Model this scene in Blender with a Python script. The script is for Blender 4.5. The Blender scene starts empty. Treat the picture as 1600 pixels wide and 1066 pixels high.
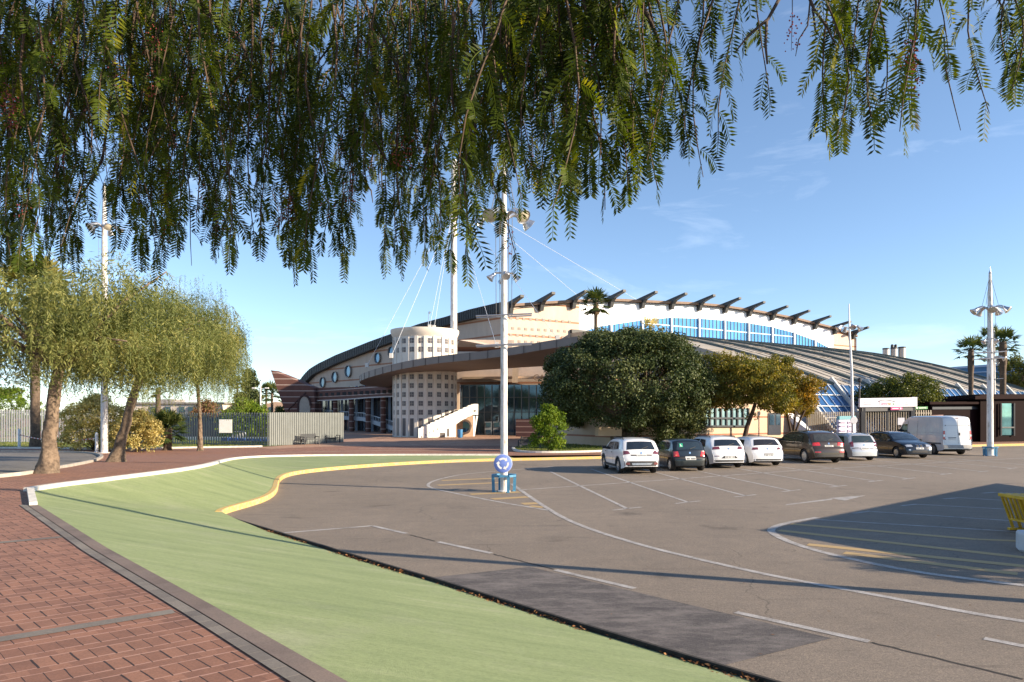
import bpy, bmesh, math, random
import numpy as np
from mathutils import Vector, Matrix
R = math.radians
S = bpy.context.scene
COL = S.collection

# ------------------------------------------------------------------ camera, sky, sun, exposure
CAMZ, HOR, F = 2.63, 648.0, 1067.0
cd = bpy.data.cameras.new('camera'); cam = bpy.data.objects.new('camera', cd); COL.objects.link(cam)
cam.location = (0, 0, CAMZ); cam.rotation_euler = (R(90), 0, 0)
cd.sensor_width = 36; cd.lens = 36 * F / 1600; cd.shift_y = (HOR - 533) / 1600
cd.clip_start = 0.05; cd.clip_end = 4000
S.camera = cam
SUN_EL = R(19.5); SH = Vector((0.948, -0.318, 0)).normalized()
sun_dir = Vector((SH.x * math.cos(SUN_EL), SH.y * math.cos(SUN_EL), math.sin(SUN_EL)))
w = bpy.data.worlds.new('World'); S.world = w; w.use_nodes = True
nt = w.node_tree
bg = nt.nodes['Background']
sky = nt.nodes.new('ShaderNodeTexSky'); sky.sky_type = 'NISHITA'; sky.sun_disc = False
sky.sun_elevation = SUN_EL; sky.sun_rotation = math.atan2(SH.x, SH.y)
sky.air_density = 1.0; sky.dust_density = 0.5; sky.ozone_density = 3.0; sky.altitude = 1800
# thin cirrus
tc = nt.nodes.new('ShaderNodeTexCoord'); mp = nt.nodes.new('ShaderNodeMapping')
mp.inputs['Scale'].default_value = (2.2, 2.2, 9.0); mp.inputs['Rotation'].default_value = (R(12), R(16), R(35))
nz = nt.nodes.new('ShaderNodeTexNoise'); nz.inputs['Scale'].default_value = 1.6; nz.inputs['Detail'].default_value = 7; nz.inputs['Roughness'].default_value = 0.62
nz.inputs['Distortion'].default_value = 0.5
rp = nt.nodes.new('ShaderNodeValToRGB'); rp.color_ramp.elements[0].position = 0.56; rp.color_ramp.elements[1].position = 0.85
rp.color_ramp.elements[0].color = (0, 0, 0, 1); rp.color_ramp.elements[1].color = (0.16, 0.16, 0.16, 1)
mx = nt.nodes.new('ShaderNodeMixRGB'); mx.inputs[2].default_value = (9.0, 9.4, 10.0, 1)
L_ = nt.links.new
L_(tc.outputs['Generated'], mp.inputs['Vector']); L_(mp.outputs['Vector'], nz.inputs['Vector']); L_(nz.outputs['Fac'], rp.inputs['Fac'])
L_(rp.outputs['Color'], mx.inputs[0]); hs = nt.nodes.new('ShaderNodeHueSaturation'); hs.inputs['Saturation'].default_value = 0.99; gm = nt.nodes.new('ShaderNodeGamma'); gm.inputs['Gamma'].default_value = 0.90; hs.inputs['Value'].default_value = 0.97; L_(sky.outputs['Color'], gm.inputs['Color']); L_(gm.outputs['Color'], hs.inputs['Color']); L_(hs.outputs['Color'], mx.inputs[1]); L_(mx.outputs['Color'], bg.inputs['Color'])
bg.inputs['Strength'].default_value = 0.13
sl = bpy.data.lights.new('sun', 'SUN'); sl.energy = 5.0; sl.angle = R(0.5); sl.color = (1.0, 0.83, 0.62)
so = bpy.data.objects.new('sun', sl); COL.objects.link(so); so.rotation_euler = sun_dir.to_track_quat('Z', 'Y').to_euler(); so.location = (60, -20, 60)
S.view_settings.view_transform = 'Standard'; S.view_settings.look = 'None'; S.view_settings.gamma = 1; S.view_settings.exposure = 1.15
S.view_settings.use_curve_mapping = False

# ------------------------------------------------------------------ coordinates
def zup(Y):                       # level of the upper pavement
    return 0.87 if Y <= 22 else (0.18 if Y >= 42 else 0.87 - (Y - 22) / 20 * 0.69)
def P(px, py, d): return Vector(((px - 800) / F * d, d, CAMZ + (HOR - py) / F * d))
def G(px, py, z=0.0):
    d = (CAMZ - z) * F / (py - HOR); return Vector(((px - 800) / F * d, d, z))
def U(px, py, dz=0.0):
    lo, hi = 1.0, 400.0
    for _ in range(60):
        m = (lo + hi) / 2
        if CAMZ - zup(m) - (py - HOR) / F * m > 0: lo = m
        else: hi = m
    return Vector(((px - 800) / F * lo, lo, zup(lo) + dz))

# ------------------------------------------------------------------ materials
MATS = {}
def nodes_of(m): return m.node_tree.nodes, m.node_tree.links
def mat(name, col, rough=0.7, metal=0.0, spec=0.5, var=0.0, vscale=3.0, bump=0.0, bscale=40.0, col2=None, coat=0.0, emit=None, ramp=(0.35, 0.65), detail=6):
    if name in MATS: return MATS[name]
    m = bpy.data.materials.new(name); m.use_nodes = True; N, L = nodes_of(m); b = N['Principled BSDF']
    b.inputs['Base Color'].default_value = (*col, 1); b.inputs['Roughness'].default_value = rough; b.inputs['Metallic'].default_value = metal
    b.inputs['Specular IOR Level'].default_value = spec
    if coat: b.inputs['Coat Weight'].default_value = coat; b.inputs['Coat Roughness'].default_value = 0.05
    t = N.new('ShaderNodeTexCoord')
    if var or col2:
        n = N.new('ShaderNodeTexNoise'); n.inputs['Scale'].default_value = vscale; n.inputs['Detail'].default_value = detail; n.inputs['Roughness'].default_value = 0.65
        L.new(t.outputs['Object'], n.inputs['Vector'])
        r = N.new('ShaderNodeValToRGB'); r.color_ramp.elements[0].position = ramp[0]; r.color_ramp.elements[1].position = ramp[1]
        c2 = col2 if col2 else tuple(min(1, c * (1 + var)) for c in col); c1 = col if col2 else tuple(c * (1 - var) for c in col)
        r.color_ramp.elements[0].color = (*c1, 1); r.color_ramp.elements[1].color = (*c2, 1)
        L.new(n.outputs['Fac'], r.inputs['Fac']); L.new(r.outputs['Color'], b.inputs['Base Color'])
    if bump:
        n2 = N.new('ShaderNodeTexNoise'); n2.inputs['Scale'].default_value = bscale; n2.inputs['Detail'].default_value = 4
        L.new(t.outputs['Object'], n2.inputs['Vector'])
        bp = N.new('ShaderNodeBump'); bp.inputs['Strength'].default_value = bump; bp.inputs['Distance'].default_value = 0.02
        L.new(n2.outputs['Fac'], bp.inputs['Height']); L.new(bp.outputs['Normal'], b.inputs['Normal'])
    MATS[name] = m; return m

def noise(N, L, vec, scale, detail=5, rough=0.6):
    n = N.new('ShaderNodeTexNoise'); n.inputs['Scale'].default_value = scale; n.inputs['Detail'].default_value = detail; n.inputs['Roughness'].default_value = rough
    L.new(vec, n.inputs['Vector']); return n.outputs['Fac']
def ramp(N, L, fac, stops):
    r = N.new('ShaderNodeValToRGB'); e = r.color_ramp.elements
    while len(e) < len(stops): e.new(0.5)
    for i, (p, c) in enumerate(stops): e[i].position = p; e[i].color = (*c, 1) if len(c) == 3 else c
    L.new(fac, r.inputs['Fac']); return r.outputs['Color']
def math_(N, L, op, a, b=None):
    n = N.new('ShaderNodeMath'); n.operation = op
    for i, v in enumerate((a, b)):
        if v is None: continue
        if isinstance(v, (int, float)): n.inputs[i].default_value = v
        else: L.new(v, n.inputs[i])
    return n.outputs[0]
def mixc(N, L, f, a, b, mode='MIX'):
    n = N.new('ShaderNodeMixRGB'); n.blend_type = mode
    for i, v in enumerate((f, a, b)):
        if isinstance(v, (int, float)): n.inputs[i].default_value = v
        elif isinstance(v, tuple): n.inputs[i].default_value = (*v, 1)
        else: L.new(v, n.inputs[i])
    return n.outputs[0]
def newmat(name, rough=0.85):
    m = bpy.data.materials.new(name); m.use_nodes = True; N, L = nodes_of(m); b = N['Principled BSDF']; b.inputs['Roughness'].default_value = rough
    t = N.new('ShaderNodeTexCoord'); MATS[name] = m
    return m, N, L, b, t.outputs['Object']
def bumpn(N, L, b, h, strength, dist=0.01):
    bp = N.new('ShaderNodeBump'); bp.inputs['Strength'].default_value = strength; bp.inputs['Distance'].default_value = dist
    L.new(h, bp.inputs['Height']); L.new(bp.outputs['Normal'], b.inputs['Normal'])

def asphalt_mat(name, c, marks=True, scuff=0.0):
    m, N, L, b, v = newmat(name, 0.9)
    big = ramp(N, L, noise(N, L, v, 0.16, 7, 0.6), [(0.3, tuple(x * 0.84 for x in c)), (0.5, c), (0.7, tuple(x * 1.14 for x in c))])
    med = ramp(N, L, noise(N, L, v, 2.2, 7, 0.75), [(0.3, (0.86, 0.86, 0.87)), (0.7, (1.10, 1.09, 1.07))])
    fine = ramp(N, L, noise(N, L, v, 50, 4, 0.85), [(0.28, (0.42, 0.42, 0.43)), (0.5, (0.98, 0.98, 0.98)), (0.72, (1.75, 1.70, 1.60))])
    grit = ramp(N, L, noise(N, L, v, 17, 5, 0.9), [(0.30, (0.66, 0.66, 0.67)), (0.5, (1, 1, 1)), (0.70, (1.36, 1.34, 1.30))])
    col = mixc(N, L, 1.0, mixc(N, L, 1.0, mixc(N, L, 1.0, big, med, 'MULTIPLY'), fine, 'MULTIPLY'), grit, 'MULTIPLY')
    if marks:
        for rot, sc, thr, dk in ((0.35, (0.22, 3.2, 1), 0.57, 0.74), (-0.25, (0.3, 5.0, 1), 0.60, 0.66), (1.2, (0.5, 6.0, 1), 0.63, 0.62)):
            mpn = N.new('ShaderNodeMapping'); mpn.inputs['Scale'].default_value = sc; mpn.inputs['Rotation'].default_value = (0, 0, rot); L.new(v, mpn.inputs['Vector'])
            st = ramp(N, L, noise(N, L, mpn.outputs['Vector'], 1.1, 7, 0.72), [(thr, (1, 1, 1)), (thr + 0.10, (dk, dk, dk * 1.02))])
            col = mixc(N, L, 1.0, col, st, 'MULTIPLY')
        vo = N.new('ShaderNodeTexVoronoi'); vo.inputs['Scale'].default_value = 0.5; vo.inputs['Randomness'].default_value = 1
        wv = N.new('ShaderNodeVectorMath'); wv.operation = 'ADD'; nn_ = N.new('ShaderNodeTexNoise'); nn_.inputs['Scale'].default_value = 2.5; L.new(v, nn_.inputs['Vector']); L.new(v, wv.inputs[0]); L.new(nn_.outputs['Color'], wv.inputs[1]); L.new(wv.outputs[0], vo.inputs['Vector'])
        oil = ramp(N, L, vo.outputs['Distance'], [(0.06, (0.55, 0.55, 0.56)), (0.24, (1, 1, 1))])
        msk = ramp(N, L, noise(N, L, v, 0.5, 4), [(0.46, (0, 0, 0)), (0.56, (1, 1, 1))])
        col = mixc(N, L, msk, col, mixc(N, L, 1.0, col, oil, 'MULTIPLY'))
        vc = N.new('ShaderNodeTexVoronoi'); vc.feature = 'DISTANCE_TO_EDGE'; vc.inputs['Scale'].default_value = 0.19
        w2 = N.new('ShaderNodeVectorMath'); w2.operation = 'ADD'; n3 = N.new('ShaderNodeTexNoise'); n3.inputs['Scale'].default_value = 0.9; n3.inputs['Detail'].default_value = 8; L.new(v, n3.inputs['Vector']); L.new(v, w2.inputs[0]); L.new(n3.outputs['Color'], w2.inputs[1]); L.new(w2.outputs[0], vc.inputs['Vector'])
        ck = math_(N, L, 'MULTIPLY', math_(N, L, 'LESS_THAN', vc.outputs['Distance'], 0.0022), math_(N, L, 'GREATER_THAN', noise(N, L, v, 0.35, 3), 0.5))
        col = mixc(N, L, math_(N, L, 'MULTIPLY', ck, 0.45), col, (0.05, 0.045, 0.04))
    if scuff:
        mpn = N.new('ShaderNodeMapping'); mpn.inputs['Scale'].default_value = (0.8, 1.7, 1); mpn.inputs['Rotation'].default_value = (0, 0, -0.25); L.new(v, mpn.inputs['Vector'])
        sc_ = ramp(N, L, noise(N, L, mpn.outputs['Vector'], 1.5, 8, 0.78), [(0.44, (0, 0, 0)), (0.62, (scuff, scuff, scuff))]); col = mixc(N, L, sc_, col, (0.24, 0.21, 0.19))
    L.new(col, b.inputs['Base Color'])
    bumpn(N, L, b, noise(N, L, v, 70, 3, 0.8), 0.6, 0.012)
    return m
M_asphalt = asphalt_mat('asphalt', (0.205, 0.168, 0.133))
M_patch = asphalt_mat('asphalt_patch', (0.078, 0.069, 0.067), True, 0.6)
M_road = asphalt_mat('road_asphalt', (0.16, 0.15, 0.14))
def paint_mat(name, c, wear=(0.34, 0.56)):
    m, N, L, b, v = newmat(name, 0.75)
    w_ = mixc(N, L, 0.45, noise(N, L, v, 30, 6, 0.75), noise(N, L, v, 3.0, 4))
    L.new(ramp(N, L, w_, [(wear[0], (0.165, 0.145, 0.127)), (wear[1], c)]), b.inputs['Base Color']); return m
M_wpaint = paint_mat('white_road_paint', (0.50, 0.475, 0.45), (0.36, 0.62))
M_ypaint = paint_mat('yellow_road_paint', (0.42, 0.29, 0.13), (0.26, 0.44))

def green_mat():
    m, N, L, b, v = newmat('green_paint', 0.88)
    mpn = N.new('ShaderNodeMapping'); mpn.inputs['Scale'].default_value = (0.30, 1.9, 1); mpn.inputs['Rotation'].default_value = (0, 0, 0.18); L.new(v, mpn.inputs['Vector'])
    c = ramp(N, L, noise(N, L, mpn.outputs['Vector'], 1.2, 9, 0.78), [(0.26, (0.140, 0.185, 0.088)), (0.42, (0.195, 0.245, 0.105)), (0.56, (0.235, 0.285, 0.128)), (0.74, (0.33, 0.335, 0.215))])
    worn = ramp(N, L, noise(N, L, v, 0.5, 8, 0.75), [(0.52, (0, 0, 0)), (0.74, (0.42, 0.42, 0.42))]); c = mixc(N, L, worn, c, (0.33, 0.33, 0.24))
    mp2 = N.new('ShaderNodeMapping'); mp2.inputs['Scale'].default_value = (1.2, 6.5, 1); mp2.inputs['Rotation'].default_value = (0, 0, 0.1); L.new(v, mp2.inputs['Vector'])
    sk = ramp(N, L, noise(N, L, mp2.outputs['Vector'], 1.6, 8, 0.8), [(0.60, (1, 1, 1)), (0.72, (0.66, 0.68, 0.62))]); c = mixc(N, L, 1.0, c, sk, 'MULTIPLY')
    f = ramp(N, L, noise(N, L, v, 22, 6, 0.9), [(0.28, (0.66, 0.68, 0.64)), (0.5, (1.04, 1.04, 1.04)), (0.72, (1.28, 1.26, 1.26))])
    c = mixc(N, L, 1.0, c, f, 'MULTIPLY')
    d = ramp(N, L, noise(N, L, v, 26, 5, 0.85), [(0.64, (1, 1, 1)), (0.71, (0.34, 0.33, 0.26))])
    dm = ramp(N, L, noise(N, L, v, 0.9, 5, 0.7), [(0.44, (0, 0, 0)), (0.62, (1, 1, 1))]); c = mixc(N, L, dm, c, mixc(N, L, 1.0, c, d, 'MULTIPLY'))
    L.new(c, b.inputs['Base Color']); bumpn(N, L, b, noise(N, L, v, 55, 4, 0.85), 0.6, 0.012); return m
M_green = green_mat()

BR_ANG = math.atan2(0.78, 1.0)
def brick_mat(name, c1, c2, lightj, darkj, bw=0.118, bh=0.36, dash=0.66, dw=0.085, lw=0.05, bump=0.6):
    m, N, L, b, v = newmat(name, 0.85)
    sp = N.new('ShaderNodeSeparateXYZ'); L.new(v, sp.inputs[0]); ax, ay = math.cos(R(46.6)), math.sin(R(46.6))
    U_ = math_(N, L, 'ADD', math_(N, L, 'MULTIPLY', sp.outputs[0], ax), math_(N, L, 'MULTIPLY', sp.outputs[1], ay)); V_ = math_(N, L, 'SUBTRACT', math_(N, L, 'MULTIPLY', sp.outputs[1], math.cos(BR_ANG)), math_(N, L, 'MULTIPLY', sp.outputs[0], math.sin(BR_ANG)))
    wob = math_(N, L, 'MULTIPLY', math_(N, L, 'SUBTRACT', noise(N, L, v, 3.5, 3), 0.5), 0.022)
    wob2 = math_(N, L, 'MULTIPLY', math_(N, L, 'SUBTRACT', noise(N, L, v, 1.1, 3), 0.5), 0.03)
    uu = math_(N, L, 'DIVIDE', math_(N, L, 'ADD', U_, wob), bw); vv = math_(N, L, 'DIVIDE', math_(N, L, 'ADD', V_, wob2), bh)
    row = math_(N, L, 'FLOOR', vv); fu = math_(N, L, 'FRACT', uu); fv = math_(N, L, 'FRACT', vv)
    c0 = N.new('ShaderNodeCombineXYZ'); L.new(math_(N, L, 'FLOOR', uu), c0.inputs[0]); L.new(row, c0.inputs[1])
    w0 = N.new('ShaderNodeTexWhiteNoise'); L.new(c0.outputs[0], w0.inputs['Vector'])
    thr = math_(N, L, 'MULTIPLY', math_(N, L, 'ADD', math_(N, L, 'MULTIPLY', w0.outputs['Value'], 1.2), math_(N, L, 'SUBTRACT', noise(N, L, v, 14, 4), 0.15)), dw)
    isv = math_(N, L, 'MULTIPLY', math_(N, L, 'LESS_THAN', fu, thr), math_(N, L, 'LESS_THAN', fv, dash))
    f2 = math_(N, L, 'ABSOLUTE', math_(N, L, 'SUBTRACT', fv, dash)); lthr = math_(N, L, 'MULTIPLY', noise(N, L, v, 2.3, 4), lw * 2)
    ish = math_(N, L, 'MAXIMUM', math_(N, L, 'LESS_THAN', fv, lthr), math_(N, L, 'LESS_THAN', f2, math_(N, L, 'MULTIPLY', lthr, 0.5)))
    part = math_(N, L, 'GREATER_THAN', fv, dash)
    cmb = N.new('ShaderNodeCombineXYZ'); L.new(math_(N, L, 'FLOOR', math_(N, L, 'ADD', uu, math_(N, L, 'MULTIPLY', part, 0.5))), cmb.inputs[0]); L.new(math_(N, L, 'ADD', row, math_(N, L, 'MULTIPLY', part, 0.5)), cmb.inputs[1])
    wn = N.new('ShaderNodeTexWhiteNoise'); L.new(cmb.outputs[0], wn.inputs['Vector'])
    base = ramp(N, L, wn.outputs['Value'], [(0.0, c1), (1.0, c2)])
    dirt = ramp(N, L, noise(N, L, v, 1.3, 7, 0.72), [(0.28, (0.66, 0.66, 0.68)), (0.5, (1, 1, 1)), (0.72, (1.2, 1.16, 1.12))])
    fine = ramp(N, L, noise(N, L, v, 60, 3, 0.8), [(0.3, (0.8, 0.8, 0.8)), (0.7, (1.2, 1.2, 1.2))])
    stn = ramp(N, L, noise(N, L, v, 5.5, 6, 0.8), [(0.66, (1, 1, 1)), (0.74, (0.55, 0.55, 0.57))])
    base = mixc(N, L, 1.0, mixc(N, L, 1.0, mixc(N, L, 1.0, base, dirt, 'MULTIPLY'), fine, 'MULTIPLY'), stn, 'MULTIPLY')
    col = mixc(N, L, math_(N, L, 'MULTIPLY', ish, 0.8), base, lightj); col = mixc(N, L, isv, col, darkj)
    L.new(col, b.inputs['Base Color'])
    hgt = math_(N, L, 'SUBTRACT', 1.0, math_(N, L, 'MAXIMUM', isv, math_(N, L, 'MULTIPLY', ish, 0.4)))
    if bump: bumpn(N, L, b, hgt, bump, 0.012)
    return m
M_brickfar = None
M_brick = brick_mat('red_brick_paving', (0.21, 0.098, 0.062), (0.285, 0.138, 0.086), (0.44, 0.25, 0.185), (0.03, 0.017, 0.015))
M_plaza = brick_mat('plaza_paving', (0.31, 0.175, 0.115), (0.42, 0.25, 0.17), (0.46, 0.32, 0.24), (0.2, 0.12, 0.09), 0.4, 0.8, bump=0)
M_border = brick_mat('grey_paver', (0.150, 0.130, 0.110), (0.205, 0.180, 0.150), (0.30, 0.25, 0.19), (0.04, 0.036, 0.034), 0.62, 0.205, 0.0, 0.0, 0.03)
M_border2 = brick_mat('brown_grey_paver', (0.160, 0.120, 0.098), (0.195, 0.150, 0.122), (0.19, 0.15, 0.12), (0.04, 0.036, 0.034), 0.62, 0.41, 0.0, 0.0, 0.02)
M_kerbw = mat('white_kerb_paint', (0.66, 0.62, 0.55), 0.8, var=0.16, vscale=6, bump=0.3, bscale=30)
M_kerby = mat('yellow_kerb_paint', (0.58, 0.39, 0.11), 0.85, vscale=7, bump=0.5, bscale=26, col2=(0.40, 0.34, 0.26), ramp=(0.46, 0.66), detail=9)
M_kerbg = mat('concrete_kerb', (0.36, 0.33, 0.29), 0.9, var=0.18, vscale=4, bump=0.3, bscale=30)
M_gutter = mat('dark_gutter', (0.028, 0.024, 0.021), 0.95, var=0.4, vscale=9)
M_earth = mat('earth', (0.14, 0.10, 0.06), 0.95, vscale=3, col2=(0.20, 0.15, 0.085), bump=0.6, bscale=20)
M_turf = mat('turf', (0.075, 0.115, 0.022), 0.95, vscale=2.2, col2=(0.19, 0.185, 0.06), bump=0.8, bscale=30)
M_ground = mat('ground_soil', (0.20, 0.165, 0.12), 0.95, var=0.2, vscale=0.3)

M_white = mat('white_paint', (0.78, 0.77, 0.75), 0.5, var=0.04, vscale=1.5)
def postmat():
    m, N, L, b, v = newmat('weathered_white_post', 0.55)
    mpn = N.new('ShaderNodeMapping'); mpn.inputs['Scale'].default_value = (6, 6, 1.2); L.new(v, mpn.inputs['Vector'])
    L.new(ramp(N, L, noise(N, L, mpn.outputs['Vector'], 1.6, 8, 0.72), [(0.50, (0.70, 0.68, 0.66)), (0.58, (0.50, 0.45, 0.40)), (0.68, (0.20, 0.14, 0.10))]), b.inputs['Base Color']); return m
M_post = postmat()
M_steel = mat('galvanised_steel', (0.55, 0.56, 0.58), 0.32, 0.85, var=0.12, vscale=6)
M_grey = mat('grey_paint', (0.20, 0.215, 0.205), 0.55, 0.2, var=0.07, vscale=1.5)
M_dark = mat('dark_metal', (0.032, 0.034, 0.038), 0.5, var=0.2, vscale=3)
M_darkroof = mat('dark_roof_metal', (0.030, 0.032, 0.033), 0.55, 0.1, var=0.25, vscale=1.2)
M_black = mat('black_rubber', (0.018, 0.018, 0.019), 0.8, var=0.2, vscale=10)
M_blueplastic = mat('blue_plastic', (0.02, 0.05, 0.38), 0.45, var=0.12, vscale=3)
M_bluepaint = mat('blue_steel_paint', (0.055, 0.21, 0.36), 0.55, var=0.22, vscale=8)
M_yellow = mat('yellow_plastic', (0.62, 0.37, 0.02), 0.45, var=0.14, vscale=6)
M_glassblue = mat('blue_reflective_glass', (0.11, 0.33, 0.62), 0.06, 0.55, spec=0.8, var=0.22, vscale=0.18)
M_skirt = mat('slate_blue_glass', (0.05, 0.15, 0.33), 0.12, 0.45, spec=0.7, var=0.3, vscale=0.25)
M_port = mat('porthole_glass', (0.07, 0.16, 0.26), 0.08, 0.4, spec=0.7, var=0.3, vscale=0.4)
M_glassdark = mat('dark_reflective_glass', (0.055, 0.11, 0.17), 0.04, 0.62, spec=0.8, var=0.3, vscale=0.2)
M_carglass = mat('car_glass', (0.012, 0.016, 0.02), 0.04, 0.0, spec=0.9, var=0.1, vscale=2, coat=0.5)
M_mullion = mat('dark_window_frame', (0.03, 0.036, 0.045), 0.4, 0.3, var=0.1, vscale=3)

def striped(name, base, line, period, frac, phase=0.0, var=0.10, line2=None):
    """horizontal courses: a thin joint every period metres of height"""
    m, N, L, b, v = newmat(name, 0.85)
    g = N.new('ShaderNodeNewGeometry'); sp = N.new('ShaderNodeSeparateXYZ'); L.new(g.outputs['Position'], sp.inputs[0])
    f = math_(N, L, 'FRACT', math_(N, L, 'DIVIDE', math_(N, L, 'ADD', sp.outputs[2], phase), period))
    isl = math_(N, L, 'LESS_THAN', f, frac)
    mpn = N.new('ShaderNodeMapping'); mpn.inputs['Scale'].default_value = (1, 1, 0.25); L.new(g.outputs['Position'], mpn.inputs['Vector'])
    bc = ramp(N, L, noise(N, L, mpn.outputs['Vector'], 0.9, 7, 0.7), [(0.3, tuple(x * (1 - var) for x in base)), (0.7, tuple(min(1, x * (1 + var)) for x in base))])
    L.new(mixc(N, L, isl, bc, line), b.inputs['Base Color']); return m
M_tan = striped('tan_striped_cladding', (0.54, 0.43, 0.345), (0.36, 0.17, 0.10), 2.25, 0.11, 0.4)
M_tan2 = striped('tan_base_cladding', (0.56, 0.42, 0.30), (0.34, 0.15, 0.09), 1.45, 0.10, 0.55)
M_brickwall = striped('maroon_brick_wall', (0.135, 0.060, 0.046), (0.48, 0.38, 0.33), 0.93, 0.115, 0.25, 0.14)
M_tower = mat('tower_render', (0.70, 0.64, 0.57), 0.75, var=0.07, vscale=0.8, bump=0.1)
M_towerrust = mat('stained_concrete', (0.62, 0.52, 0.42), 0.85, vscale=1.1, col2=(0.42, 0.27, 0.16), ramp=(0.45, 0.8))
M_hallwhite = mat('white_cladding', (0.78, 0.80, 0.83), 0.6, var=0.03, vscale=0.3)
M_canopy = mat('canopy_fascia', (0.23, 0.185, 0.16), 0.6, var=0.10, vscale=0.6)
M_soffit = mat('canopy_soffit', (0.20, 0.165, 0.14), 0.75, var=0.08, vscale=0.4)
def roofmat():
    m, N, L, b, v = newmat('seamed_roof_sheet', 0.6)
    bc = ramp(N, L, noise(N, L, v, 0.35, 7, 0.7), [(0.3, (0.32, 0.285, 0.235)), (0.7, (0.43, 0.385, 0.32))])
    L.new(bc, b.inputs['Base Color']); return m
M_roof = roofmat()
M_rib = mat('green_grey_rib', (0.11, 0.13, 0.115), 0.6, var=0.15, vscale=0.7)
M_kiosk = mat('oxblood_panels', (0.010, 0.0035, 0.004), 0.7, spec=0.06, var=0.15, vscale=0.8)
M_bark = mat('bark', (0.20, 0.145, 0.10), 0.95, vscale=7, col2=(0.085, 0.06, 0.042), bump=1.0, bscale=14, ramp=(0.42, 0.62))
M_barkdark = mat('dark_bark', (0.075, 0.05, 0.034), 0.95, var=0.3, vscale=7, bump=0.8, bscale=14)
M_palmtrunk = mat('palm_trunk', (0.16, 0.115, 0.08), 0.95, vscale=5, col2=(0.075, 0.052, 0.036), bump=1.0, bscale=10)

def leafmat(name, dark, mid, light, trans=0.3, rough=0.55):
    m = bpy.data.materials.new(name); m.use_nodes = True; N, L = nodes_of(m); b = N['Principled BSDF']; b.inputs['Roughness'].default_value = rough
    b.inputs['Specular IOR Level'].default_value = 0.18
    a = N.new('ShaderNodeAttribute'); a.attribute_name = 'rnd'
    c = ramp(N, L, a.outputs['Fac'], [(0.0, dark), (0.55, mid), (1.0, light)])
    L.new(c, b.inputs['Base Color'])
    t = N.new('ShaderNodeBsdfTranslucent'); L.new(mixc(N, L, 1.0, c, (1.5, 1.45, 0.45), 'MULTIPLY'), t.inputs['Color'])
    ms = N.new('ShaderNodeMixShader'); ms.inputs[0].default_value = trans
    L.new(b.outputs[0], ms.inputs[1]); L.new(t.outputs[0], ms.inputs[2]); L.new(ms.outputs[0], N['Material Output'].inputs['Surface'])
    MATS[name] = m; return m
ML_near = leafmat('pepper_leaflets', (0.014, 0.026, 0.004), (0.066, 0.096, 0.007), (0.36, 0.33, 0.026), 0.38, 0.55)
ML_pepper = leafmat('pepper_foliage', (0.060, 0.080, 0.026), (0.150, 0.172, 0.055), (0.30, 0.285, 0.10), 0.33)
ML_ficus = leafmat('dark_glossy_leaves', (0.022, 0.036, 0.013), (0.058, 0.080, 0.026), (0.190, 0.205, 0.085), 0.14, 0.52)
ML_gold = leafmat('autumn_leaves', (0.070, 0.085, 0.018), (0.150, 0.145, 0.032), (0.36, 0.26, 0.045), 0.30)
ML_gold2 = leafmat('orange_autumn_leaves', (0.085, 0.085, 0.018), (0.20, 0.15, 0.028), (0.48, 0.25, 0.035), 0.30)
ML_olive = leafmat('olive_green_leaves', (0.045, 0.062, 0.016), (0.085, 0.105, 0.024), (0.18, 0.18, 0.045), 0.28)
ML_bright = leafmat('bright_green_leaves', (0.045, 0.085, 0.010), (0.115, 0.185, 0.018), (0.25, 0.32, 0.035), 0.30)
ML_cream = leafmat('variegated_leaves', (0.28, 0.25, 0.075), (0.55, 0.46, 0.18), (0.72, 0.60, 0.30), 0.3)
ML_palm = leafmat('palm_leaves', (0.026, 0.048, 0.016), (0.060, 0.090, 0.026), (0.16, 0.165, 0.050), 0.22)
ML_grass = leafmat('grass_blades', (0.075, 0.11, 0.022), (0.135, 0.175, 0.035), (0.27, 0.25, 0.08), 0.25, 0.8)
ML_litter = leafmat('dry_leaves', (0.09, 0.035, 0.016), (0.17, 0.075, 0.03), (0.30, 0.16, 0.07), 0.05, 0.9)
M_berry = mat('pink_berries', (0.26, 0.045, 0.045), 0.6, var=0.3, vscale=20)

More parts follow.
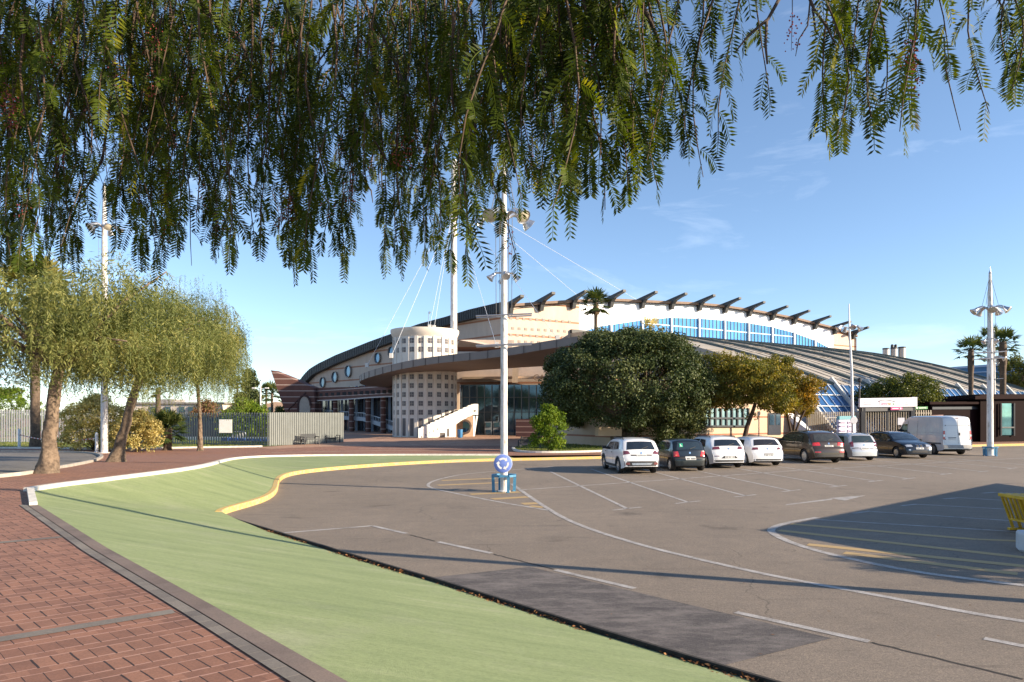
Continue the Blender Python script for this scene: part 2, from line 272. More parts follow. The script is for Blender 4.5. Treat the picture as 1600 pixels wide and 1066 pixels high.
# ------------------------------------------------------------------ object helpers
def world_loc(o):
    v = Vector((0, 0, 0))
    while o is not None: v += o.location; o = o.parent
    return v
def tag(o, label=None, cat=None, group=None, kind=None):
    if label: o['label'] = label
    if cat: o['category'] = cat
    if group: o['group'] = group
    if kind: o['kind'] = kind
    return o
def thing(name, label, cat, loc=(0, 0, 0), rz=0.0, group=None):
    o = bpy.data.objects.new(name, None); COL.objects.link(o); o.empty_display_size = 0.3
    o.location = loc; o.rotation_euler = (0, 0, rz)
    return tag(o, label, cat, group)
def link(name, me, m, parent=None):
    o = bpy.data.objects.new(name, me); COL.objects.link(o)
    if m is not None: me.materials.append(m)
    if parent is not None: o.parent = parent
    return o
class MB:
    def __init__(s): s.v = []; s.f = []
    def add(s, vs, fs):
        k = len(s.v); s.v += [tuple(x) for x in vs]; s.f += [tuple(i + k for i in f) for f in fs]
    def box(s, c, size, M=None):
        x, y, z = (t / 2 for t in size); vs = [Vector((i, j, k)) for i in (-x, x) for j in (-y, y) for k in (-z, z)]
        if M is not None: vs = [M @ v for v in vs]
        c = Vector(c); s.add([v + c for v in vs], [(0, 1, 3, 2), (4, 6, 7, 5), (0, 4, 5, 1), (2, 3, 7, 6), (0, 2, 6, 4), (1, 5, 7, 3)])
    def bar(s, a, b, wd, ht, up=Vector((0, 0, 1))):
        a, b = Vector(a), Vector(b); d = (b - a).normalized(); u = up - d * up.dot(d)
        if u.length < 1e-3: u = Vector((1, 0, 0)) - d * d.x
        u.normalize(); sd = d.cross(u)
        vs = [p + sd * i * wd / 2 + u * j * ht / 2 for p in (a, b) for i, j in ((-1, -1), (1, -1), (1, 1), (-1, 1))]
        s.add(vs, [(0, 1, 2, 3)[::-1], (4, 5, 6, 7), (0, 1, 5, 4), (1, 2, 6, 5), (2, 3, 7, 6), (3, 0, 4, 7)])
    def tube(s, pts, rad, n=8, caps=True):
        pts = [Vector(p) for p in pts]; k0 = len(s.v); u = None
        for i, p in enumerate(pts):
            d = (pts[min(i + 1, len(pts) - 1)] - pts[max(i - 1, 0)]).normalized()
            if u is None: u = Vector((1, 0, 0)) if abs(d.x) < 0.9 else Vector((0, 1, 0))
            u = (u - d * u.dot(d)).normalized(); w_ = d.cross(u); r = rad[i] if hasattr(rad, '__len__') else rad
            for j in range(n):
                a = 2 * math.pi * j / n; s.v.append(tuple(p + (u * math.cos(a) + w_ * math.sin(a)) * r))
        for i in range(len(pts) - 1):
            for j in range(n):
                a = k0 + i * n + j; b = k0 + i * n + (j + 1) % n; s.f.append((a, b, b + n, a + n))
        if caps:
            s.f.append(tuple(k0 + j for j in range(n))[::-1]); s.f.append(tuple(k0 + (len(pts) - 1) * n + j for j in range(n)))
    def lathe(s, prof, c=(0, 0, 0), n=16, M=None):
        k0 = len(s.v); c = Vector(c)
        for r, z in prof:
            for j in range(n):
                a = 2 * math.pi * j / n; v = Vector((r * math.cos(a), r * math.sin(a), z)); v = M @ v if M is not None else v; s.v.append(tuple(v + c))
        for i in range(len(prof) - 1):
            for j in range(n):
                a = k0 + i * n + j; b = k0 + i * n + (j + 1) % n; s.f.append((a, b, b + n, a + n))
        s.f.append(tuple(k0 + j for j in range(n))[::-1]); s.f.append(tuple(k0 + (len(prof) - 1) * n + j for j in range(n)))
    def prism(s, pts, off):
        pts = [Vector(p) for p in pts]; off = Vector(off); n = len(pts)
        s.add(pts + [p + off for p in pts], [tuple(range(n)), tuple(range(n, 2 * n))[::-1]] + [(i, i + n, (i + 1) % n + n, (i + 1) % n) for i in range(n)])
    def grid(s, rows):
        k0 = len(s.v); n = len(rows[0])
        for r in rows: s.v += [tuple(p) for p in r]
        for i in range(len(rows) - 1):
            for j in range(n - 1):
                a = k0 + i * n + j; s.f.append((a, a + 1, a + 1 + n, a + n))
    def build(s, name, m, parent=None, local=False, smooth=False, angle=None, recalc=True):
        off = Vector((0, 0, 0)) if (local or parent is None) else world_loc(parent)
        me = bpy.data.meshes.new(name); me.from_pydata([tuple(Vector(v) - off) for v in s.v], [], s.f)
        if recalc:
            bm = bmesh.new(); bm.from_mesh(me); bmesh.ops.recalc_face_normals(bm, faces=bm.faces[:]); bm.to_mesh(me); bm.free()
        if smooth:
            me.polygons.foreach_set('use_smooth', [True] * len(me.polygons))
            if angle: me.set_sharp_from_angle(angle=R(angle))
        return link(name, me, m, parent)

def sheet(name, pts, m, z=0.0, follow=False, cuts=(), kind='structure', parent=None):
    bm = bmesh.new(); f = bm.faces.new([bm.verts.new((p[0], p[1], 0)) for p in pts])
    f.normal_update()
    if f.normal.z < 0: f.normal_flip()
    bmesh.ops.triangulate(bm, faces=[f], ngon_method='EAR_CLIP')
    for c in cuts: bmesh.ops.bisect_plane(bm, geom=bm.verts[:] + bm.edges[:] + bm.faces[:], plane_co=(0, c, 0), plane_no=(0, 1, 0))
    for v in bm.verts: v.co.z = (zup(v.co.y) if follow else 0) + z
    bmesh.ops.recalc_face_normals(bm, faces=bm.faces[:])
    if sum(f.normal.z for f in bm.faces) < 0: bmesh.ops.reverse_faces(bm, faces=bm.faces[:])
    me = bpy.data.meshes.new(name); bm.to_mesh(me); bm.free()
    o = link(name, me, m, parent); o['kind'] = kind; return o
def resample(pts, n):
    pts = [Vector(p) for p in pts]; d = [0]
    for a, b in zip(pts, pts[1:]): d.append(d[-1] + (b - a).length)
    out = []
    for i in range(n):
        t = d[-1] * i / (n - 1); k = 0
        while k < len(d) - 2 and d[k + 1] < t: k += 1
        f = (t - d[k]) / max(1e-9, d[k + 1] - d[k]); out.append(pts[k].lerp(pts[k + 1], min(1, max(0, f))))
    return out
def smooth_line(pts, it=2):
    pts = [Vector(p) for p in pts]
    for _ in range(it):
        q = [pts[0]]
        for a, b in zip(pts, pts[1:]): q += [a.lerp(b, 0.25), a.lerp(b, 0.75)]
        pts = q + [pts[-1]]
    return pts
def plan_normals(pts):
    out = []
    for i in range(len(pts)):
        d = pts[min(i + 1, len(pts) - 1)] - pts[max(i - 1, 0)]; d.z = 0; d.normalize(); out.append(Vector((-d.y, d.x, 0)))
    return out
def sweep(name, pts, prof, m, kind='structure', parent=None, group=None):
    """prof: list of (offset to the left of travel, dz)"""
    b = MB(); nn = plan_normals(pts)
    b.grid([[p + nn[i] * o + Vector((0, 0, dz)) for (o, dz) in prof] for i, p in enumerate(pts)])
    n = len(prof); b.f.append(tuple(range(n))); b.f.append(tuple(range(len(b.v) - n, len(b.v)))[::-1])
    o = b.build(name, m, parent)
    if kind: o['kind'] = kind
    return o
def strips(name, lines, m, z=0.004, width=0.12, closed=False):
    b = MB()
    for ln in lines:
        wd = width
        if isinstance(ln, tuple): ln, wd = ln
        ln = [Vector((p[0], p[1], z)) for p in ln]; nn = plan_normals(ln)
        b.grid([[p - nn[i] * wd / 2, p + nn[i] * wd / 2] for i, p in enumerate(ln)])
    o = b.build(name, m)
    for p in o.data.polygons:
        if p.normal.z < 0: p.flip()
    o['kind'] = 'structure'; return o

def build_np(name, V, m, parent=None, rnd=None, kind=None, nv=4):
    """V: (n, nv, 3) independent faces"""
    n = len(V); V = np.asarray(V, dtype=np.float32)
    if parent is not None: V = V - np.array(world_loc(parent), dtype=np.float32)
    me = bpy.data.meshes.new(name); me.vertices.add(n * nv); me.vertices.foreach_set('co', V.ravel())
    me.loops.add(n * nv); me.loops.foreach_set('vertex_index', np.arange(n * nv, dtype=np.int32))
    me.polygons.add(n); me.polygons.foreach_set('loop_start', np.arange(n, dtype=np.int32) * nv)
    me.update(calc_edges=True)
    if rnd is not None:
        at = me.attributes.new('rnd', 'FLOAT', 'FACE'); at.data.foreach_set('value', np.asarray(rnd, dtype=np.float32))
    o = link(name, me, m, parent)
    if kind: o['kind'] = kind
    return o
def unit(a): return a / np.maximum(1e-9, np.linalg.norm(a, axis=-1, keepdims=True))
def diamonds(C, D, Nn, Ln, Wd, mid=0.45):
    Sd = unit(np.cross(D, Nn)); Ln = np.asarray(Ln).reshape(-1, 1); Wd = np.asarray(Wd).reshape(-1, 1)
    return np.stack([C, C + D * Ln * mid + Sd * Wd / 2, C + D * Ln, C + D * Ln * mid - Sd * Wd / 2], axis=1)

# ================================================================== SETTING: ground
gr = MB(); gr.grid([[(-1500, -300, -0.08), (1500, -300, -0.08)], [(-1500, 2500, -0.08), (1500, 2500, -0.08)]]); o = gr.build('ground', M_ground); o['kind'] = 'structure'
if o.data.polygons[0].normal.z < 0: o.data.polygons[0].flip()
sheet('parking_lot', [(-14, -20), (220, -20), (220, 78), (-14, 78)], M_asphalt, 0.0)

ZN = 0.87
bord = [G(540, 1065.5, ZN), G(335, 949, ZN), G(167, 857, ZN), G(57, 788, ZN)]
e0 = bord[0] - (bord[1] - bord[0]).normalized() * 13
bord = [e0] + bord
kerbw = smooth_line([U(*p) for p in [(50, 768), (100, 760), (150, 754), (200, 747.5), (250, 741), (300, 734), (330, 728), (352, 721), (370, 717.5), (400, 715), (450, 713.5), (520, 712.6), (620, 712), (720, 712), (790, 712)]])
dark = [G(*p) for p in [(1175, 1066), (1050, 1028), (900, 982), (800, 950), (680, 912), (560, 876), (420, 832), (365, 815), (347, 808)]]
e1 = dark[0] - (dark[2] - dark[0]).normalized() * 15
dark = [e1] + dark
yel = smooth_line([G(*p) for p in [(347, 808), (350, 804), (365, 799), (390, 792), (412, 785), (427, 777), (434, 768), (435, 758), (439, 750), (452, 744), (480, 739), (540, 733), (600, 728.5), (650, 725.5), (700, 723), (780, 720.5), (860, 719), (940, 717)]])
far = [yel[-1], G(1100, 711), G(1250, 706), G(1400, 701.5), G(1560, 697.5), G(1750, 693.5), G(2300, 686)]
# upper pavement
up_poly = bord + kerbw + [p + Vector((0, 0.18, 0)) for p in yel if p.x > kerbw[-1].x + 0.3] + [p + Vector((-0.05, 0.18, 0)) for p in far[1:]] + [(320, 80), (320, 420), (-320, 420), (-320, -18)]
sheet('brick_pavement', [(p[0], p[1]) for p in up_poly], M_brick, 0.0, True, (22, 24, 26, 28, 30, 32, 34, 36, 38, 40, 42))
# green embankment
gb = MB(); nA, nB, nC = 50, 90, 14
upl = resample(bord, nA) + resample(kerbw, nB)[0:]
lo_d = [p + Vector((0, 0, 0.01)) for p in dark[:-3]] + [p + Vector((0, 0, z)) for p, z in zip(dark[-3:], (0.02, 0.08, 0.125))]; yk = resample(yel, nB + 40)
nl = plan_normals(yk); kin = [p + nl[i] * 0.17 + Vector((0, 0, 0.135)) for i, p in enumerate(yk)]
cut = min(range(len(kin)), key=lambda i: abs(kin[i].x - (kerbw[-1].x + 0.4)))
lol = resample(lo_d, nA) + resample(kin[:cut + 1], nB)
rows = []
for a, b in zip(upl, lol):
    rows.append([a.lerp(b, t / nC) + Vector((0, 0, 0.006 - 0.02 * math.sin(math.pi * t / nC) * min(1, (a - b).length / 4))) for t in range(nC + 1)])
gb.grid(rows); o = gb.build('green_embankment', M_green, smooth=True); o['kind'] = 'structure'
# kerbs
sweep('white_kerb', [p + Vector((0, 0, 0.0)) for p in kerbw], [(-0.02, -0.1), (-0.02, 0.075), (0.0, 0.09), (0.19, 0.09), (0.2, 0.075), (0.2, -0.1)], M_kerbw)
kb = MB(); a, b = G(57, 790, ZN), U(45, 767)
kb.bar(a + Vector((-0.06, 0, 0.03)), b + Vector((-0.04, 0.1, 0.04)), 0.13, 0.08); kb.build('white_kerb_end', M_kerbw)['kind'] = 'structure'
sweep('yellow_kerb', yk, [(-0.005, -0.05), (0.0, 0.135), (0.02, 0.15), (0.17, 0.15), (0.18, 0.1)], M_kerby)
sweep('far_kerb', resample(far, 60), [(-0.005, -0.05), (0.0, 0.17), (0.02, 0.19), (0.2, 0.19), (0.2, 0.1)], M_kerby)
# steel edge of the embankment and gutter with leaf litter
dk = resample(dark, 60)
sweep('embankment_edge', dk, [(0.0, -0.02), (0.0, 0.062), (-0.006, 0.075), (-0.045, 0.075), (-0.05, 0.0)], M_gutter)
# paver border beside the embankment
bdl = resample(bord, 60); nn = plan_normals(bdl)
for nm, o0, o1, zz in (('paver_border', 0.0, 0.155, 0.010), ('paver_border', 0.168, 0.275, 0.010)):
    b = MB(); b.grid([[p + nn[i] * o0 + Vector((0, 0, zz)), p + nn[i] * o1 + Vector((0, 0, zz))] for i, p in enumerate(bdl)]); b.build(nm, M_border2 if o0 == 0 else M_border)['kind'] = 'structure'
strips('border_joint', [([p + nn[i] * 0.161 for i, p in enumerate(bdl)], 0.016)], M_gutter, ZN + 0.005)
bd = Vector((0.788, 0.615, 0)); ln = []
for a in (G(275, 955, ZN), G(100, 839, ZN)):
    ln.append(([a + bd * -0.02, a - bd * 9], 0.15))
stp = G(275, 955, ZN) - G(100, 839, ZN)
ln.append(([G(275, 955, ZN) + stp + bd * -0.02, G(275, 955, ZN) + stp - bd * 9], 0.15))
strips('paving_band', ln, M_border, ZN + 0.004)
# plaza in front of the arena, pale lines across the pavement
pl = [U(*p) for p in [(424, 702), (470, 699.5), (540, 697.5), (660, 696.5), (800, 697), (812, 700), (830, 697.5), (1000, 694)]]
sheet('plaza', [(p.x, p.y) for p in pl] + [(18, 60), (12, 120), (-40, 120), (-30, 66)], M_plaza, 0.006, True, (42,))
M_pale = mat('pale_paving_line', (0.44, 0.33, 0.27), 0.9, var=0.12, vscale=2)
b = MB()
for seg in ([(424, 707.6), (580, 704.6), (800, 704)], [(540, 697.2), (660, 695.4), (800, 695.4)], [(560, 701.6), (680, 700.8), (800, 701)], [(690, 694), (760, 687)]):
    q = [U(*p, 0.010) for p in seg]; q = resample(q, 20); q = [Vector((p.x, p.y, zup(p.y) + 0.010)) for p in q]; n2 = plan_normals(q)
    b.grid([[p - n2[i] * 0.13, p + n2[i] * 0.13] for i, p in enumerate(q)])
b.build('paving_line', M_pale)['kind'] = 'structure'
# side road on the left with kerb
rd = [U(*p) for p in [(-260, 775), (0, 745.5), (37, 742), (60, 739), (94, 731.5), (140, 722.5), (152, 718), (157, 714.5), (150, 711), (138, 708.6), (121, 707.4), (60, 707), (0, 706), (-300, 704)]]
sheet('side_road', [(p.x, p.y) for p in rd] + [(-60, 37), (-60, 14)], M_road, 0.006, True, (22, 25, 28, 31, 34, 37, 40))
kr = smooth_line([U(*p) for p in [(-260, 775), (0, 745.5), (37, 742), (94, 731.5), (140, 722.5), (154, 717), (157, 713.6), (148, 709.8), (121, 707.4), (0, 706)]])
sweep('side_road_kerb', kr, [(-0.02, 0.0), (-0.02, 0.10), (-0.16, 0.10), (-0.16, -0.1)], M_kerbg)
# lawn strip in front of the fence with its kerb
lw = smooth_line([U(*p) for p in [(-300, 700), (0, 701), (110, 701.8), (180, 703), (300, 700.5), (410, 698.8)]])
sweep('lawn_kerb', lw, [(-0.02, -0.05), (-0.02, 0.12), (0.16, 0.12), (0.16, -0.05)], M_kerbw)
lawn_poly = [(p.x, p.y + 0.12) for p in lw] + [(-17.5, 56), (-20, 66), (-110, 75), (-110, 45)]
sheet('lawn', lawn_poly, M_turf, 0.03, True, (42,))
# planted island by the car park
isl_k = smooth_line([U(*p) for p in [(800, 701), (803, 705), (815, 707.3), (850, 708.2), (900, 707.5), (950, 706), (1010, 704), (1080, 701.5), (1180, 698)]])
sweep('island_kerb', isl_k, [(-0.02, -0.05), (-0.02, 0.12), (0.16, 0.12), (0.16, -0.05)], M_kerbw)
isl_poly = [(p.x, p.y + 0.1) for p in isl_k] + [(24, 56), (16, 61), (4, 60), (0.6, 52)]
sheet('planted_island', isl_poly, M_turf, 0.05, True)

# ---- markings
dirl = Vector((-1.45, 12.44, 0)); rowd = Vector((2.3, 1.6, 0)).normalized()
Tp = [(980, 795), (1075, 785), (1165, 775), (1236, 767), (1310, 760), (1368, 752), (1420, 748), (1478, 741), (1536, 737), (1582, 732), (1625, 728.5)]
lines = []
for p in Tp:
    g = G(*p); lines.append([g, g + dirl]); lines.append([g - rowd * 0.55, g + rowd * 0.55])
lines.append([G(812, 765.8), G(985, 754), G(1250, 735), G(1330, 730.5), G(1600, 716)])
isl = smooth_line([G(*p) for p in [(865, 729), (775, 736.7), (722, 741), (685, 749), (667, 756), (672, 763), (711, 771), (775, 784), (859, 798)]])
lines.append(isl)
lines.append((smooth_line([G(*p) for p in [(799, 756), (859, 798), (906, 822), (1000, 852), (1112, 879), (1225, 904), (1375, 931), (1525, 960), (1600, 971), (1800, 1005)]]), 0.14))
lines += [[G(430, 834), G(582, 822)], [G(582, 822), G(635, 834)], [G(685, 847), G(768, 865)], [G(868, 891), G(992, 920)], [G(1150, 957), G(1358, 1003)], [G(1538, 998), G(1640, 1018)]]
lines.append((smooth_line([G(*p) for p in [(1278, 809), (1225, 818), (1202, 827), (1210, 836), (1235, 848), (1290, 865), (1420, 893), (1540, 908), (1700, 927)]]), 0.17))
lines += [[G(1274, 812), G(1700, 838)], [G(1360, 799.5), G(1700, 822)], [G(1332, 802.5), G(1360, 799)], [G(1433, 788.2), G(1700, 803)], [G(1409, 790.5), G(1433, 788)], [G(1499, 778), G(1700, 790)], [G(1474, 780), G(1499, 778)],
          [G(1555, 769.5), G(1700, 777)], [G(1534, 771), G(1555, 769.5)]]
strips('white_road_marking', lines, M_wpaint, 0.005, 0.12)
ar = MB(); z5 = Vector((0, 0, 0.005))
ar.add([G(1227, 790) + z5, G(1229, 788.3) + z5, G(1301, 779) + z5, G(1300, 781.2) + z5], [(0, 1, 2, 3)]); ar.add([G(1296, 778.4) + z5, G(1353, 774.4) + z5, G(1320, 782.6) + z5], [(0, 1, 2)])
o = ar.build('arrow_marking', M_wpaint); o['kind'] = 'structure'
for p in o.data.polygons:
    if p.normal.z < 0: p.flip()
yl = [([G(690, 751), G(775, 747.5)], .34), ([G(684, 758.5), G(790, 754)], .34), ([G(735, 772.6), G(812, 769)], .34), ([G(769, 780), G(825, 776.7)], .36), ([G(816, 787.5), G(842, 786.5)], .42), ([G(828, 791), G(850, 793)], .3),
      ([G(1236, 819), G(1525, 843)], .26), ([G(1217, 829), G(1650, 877)], .26), ([G(1262, 851), G(1650, 890)], .26), ([G(1319, 864), G(1590, 897)], .26), ([G(1700, 850), G(1525, 843)], .2)]
strips('yellow_road_marking', yl, M_ypaint, 0.0045)
sheet('asphalt_patch', [(G(*p).x, G(*p).y) for p in [(655, 905), (828, 886), (1300, 998), (1124, 1042)]], M_patch, 0.0035)
b = MB()
for seg in ([(640, 836), (680, 846)], [(770, 866), (866, 890)], [(1360, 1004), (1600, 1062)]):
    q = [G(*p) for p in seg]; q = resample(q, 14); q = [Vector((p.x + random.Random(i).uniform(-.02, .02), p.y, 0.003)) for i, p in enumerate(q)]; n2 = plan_normals(q); b.grid([[p - n2[i] * 0.02, p + n2[i] * 0.025] for i, p in enumerate(q)])
b.build('tar_joint', M_gutter)['kind'] = 'structure'

# ================================================================== THE ARENA (one building, all its parts are children)
C0 = Vector((-0.8, 90, 0)); FD = Vector((68.6, 41, 0)); FN = Vector((0.513, -0.858, 0)); WD = Vector((-0.67, 0.74, 0)); WN = Vector((-0.74, -0.67, 0)).normalized()
def ft(px): k = (px - 800) / F; return (0.8 + 90 * k) / (68.6 - 41 * k)
def fpt(px, y, out=0.0):
    p = C0 + FD * ft(px); z = CAMZ + (HOR - y) / F * p.y; return Vector((p.x, p.y, z)) + FN * out
def wpt(px, y, out=0.0):
    k = (px - 800) / F; Lw = (-0.8 - 90 * k) / (0.67 + 0.74 * k); p = C0 + WD * Lw; z = CAMZ + (HOR - y) / F * p.y; return Vector((p.x, p.y, z)) + WN * out
GZ = 0.18
arena = thing('sports_arena', 'large sports arena with long arched roof, round white tower and curved entrance canopy', 'sports arena', (-5, 80, GZ))
def interp(tab, x):
    for (a, b), (c, d) in zip(tab, tab[1:]):
        if x <= c: return b + (d - b) * (x - a) / (c - a)
    return tab[-1][1]
ftop = [(789, 482), (800, 478), (850, 474.3), (905, 471), (965, 470), (1015, 472.5), (1077, 475), (1121, 478.5), (1184, 488), (1236, 497.5), (1289, 510.5), (1326, 520), (1336, 526)]
wtop = [(473.5, 596), (482, 585), (490.6, 576.5), (505, 568), (531, 555.5), (584, 534.5), (610, 525.4), (662, 507), (702, 496.5), (741, 484.6), (781, 475.4), (789.5, 473.5)]
wbot = [(473.5, 603), (481, 599), (494.5, 585.7), (531, 568.7), (584, 547.7), (610, 538.5), (662, 521), (715, 505.6), (781, 491), (789.5, 489)]
def facade_panel(px0, px1, n, base=GZ):
    b = MB(); q = [px0 + (px1 - px0) * i / n for i in range(n + 1)]
    b.grid([[Vector((*fpt(x, 600).xy, base)) for x in q], [fpt(x, interp(ftop, x)) for x in q]]); return b
b = facade_panel(789, 905, 8); b.build('tan_front_wall', M_tan, arena)
b = facade_panel(905, 1302, 24); b.build('white_front_wall', M_hallwhite, arena)
b = facade_panel(1302, 1336, 6); b.build('tan_end_wall', M_tan, arena)
# dots on the tan front wall (pierced square openings, one mesh pattern)
b = MB(); ux = FD.normalized()
for r, (ya, yb) in enumerate([(496.5, 504), (512.5, 519), (523, 528.5), (533, 537.5)]):
    for k in range(11 - (r > 1) * 2):
        x = 798 + k * 10.2 + (r % 2) * 3; y = ya + (yb - ya) * (x - 790) / 115
        if x > 897: continue
        b = MB(); c = fpt(x, y, 0.02); b.box((0, 0, 0), (0.42, 0.06, 0.34), Matrix(((ux.x, FN.x, 0), (ux.y, FN.y, 0), (0, 0, 1)))); 
        for i in range(len(b.v) - 8, len(b.v)): b.v[i] = tuple(Vector(b.v[i]) + c)
        b.build('pierced_opening', mat('opening_shade', (0.30, 0.25, 0.21), 0.8, var=0.1), arena)
# eaves strip
b = MB(); q = [789 + (1336 - 789) * i / 60 for i in range(61)]
b.grid([[fpt(x, interp(ftop, x), 0.0) + Vector((0, 0, 0.22)), fpt(x, interp(ftop, x), 0.55) + Vector((0, 0, 0.22)), fpt(x, interp(ftop, x), 0.55) + Vector((0, 0, -0.12)), fpt(x, interp(ftop, x), 0.02) + Vector((0, 0, -0.2))] for x in q])
b.build('eaves', mat('brown_eaves', (0.17, 0.11, 0.075), 0.7, var=0.15), arena)
# left hall wall and dark roof edge
q = [473.5 + (789.5 - 473.5) * i / 60 for i in range(61)]
b = MB(); b.grid([[Vector((*wpt(x, 600).xy, GZ)) for x in q], [wpt(x, interp(wbot, x) - 1) for x in q]]); b.build('side_wall', M_tan, arena)
b = MB(); b.grid([[wpt(x, interp(wbot, x), 0.02), wpt(x, interp(wbot, x), 0.9), wpt(x, interp(wtop, x), 0.9), wpt(x, interp(wtop, x) - 0.3, -1.5)] for x in q]); b.build('roof_edge', M_darkroof, arena)
b = MB()
for i in range(110):
    x = 476 + i * (312 / 110.0); a, c = wpt(x, interp(wbot, x), 0.93), wpt(x, interp(wtop, x), 0.93); b.bar(a, c, 0.10, 0.08, WN)
b.build('roof_seams', M_dark, arena)
# hall roof (seen only at its edge)
b = MB(); nu = 24; Lw = 60.0; rows = []
for j in range(9):
    v = j / 8; row = []
    for i in range(nu + 1):
        x = 789 + (1336 - 789) * i / nu; f = fpt(x, interp(ftop, x), 0.3); k = interp(wtop, 789.5 - v * 316); wz = wpt(789.5 - v * 316, k).z / wpt(789.5, 473.5).z
        p = f + WD * Lw * v; p.z = f.z * wz - 0.35 - 0.5 * v; row.append(p)
    rows.append(row)
b.grid(rows); b.build('roof', M_darkroof, arena, smooth=True)
# back walls so that the hall is closed from the other sides
b = MB(); bk = [rows[j][-1] for j in range(9)]; b.grid([[Vector((p.x, p.y, GZ)) for p in bk], bk]); bk = rows[-1]; b.grid([[Vector((p.x, p.y, GZ)) for p in bk], bk]); b.build('rear_wall', M_tan, arena)
# brackets
for x in (795, 843, 893, 952, 1001, 1047, 1090.5, 1130.5, 1168, 1204, 1238, 1271, 1302, 1330):
    t = interp(ftop, min(x, 1336)); p = fpt(x, t); b = MB(); ex = ux * 0.28
    prof = [(-4.2, -1.05), (-4.2, -0.6), (3.4, 0.66), (3.4, 0.34), (2.4, 0.12), (1.25, -0.25), (0.8, -0.7), (0.6, -1.45), (0.02, -1.45), (-0.3, -0.9)]
    pts = [p + FN * o + Vector((0, 0, z + 0.45)) for o, z in prof]; b.prism([q - ex for q in pts], ex * 2); b.build('roof_bracket', M_darkroof, arena)
# window bays
warch = [(904, 519.5), (942, 509.6), (995, 501.7), (1045, 496.7), (1092, 498), (1131, 501), (1168, 505), (1205, 511), (1239, 520), (1272, 532), (1300.5, 546.4)]
bays = [905, 953, 1002, 1047.5, 1090.6, 1130.6, 1168, 1205, 1239, 1272, 1300]
for x0, x1 in zip(bays, bays[1:]):
    b = MB(); q = [x0 + (x1 - x0) * i / 6 for i in range(7)]
    b.grid([[Vector((*fpt(x, 600, 0.07).xy, 12.6)) for x in q], [fpt(x, interp(warch, x), 0.07) for x in q]]); wn = b.build('window', M_glassblue, arena)
    b = MB()
    for k in range(1, 7):
        x = x0 + (x1 - x0) * k / 7; a = fpt(x, interp(warch, x), 0.1); b.bar(Vector((a.x, a.y, 12.6)), a, 0.10, 0.08, FN)
    b.build('glazing_bars', M_mullion, wn)
    b = MB()
    for zz in (14.6, 16.3):
        xa, xb = x0, x1
        pa, pb = fpt(xa, 600, 0.12), fpt(xb, 600, 0.12)
        if fpt((xa + xb) / 2, interp(warch, (xa + xb) / 2)).z > zz + 0.4: b.bar(Vector((pa.x, pa.y, zz)), Vector((pb.x, pb.y, zz)), 0.06, 0.16, Vector((0, 0, 1)))
    if b.v: b.build('transom', mat('pale_transom', (0.42, 0.60, 0.80), 0.4, var=0.05), wn)
    if x1 < 1299:
        b = MB(); a = fpt(x1, interp(warch, x1) - 1, 0.25); b.bar(Vector((a.x, a.y, 12.5)), a, 0.22, 0.3, FN); b.build('white_fin', M_hallwhite, arena)
# round windows on the side wall
for x, y, r in ((505.5, 597.5, 0.92), (524.5, 589.5, 0.98), (545.5, 580.5, 1.05), (591.5, 559.5, 0.95), (613, 550, 0.95)):
    c = wpt(x, y, 0.12); d = c.y; rz = r * 8.3 / F * d; wv = WD.normalized(); b = MB(); ring = []
    cs = [(math.cos(2 * math.pi * i / 24), math.sin(2 * math.pi * i / 24)) for i in range(24)]
    b.prism([c + wv * u * rz + Vector((0, 0, v * rz)) for u, v in cs], WN * 0.04); wn = b.build('round_window', M_port, arena)
    b = MB()
    b.grid([[c + wv * u * rz * 1.10 + Vector((0, 0, v * rz * 1.10)) + WN * 0.04, c + wv * u * rz * 1.10 + Vector((0, 0, v * rz * 1.10)) + WN * 0.26, c + wv * u * rz + Vector((0, 0, v * rz)) + WN * 0.26, c + wv * u * rz + Vector((0, 0, v * rz)) + WN * 0.02] for u, v in cs + cs[:1]])
    b.build('window_surround', mat('surround_grey', (0.30, 0.26, 0.23), 0.6, var=0.1), wn)

# low ribbed roof along the front and its sloping glass skirt
RR, ZF = 37.0, 5.5
def rpt(t, q, up=0.0):
    p = C0 + FD * t + FN * (RR * q); zt = 14.0 - 1.2 * max(0, t - 0.6) ; p.z = ZF + (zt - ZF) * (1 - q ** 1.75) + up; return p
def skirt(t, q, up=0.0):
    p = C0 + FD * t + FN * (RR + 4.4 * q); p.z = ZF + (GZ - ZF) * q + up; return p + FN * up * 0.6
b = MB(); T0, T1 = 0.13, 0.70
b.grid([[rpt(T0 + (T1 - T0) * i / 40, j / 16) for j in range(17)] for i in range(41)])
b.grid([[rpt(T1, j / 16), Vector((*rpt(T1, j / 16).xy, GZ))] for j in range(17)]); b.grid([[rpt(T0, j / 16), Vector((*rpt(T0, j / 16).xy, GZ))] for j in range(17)])
b.build('ribbed_roof', M_roof, arena, smooth=True, angle=40)
tr = [0.044 + 0.0725 * k for k in range(0, 10)]
for t in tr[2:]:
    b = MB(); pts = [rpt(t, j / 18, 0.10) for j in range(19)]
    for a, c in zip(pts, pts[1:]): b.bar(a, c + (c - a) * 0.03, 0.36, 0.30)
    b.build('roof_rib', M_rib, arena)
b = MB()                                    # sheet joints on the roof
for i in range(2, 9):
    for dt in (0.0193, 0.0385, 0.0578):
        t = tr[i] + dt
        pts = [rpt(t, j / 10, 0.03) for j in range(11)]
        for a, c in zip(pts, pts[1:]): b.bar(a, c, 0.10, 0.06)
for q in (0.2, 0.38, 0.54, 0.68, 0.82):
    for i in range(30):
        b.bar(rpt(T0 + (T1 - T0) * i / 30, q, 0.03), rpt(T0 + (T1 - T0) * (i + 1) / 30, q, 0.03), 0.08, 0.05)
b.build('sheet_joints', mat('roof_joint', (0.20, 0.175, 0.145), 0.8, var=0.1), arena)
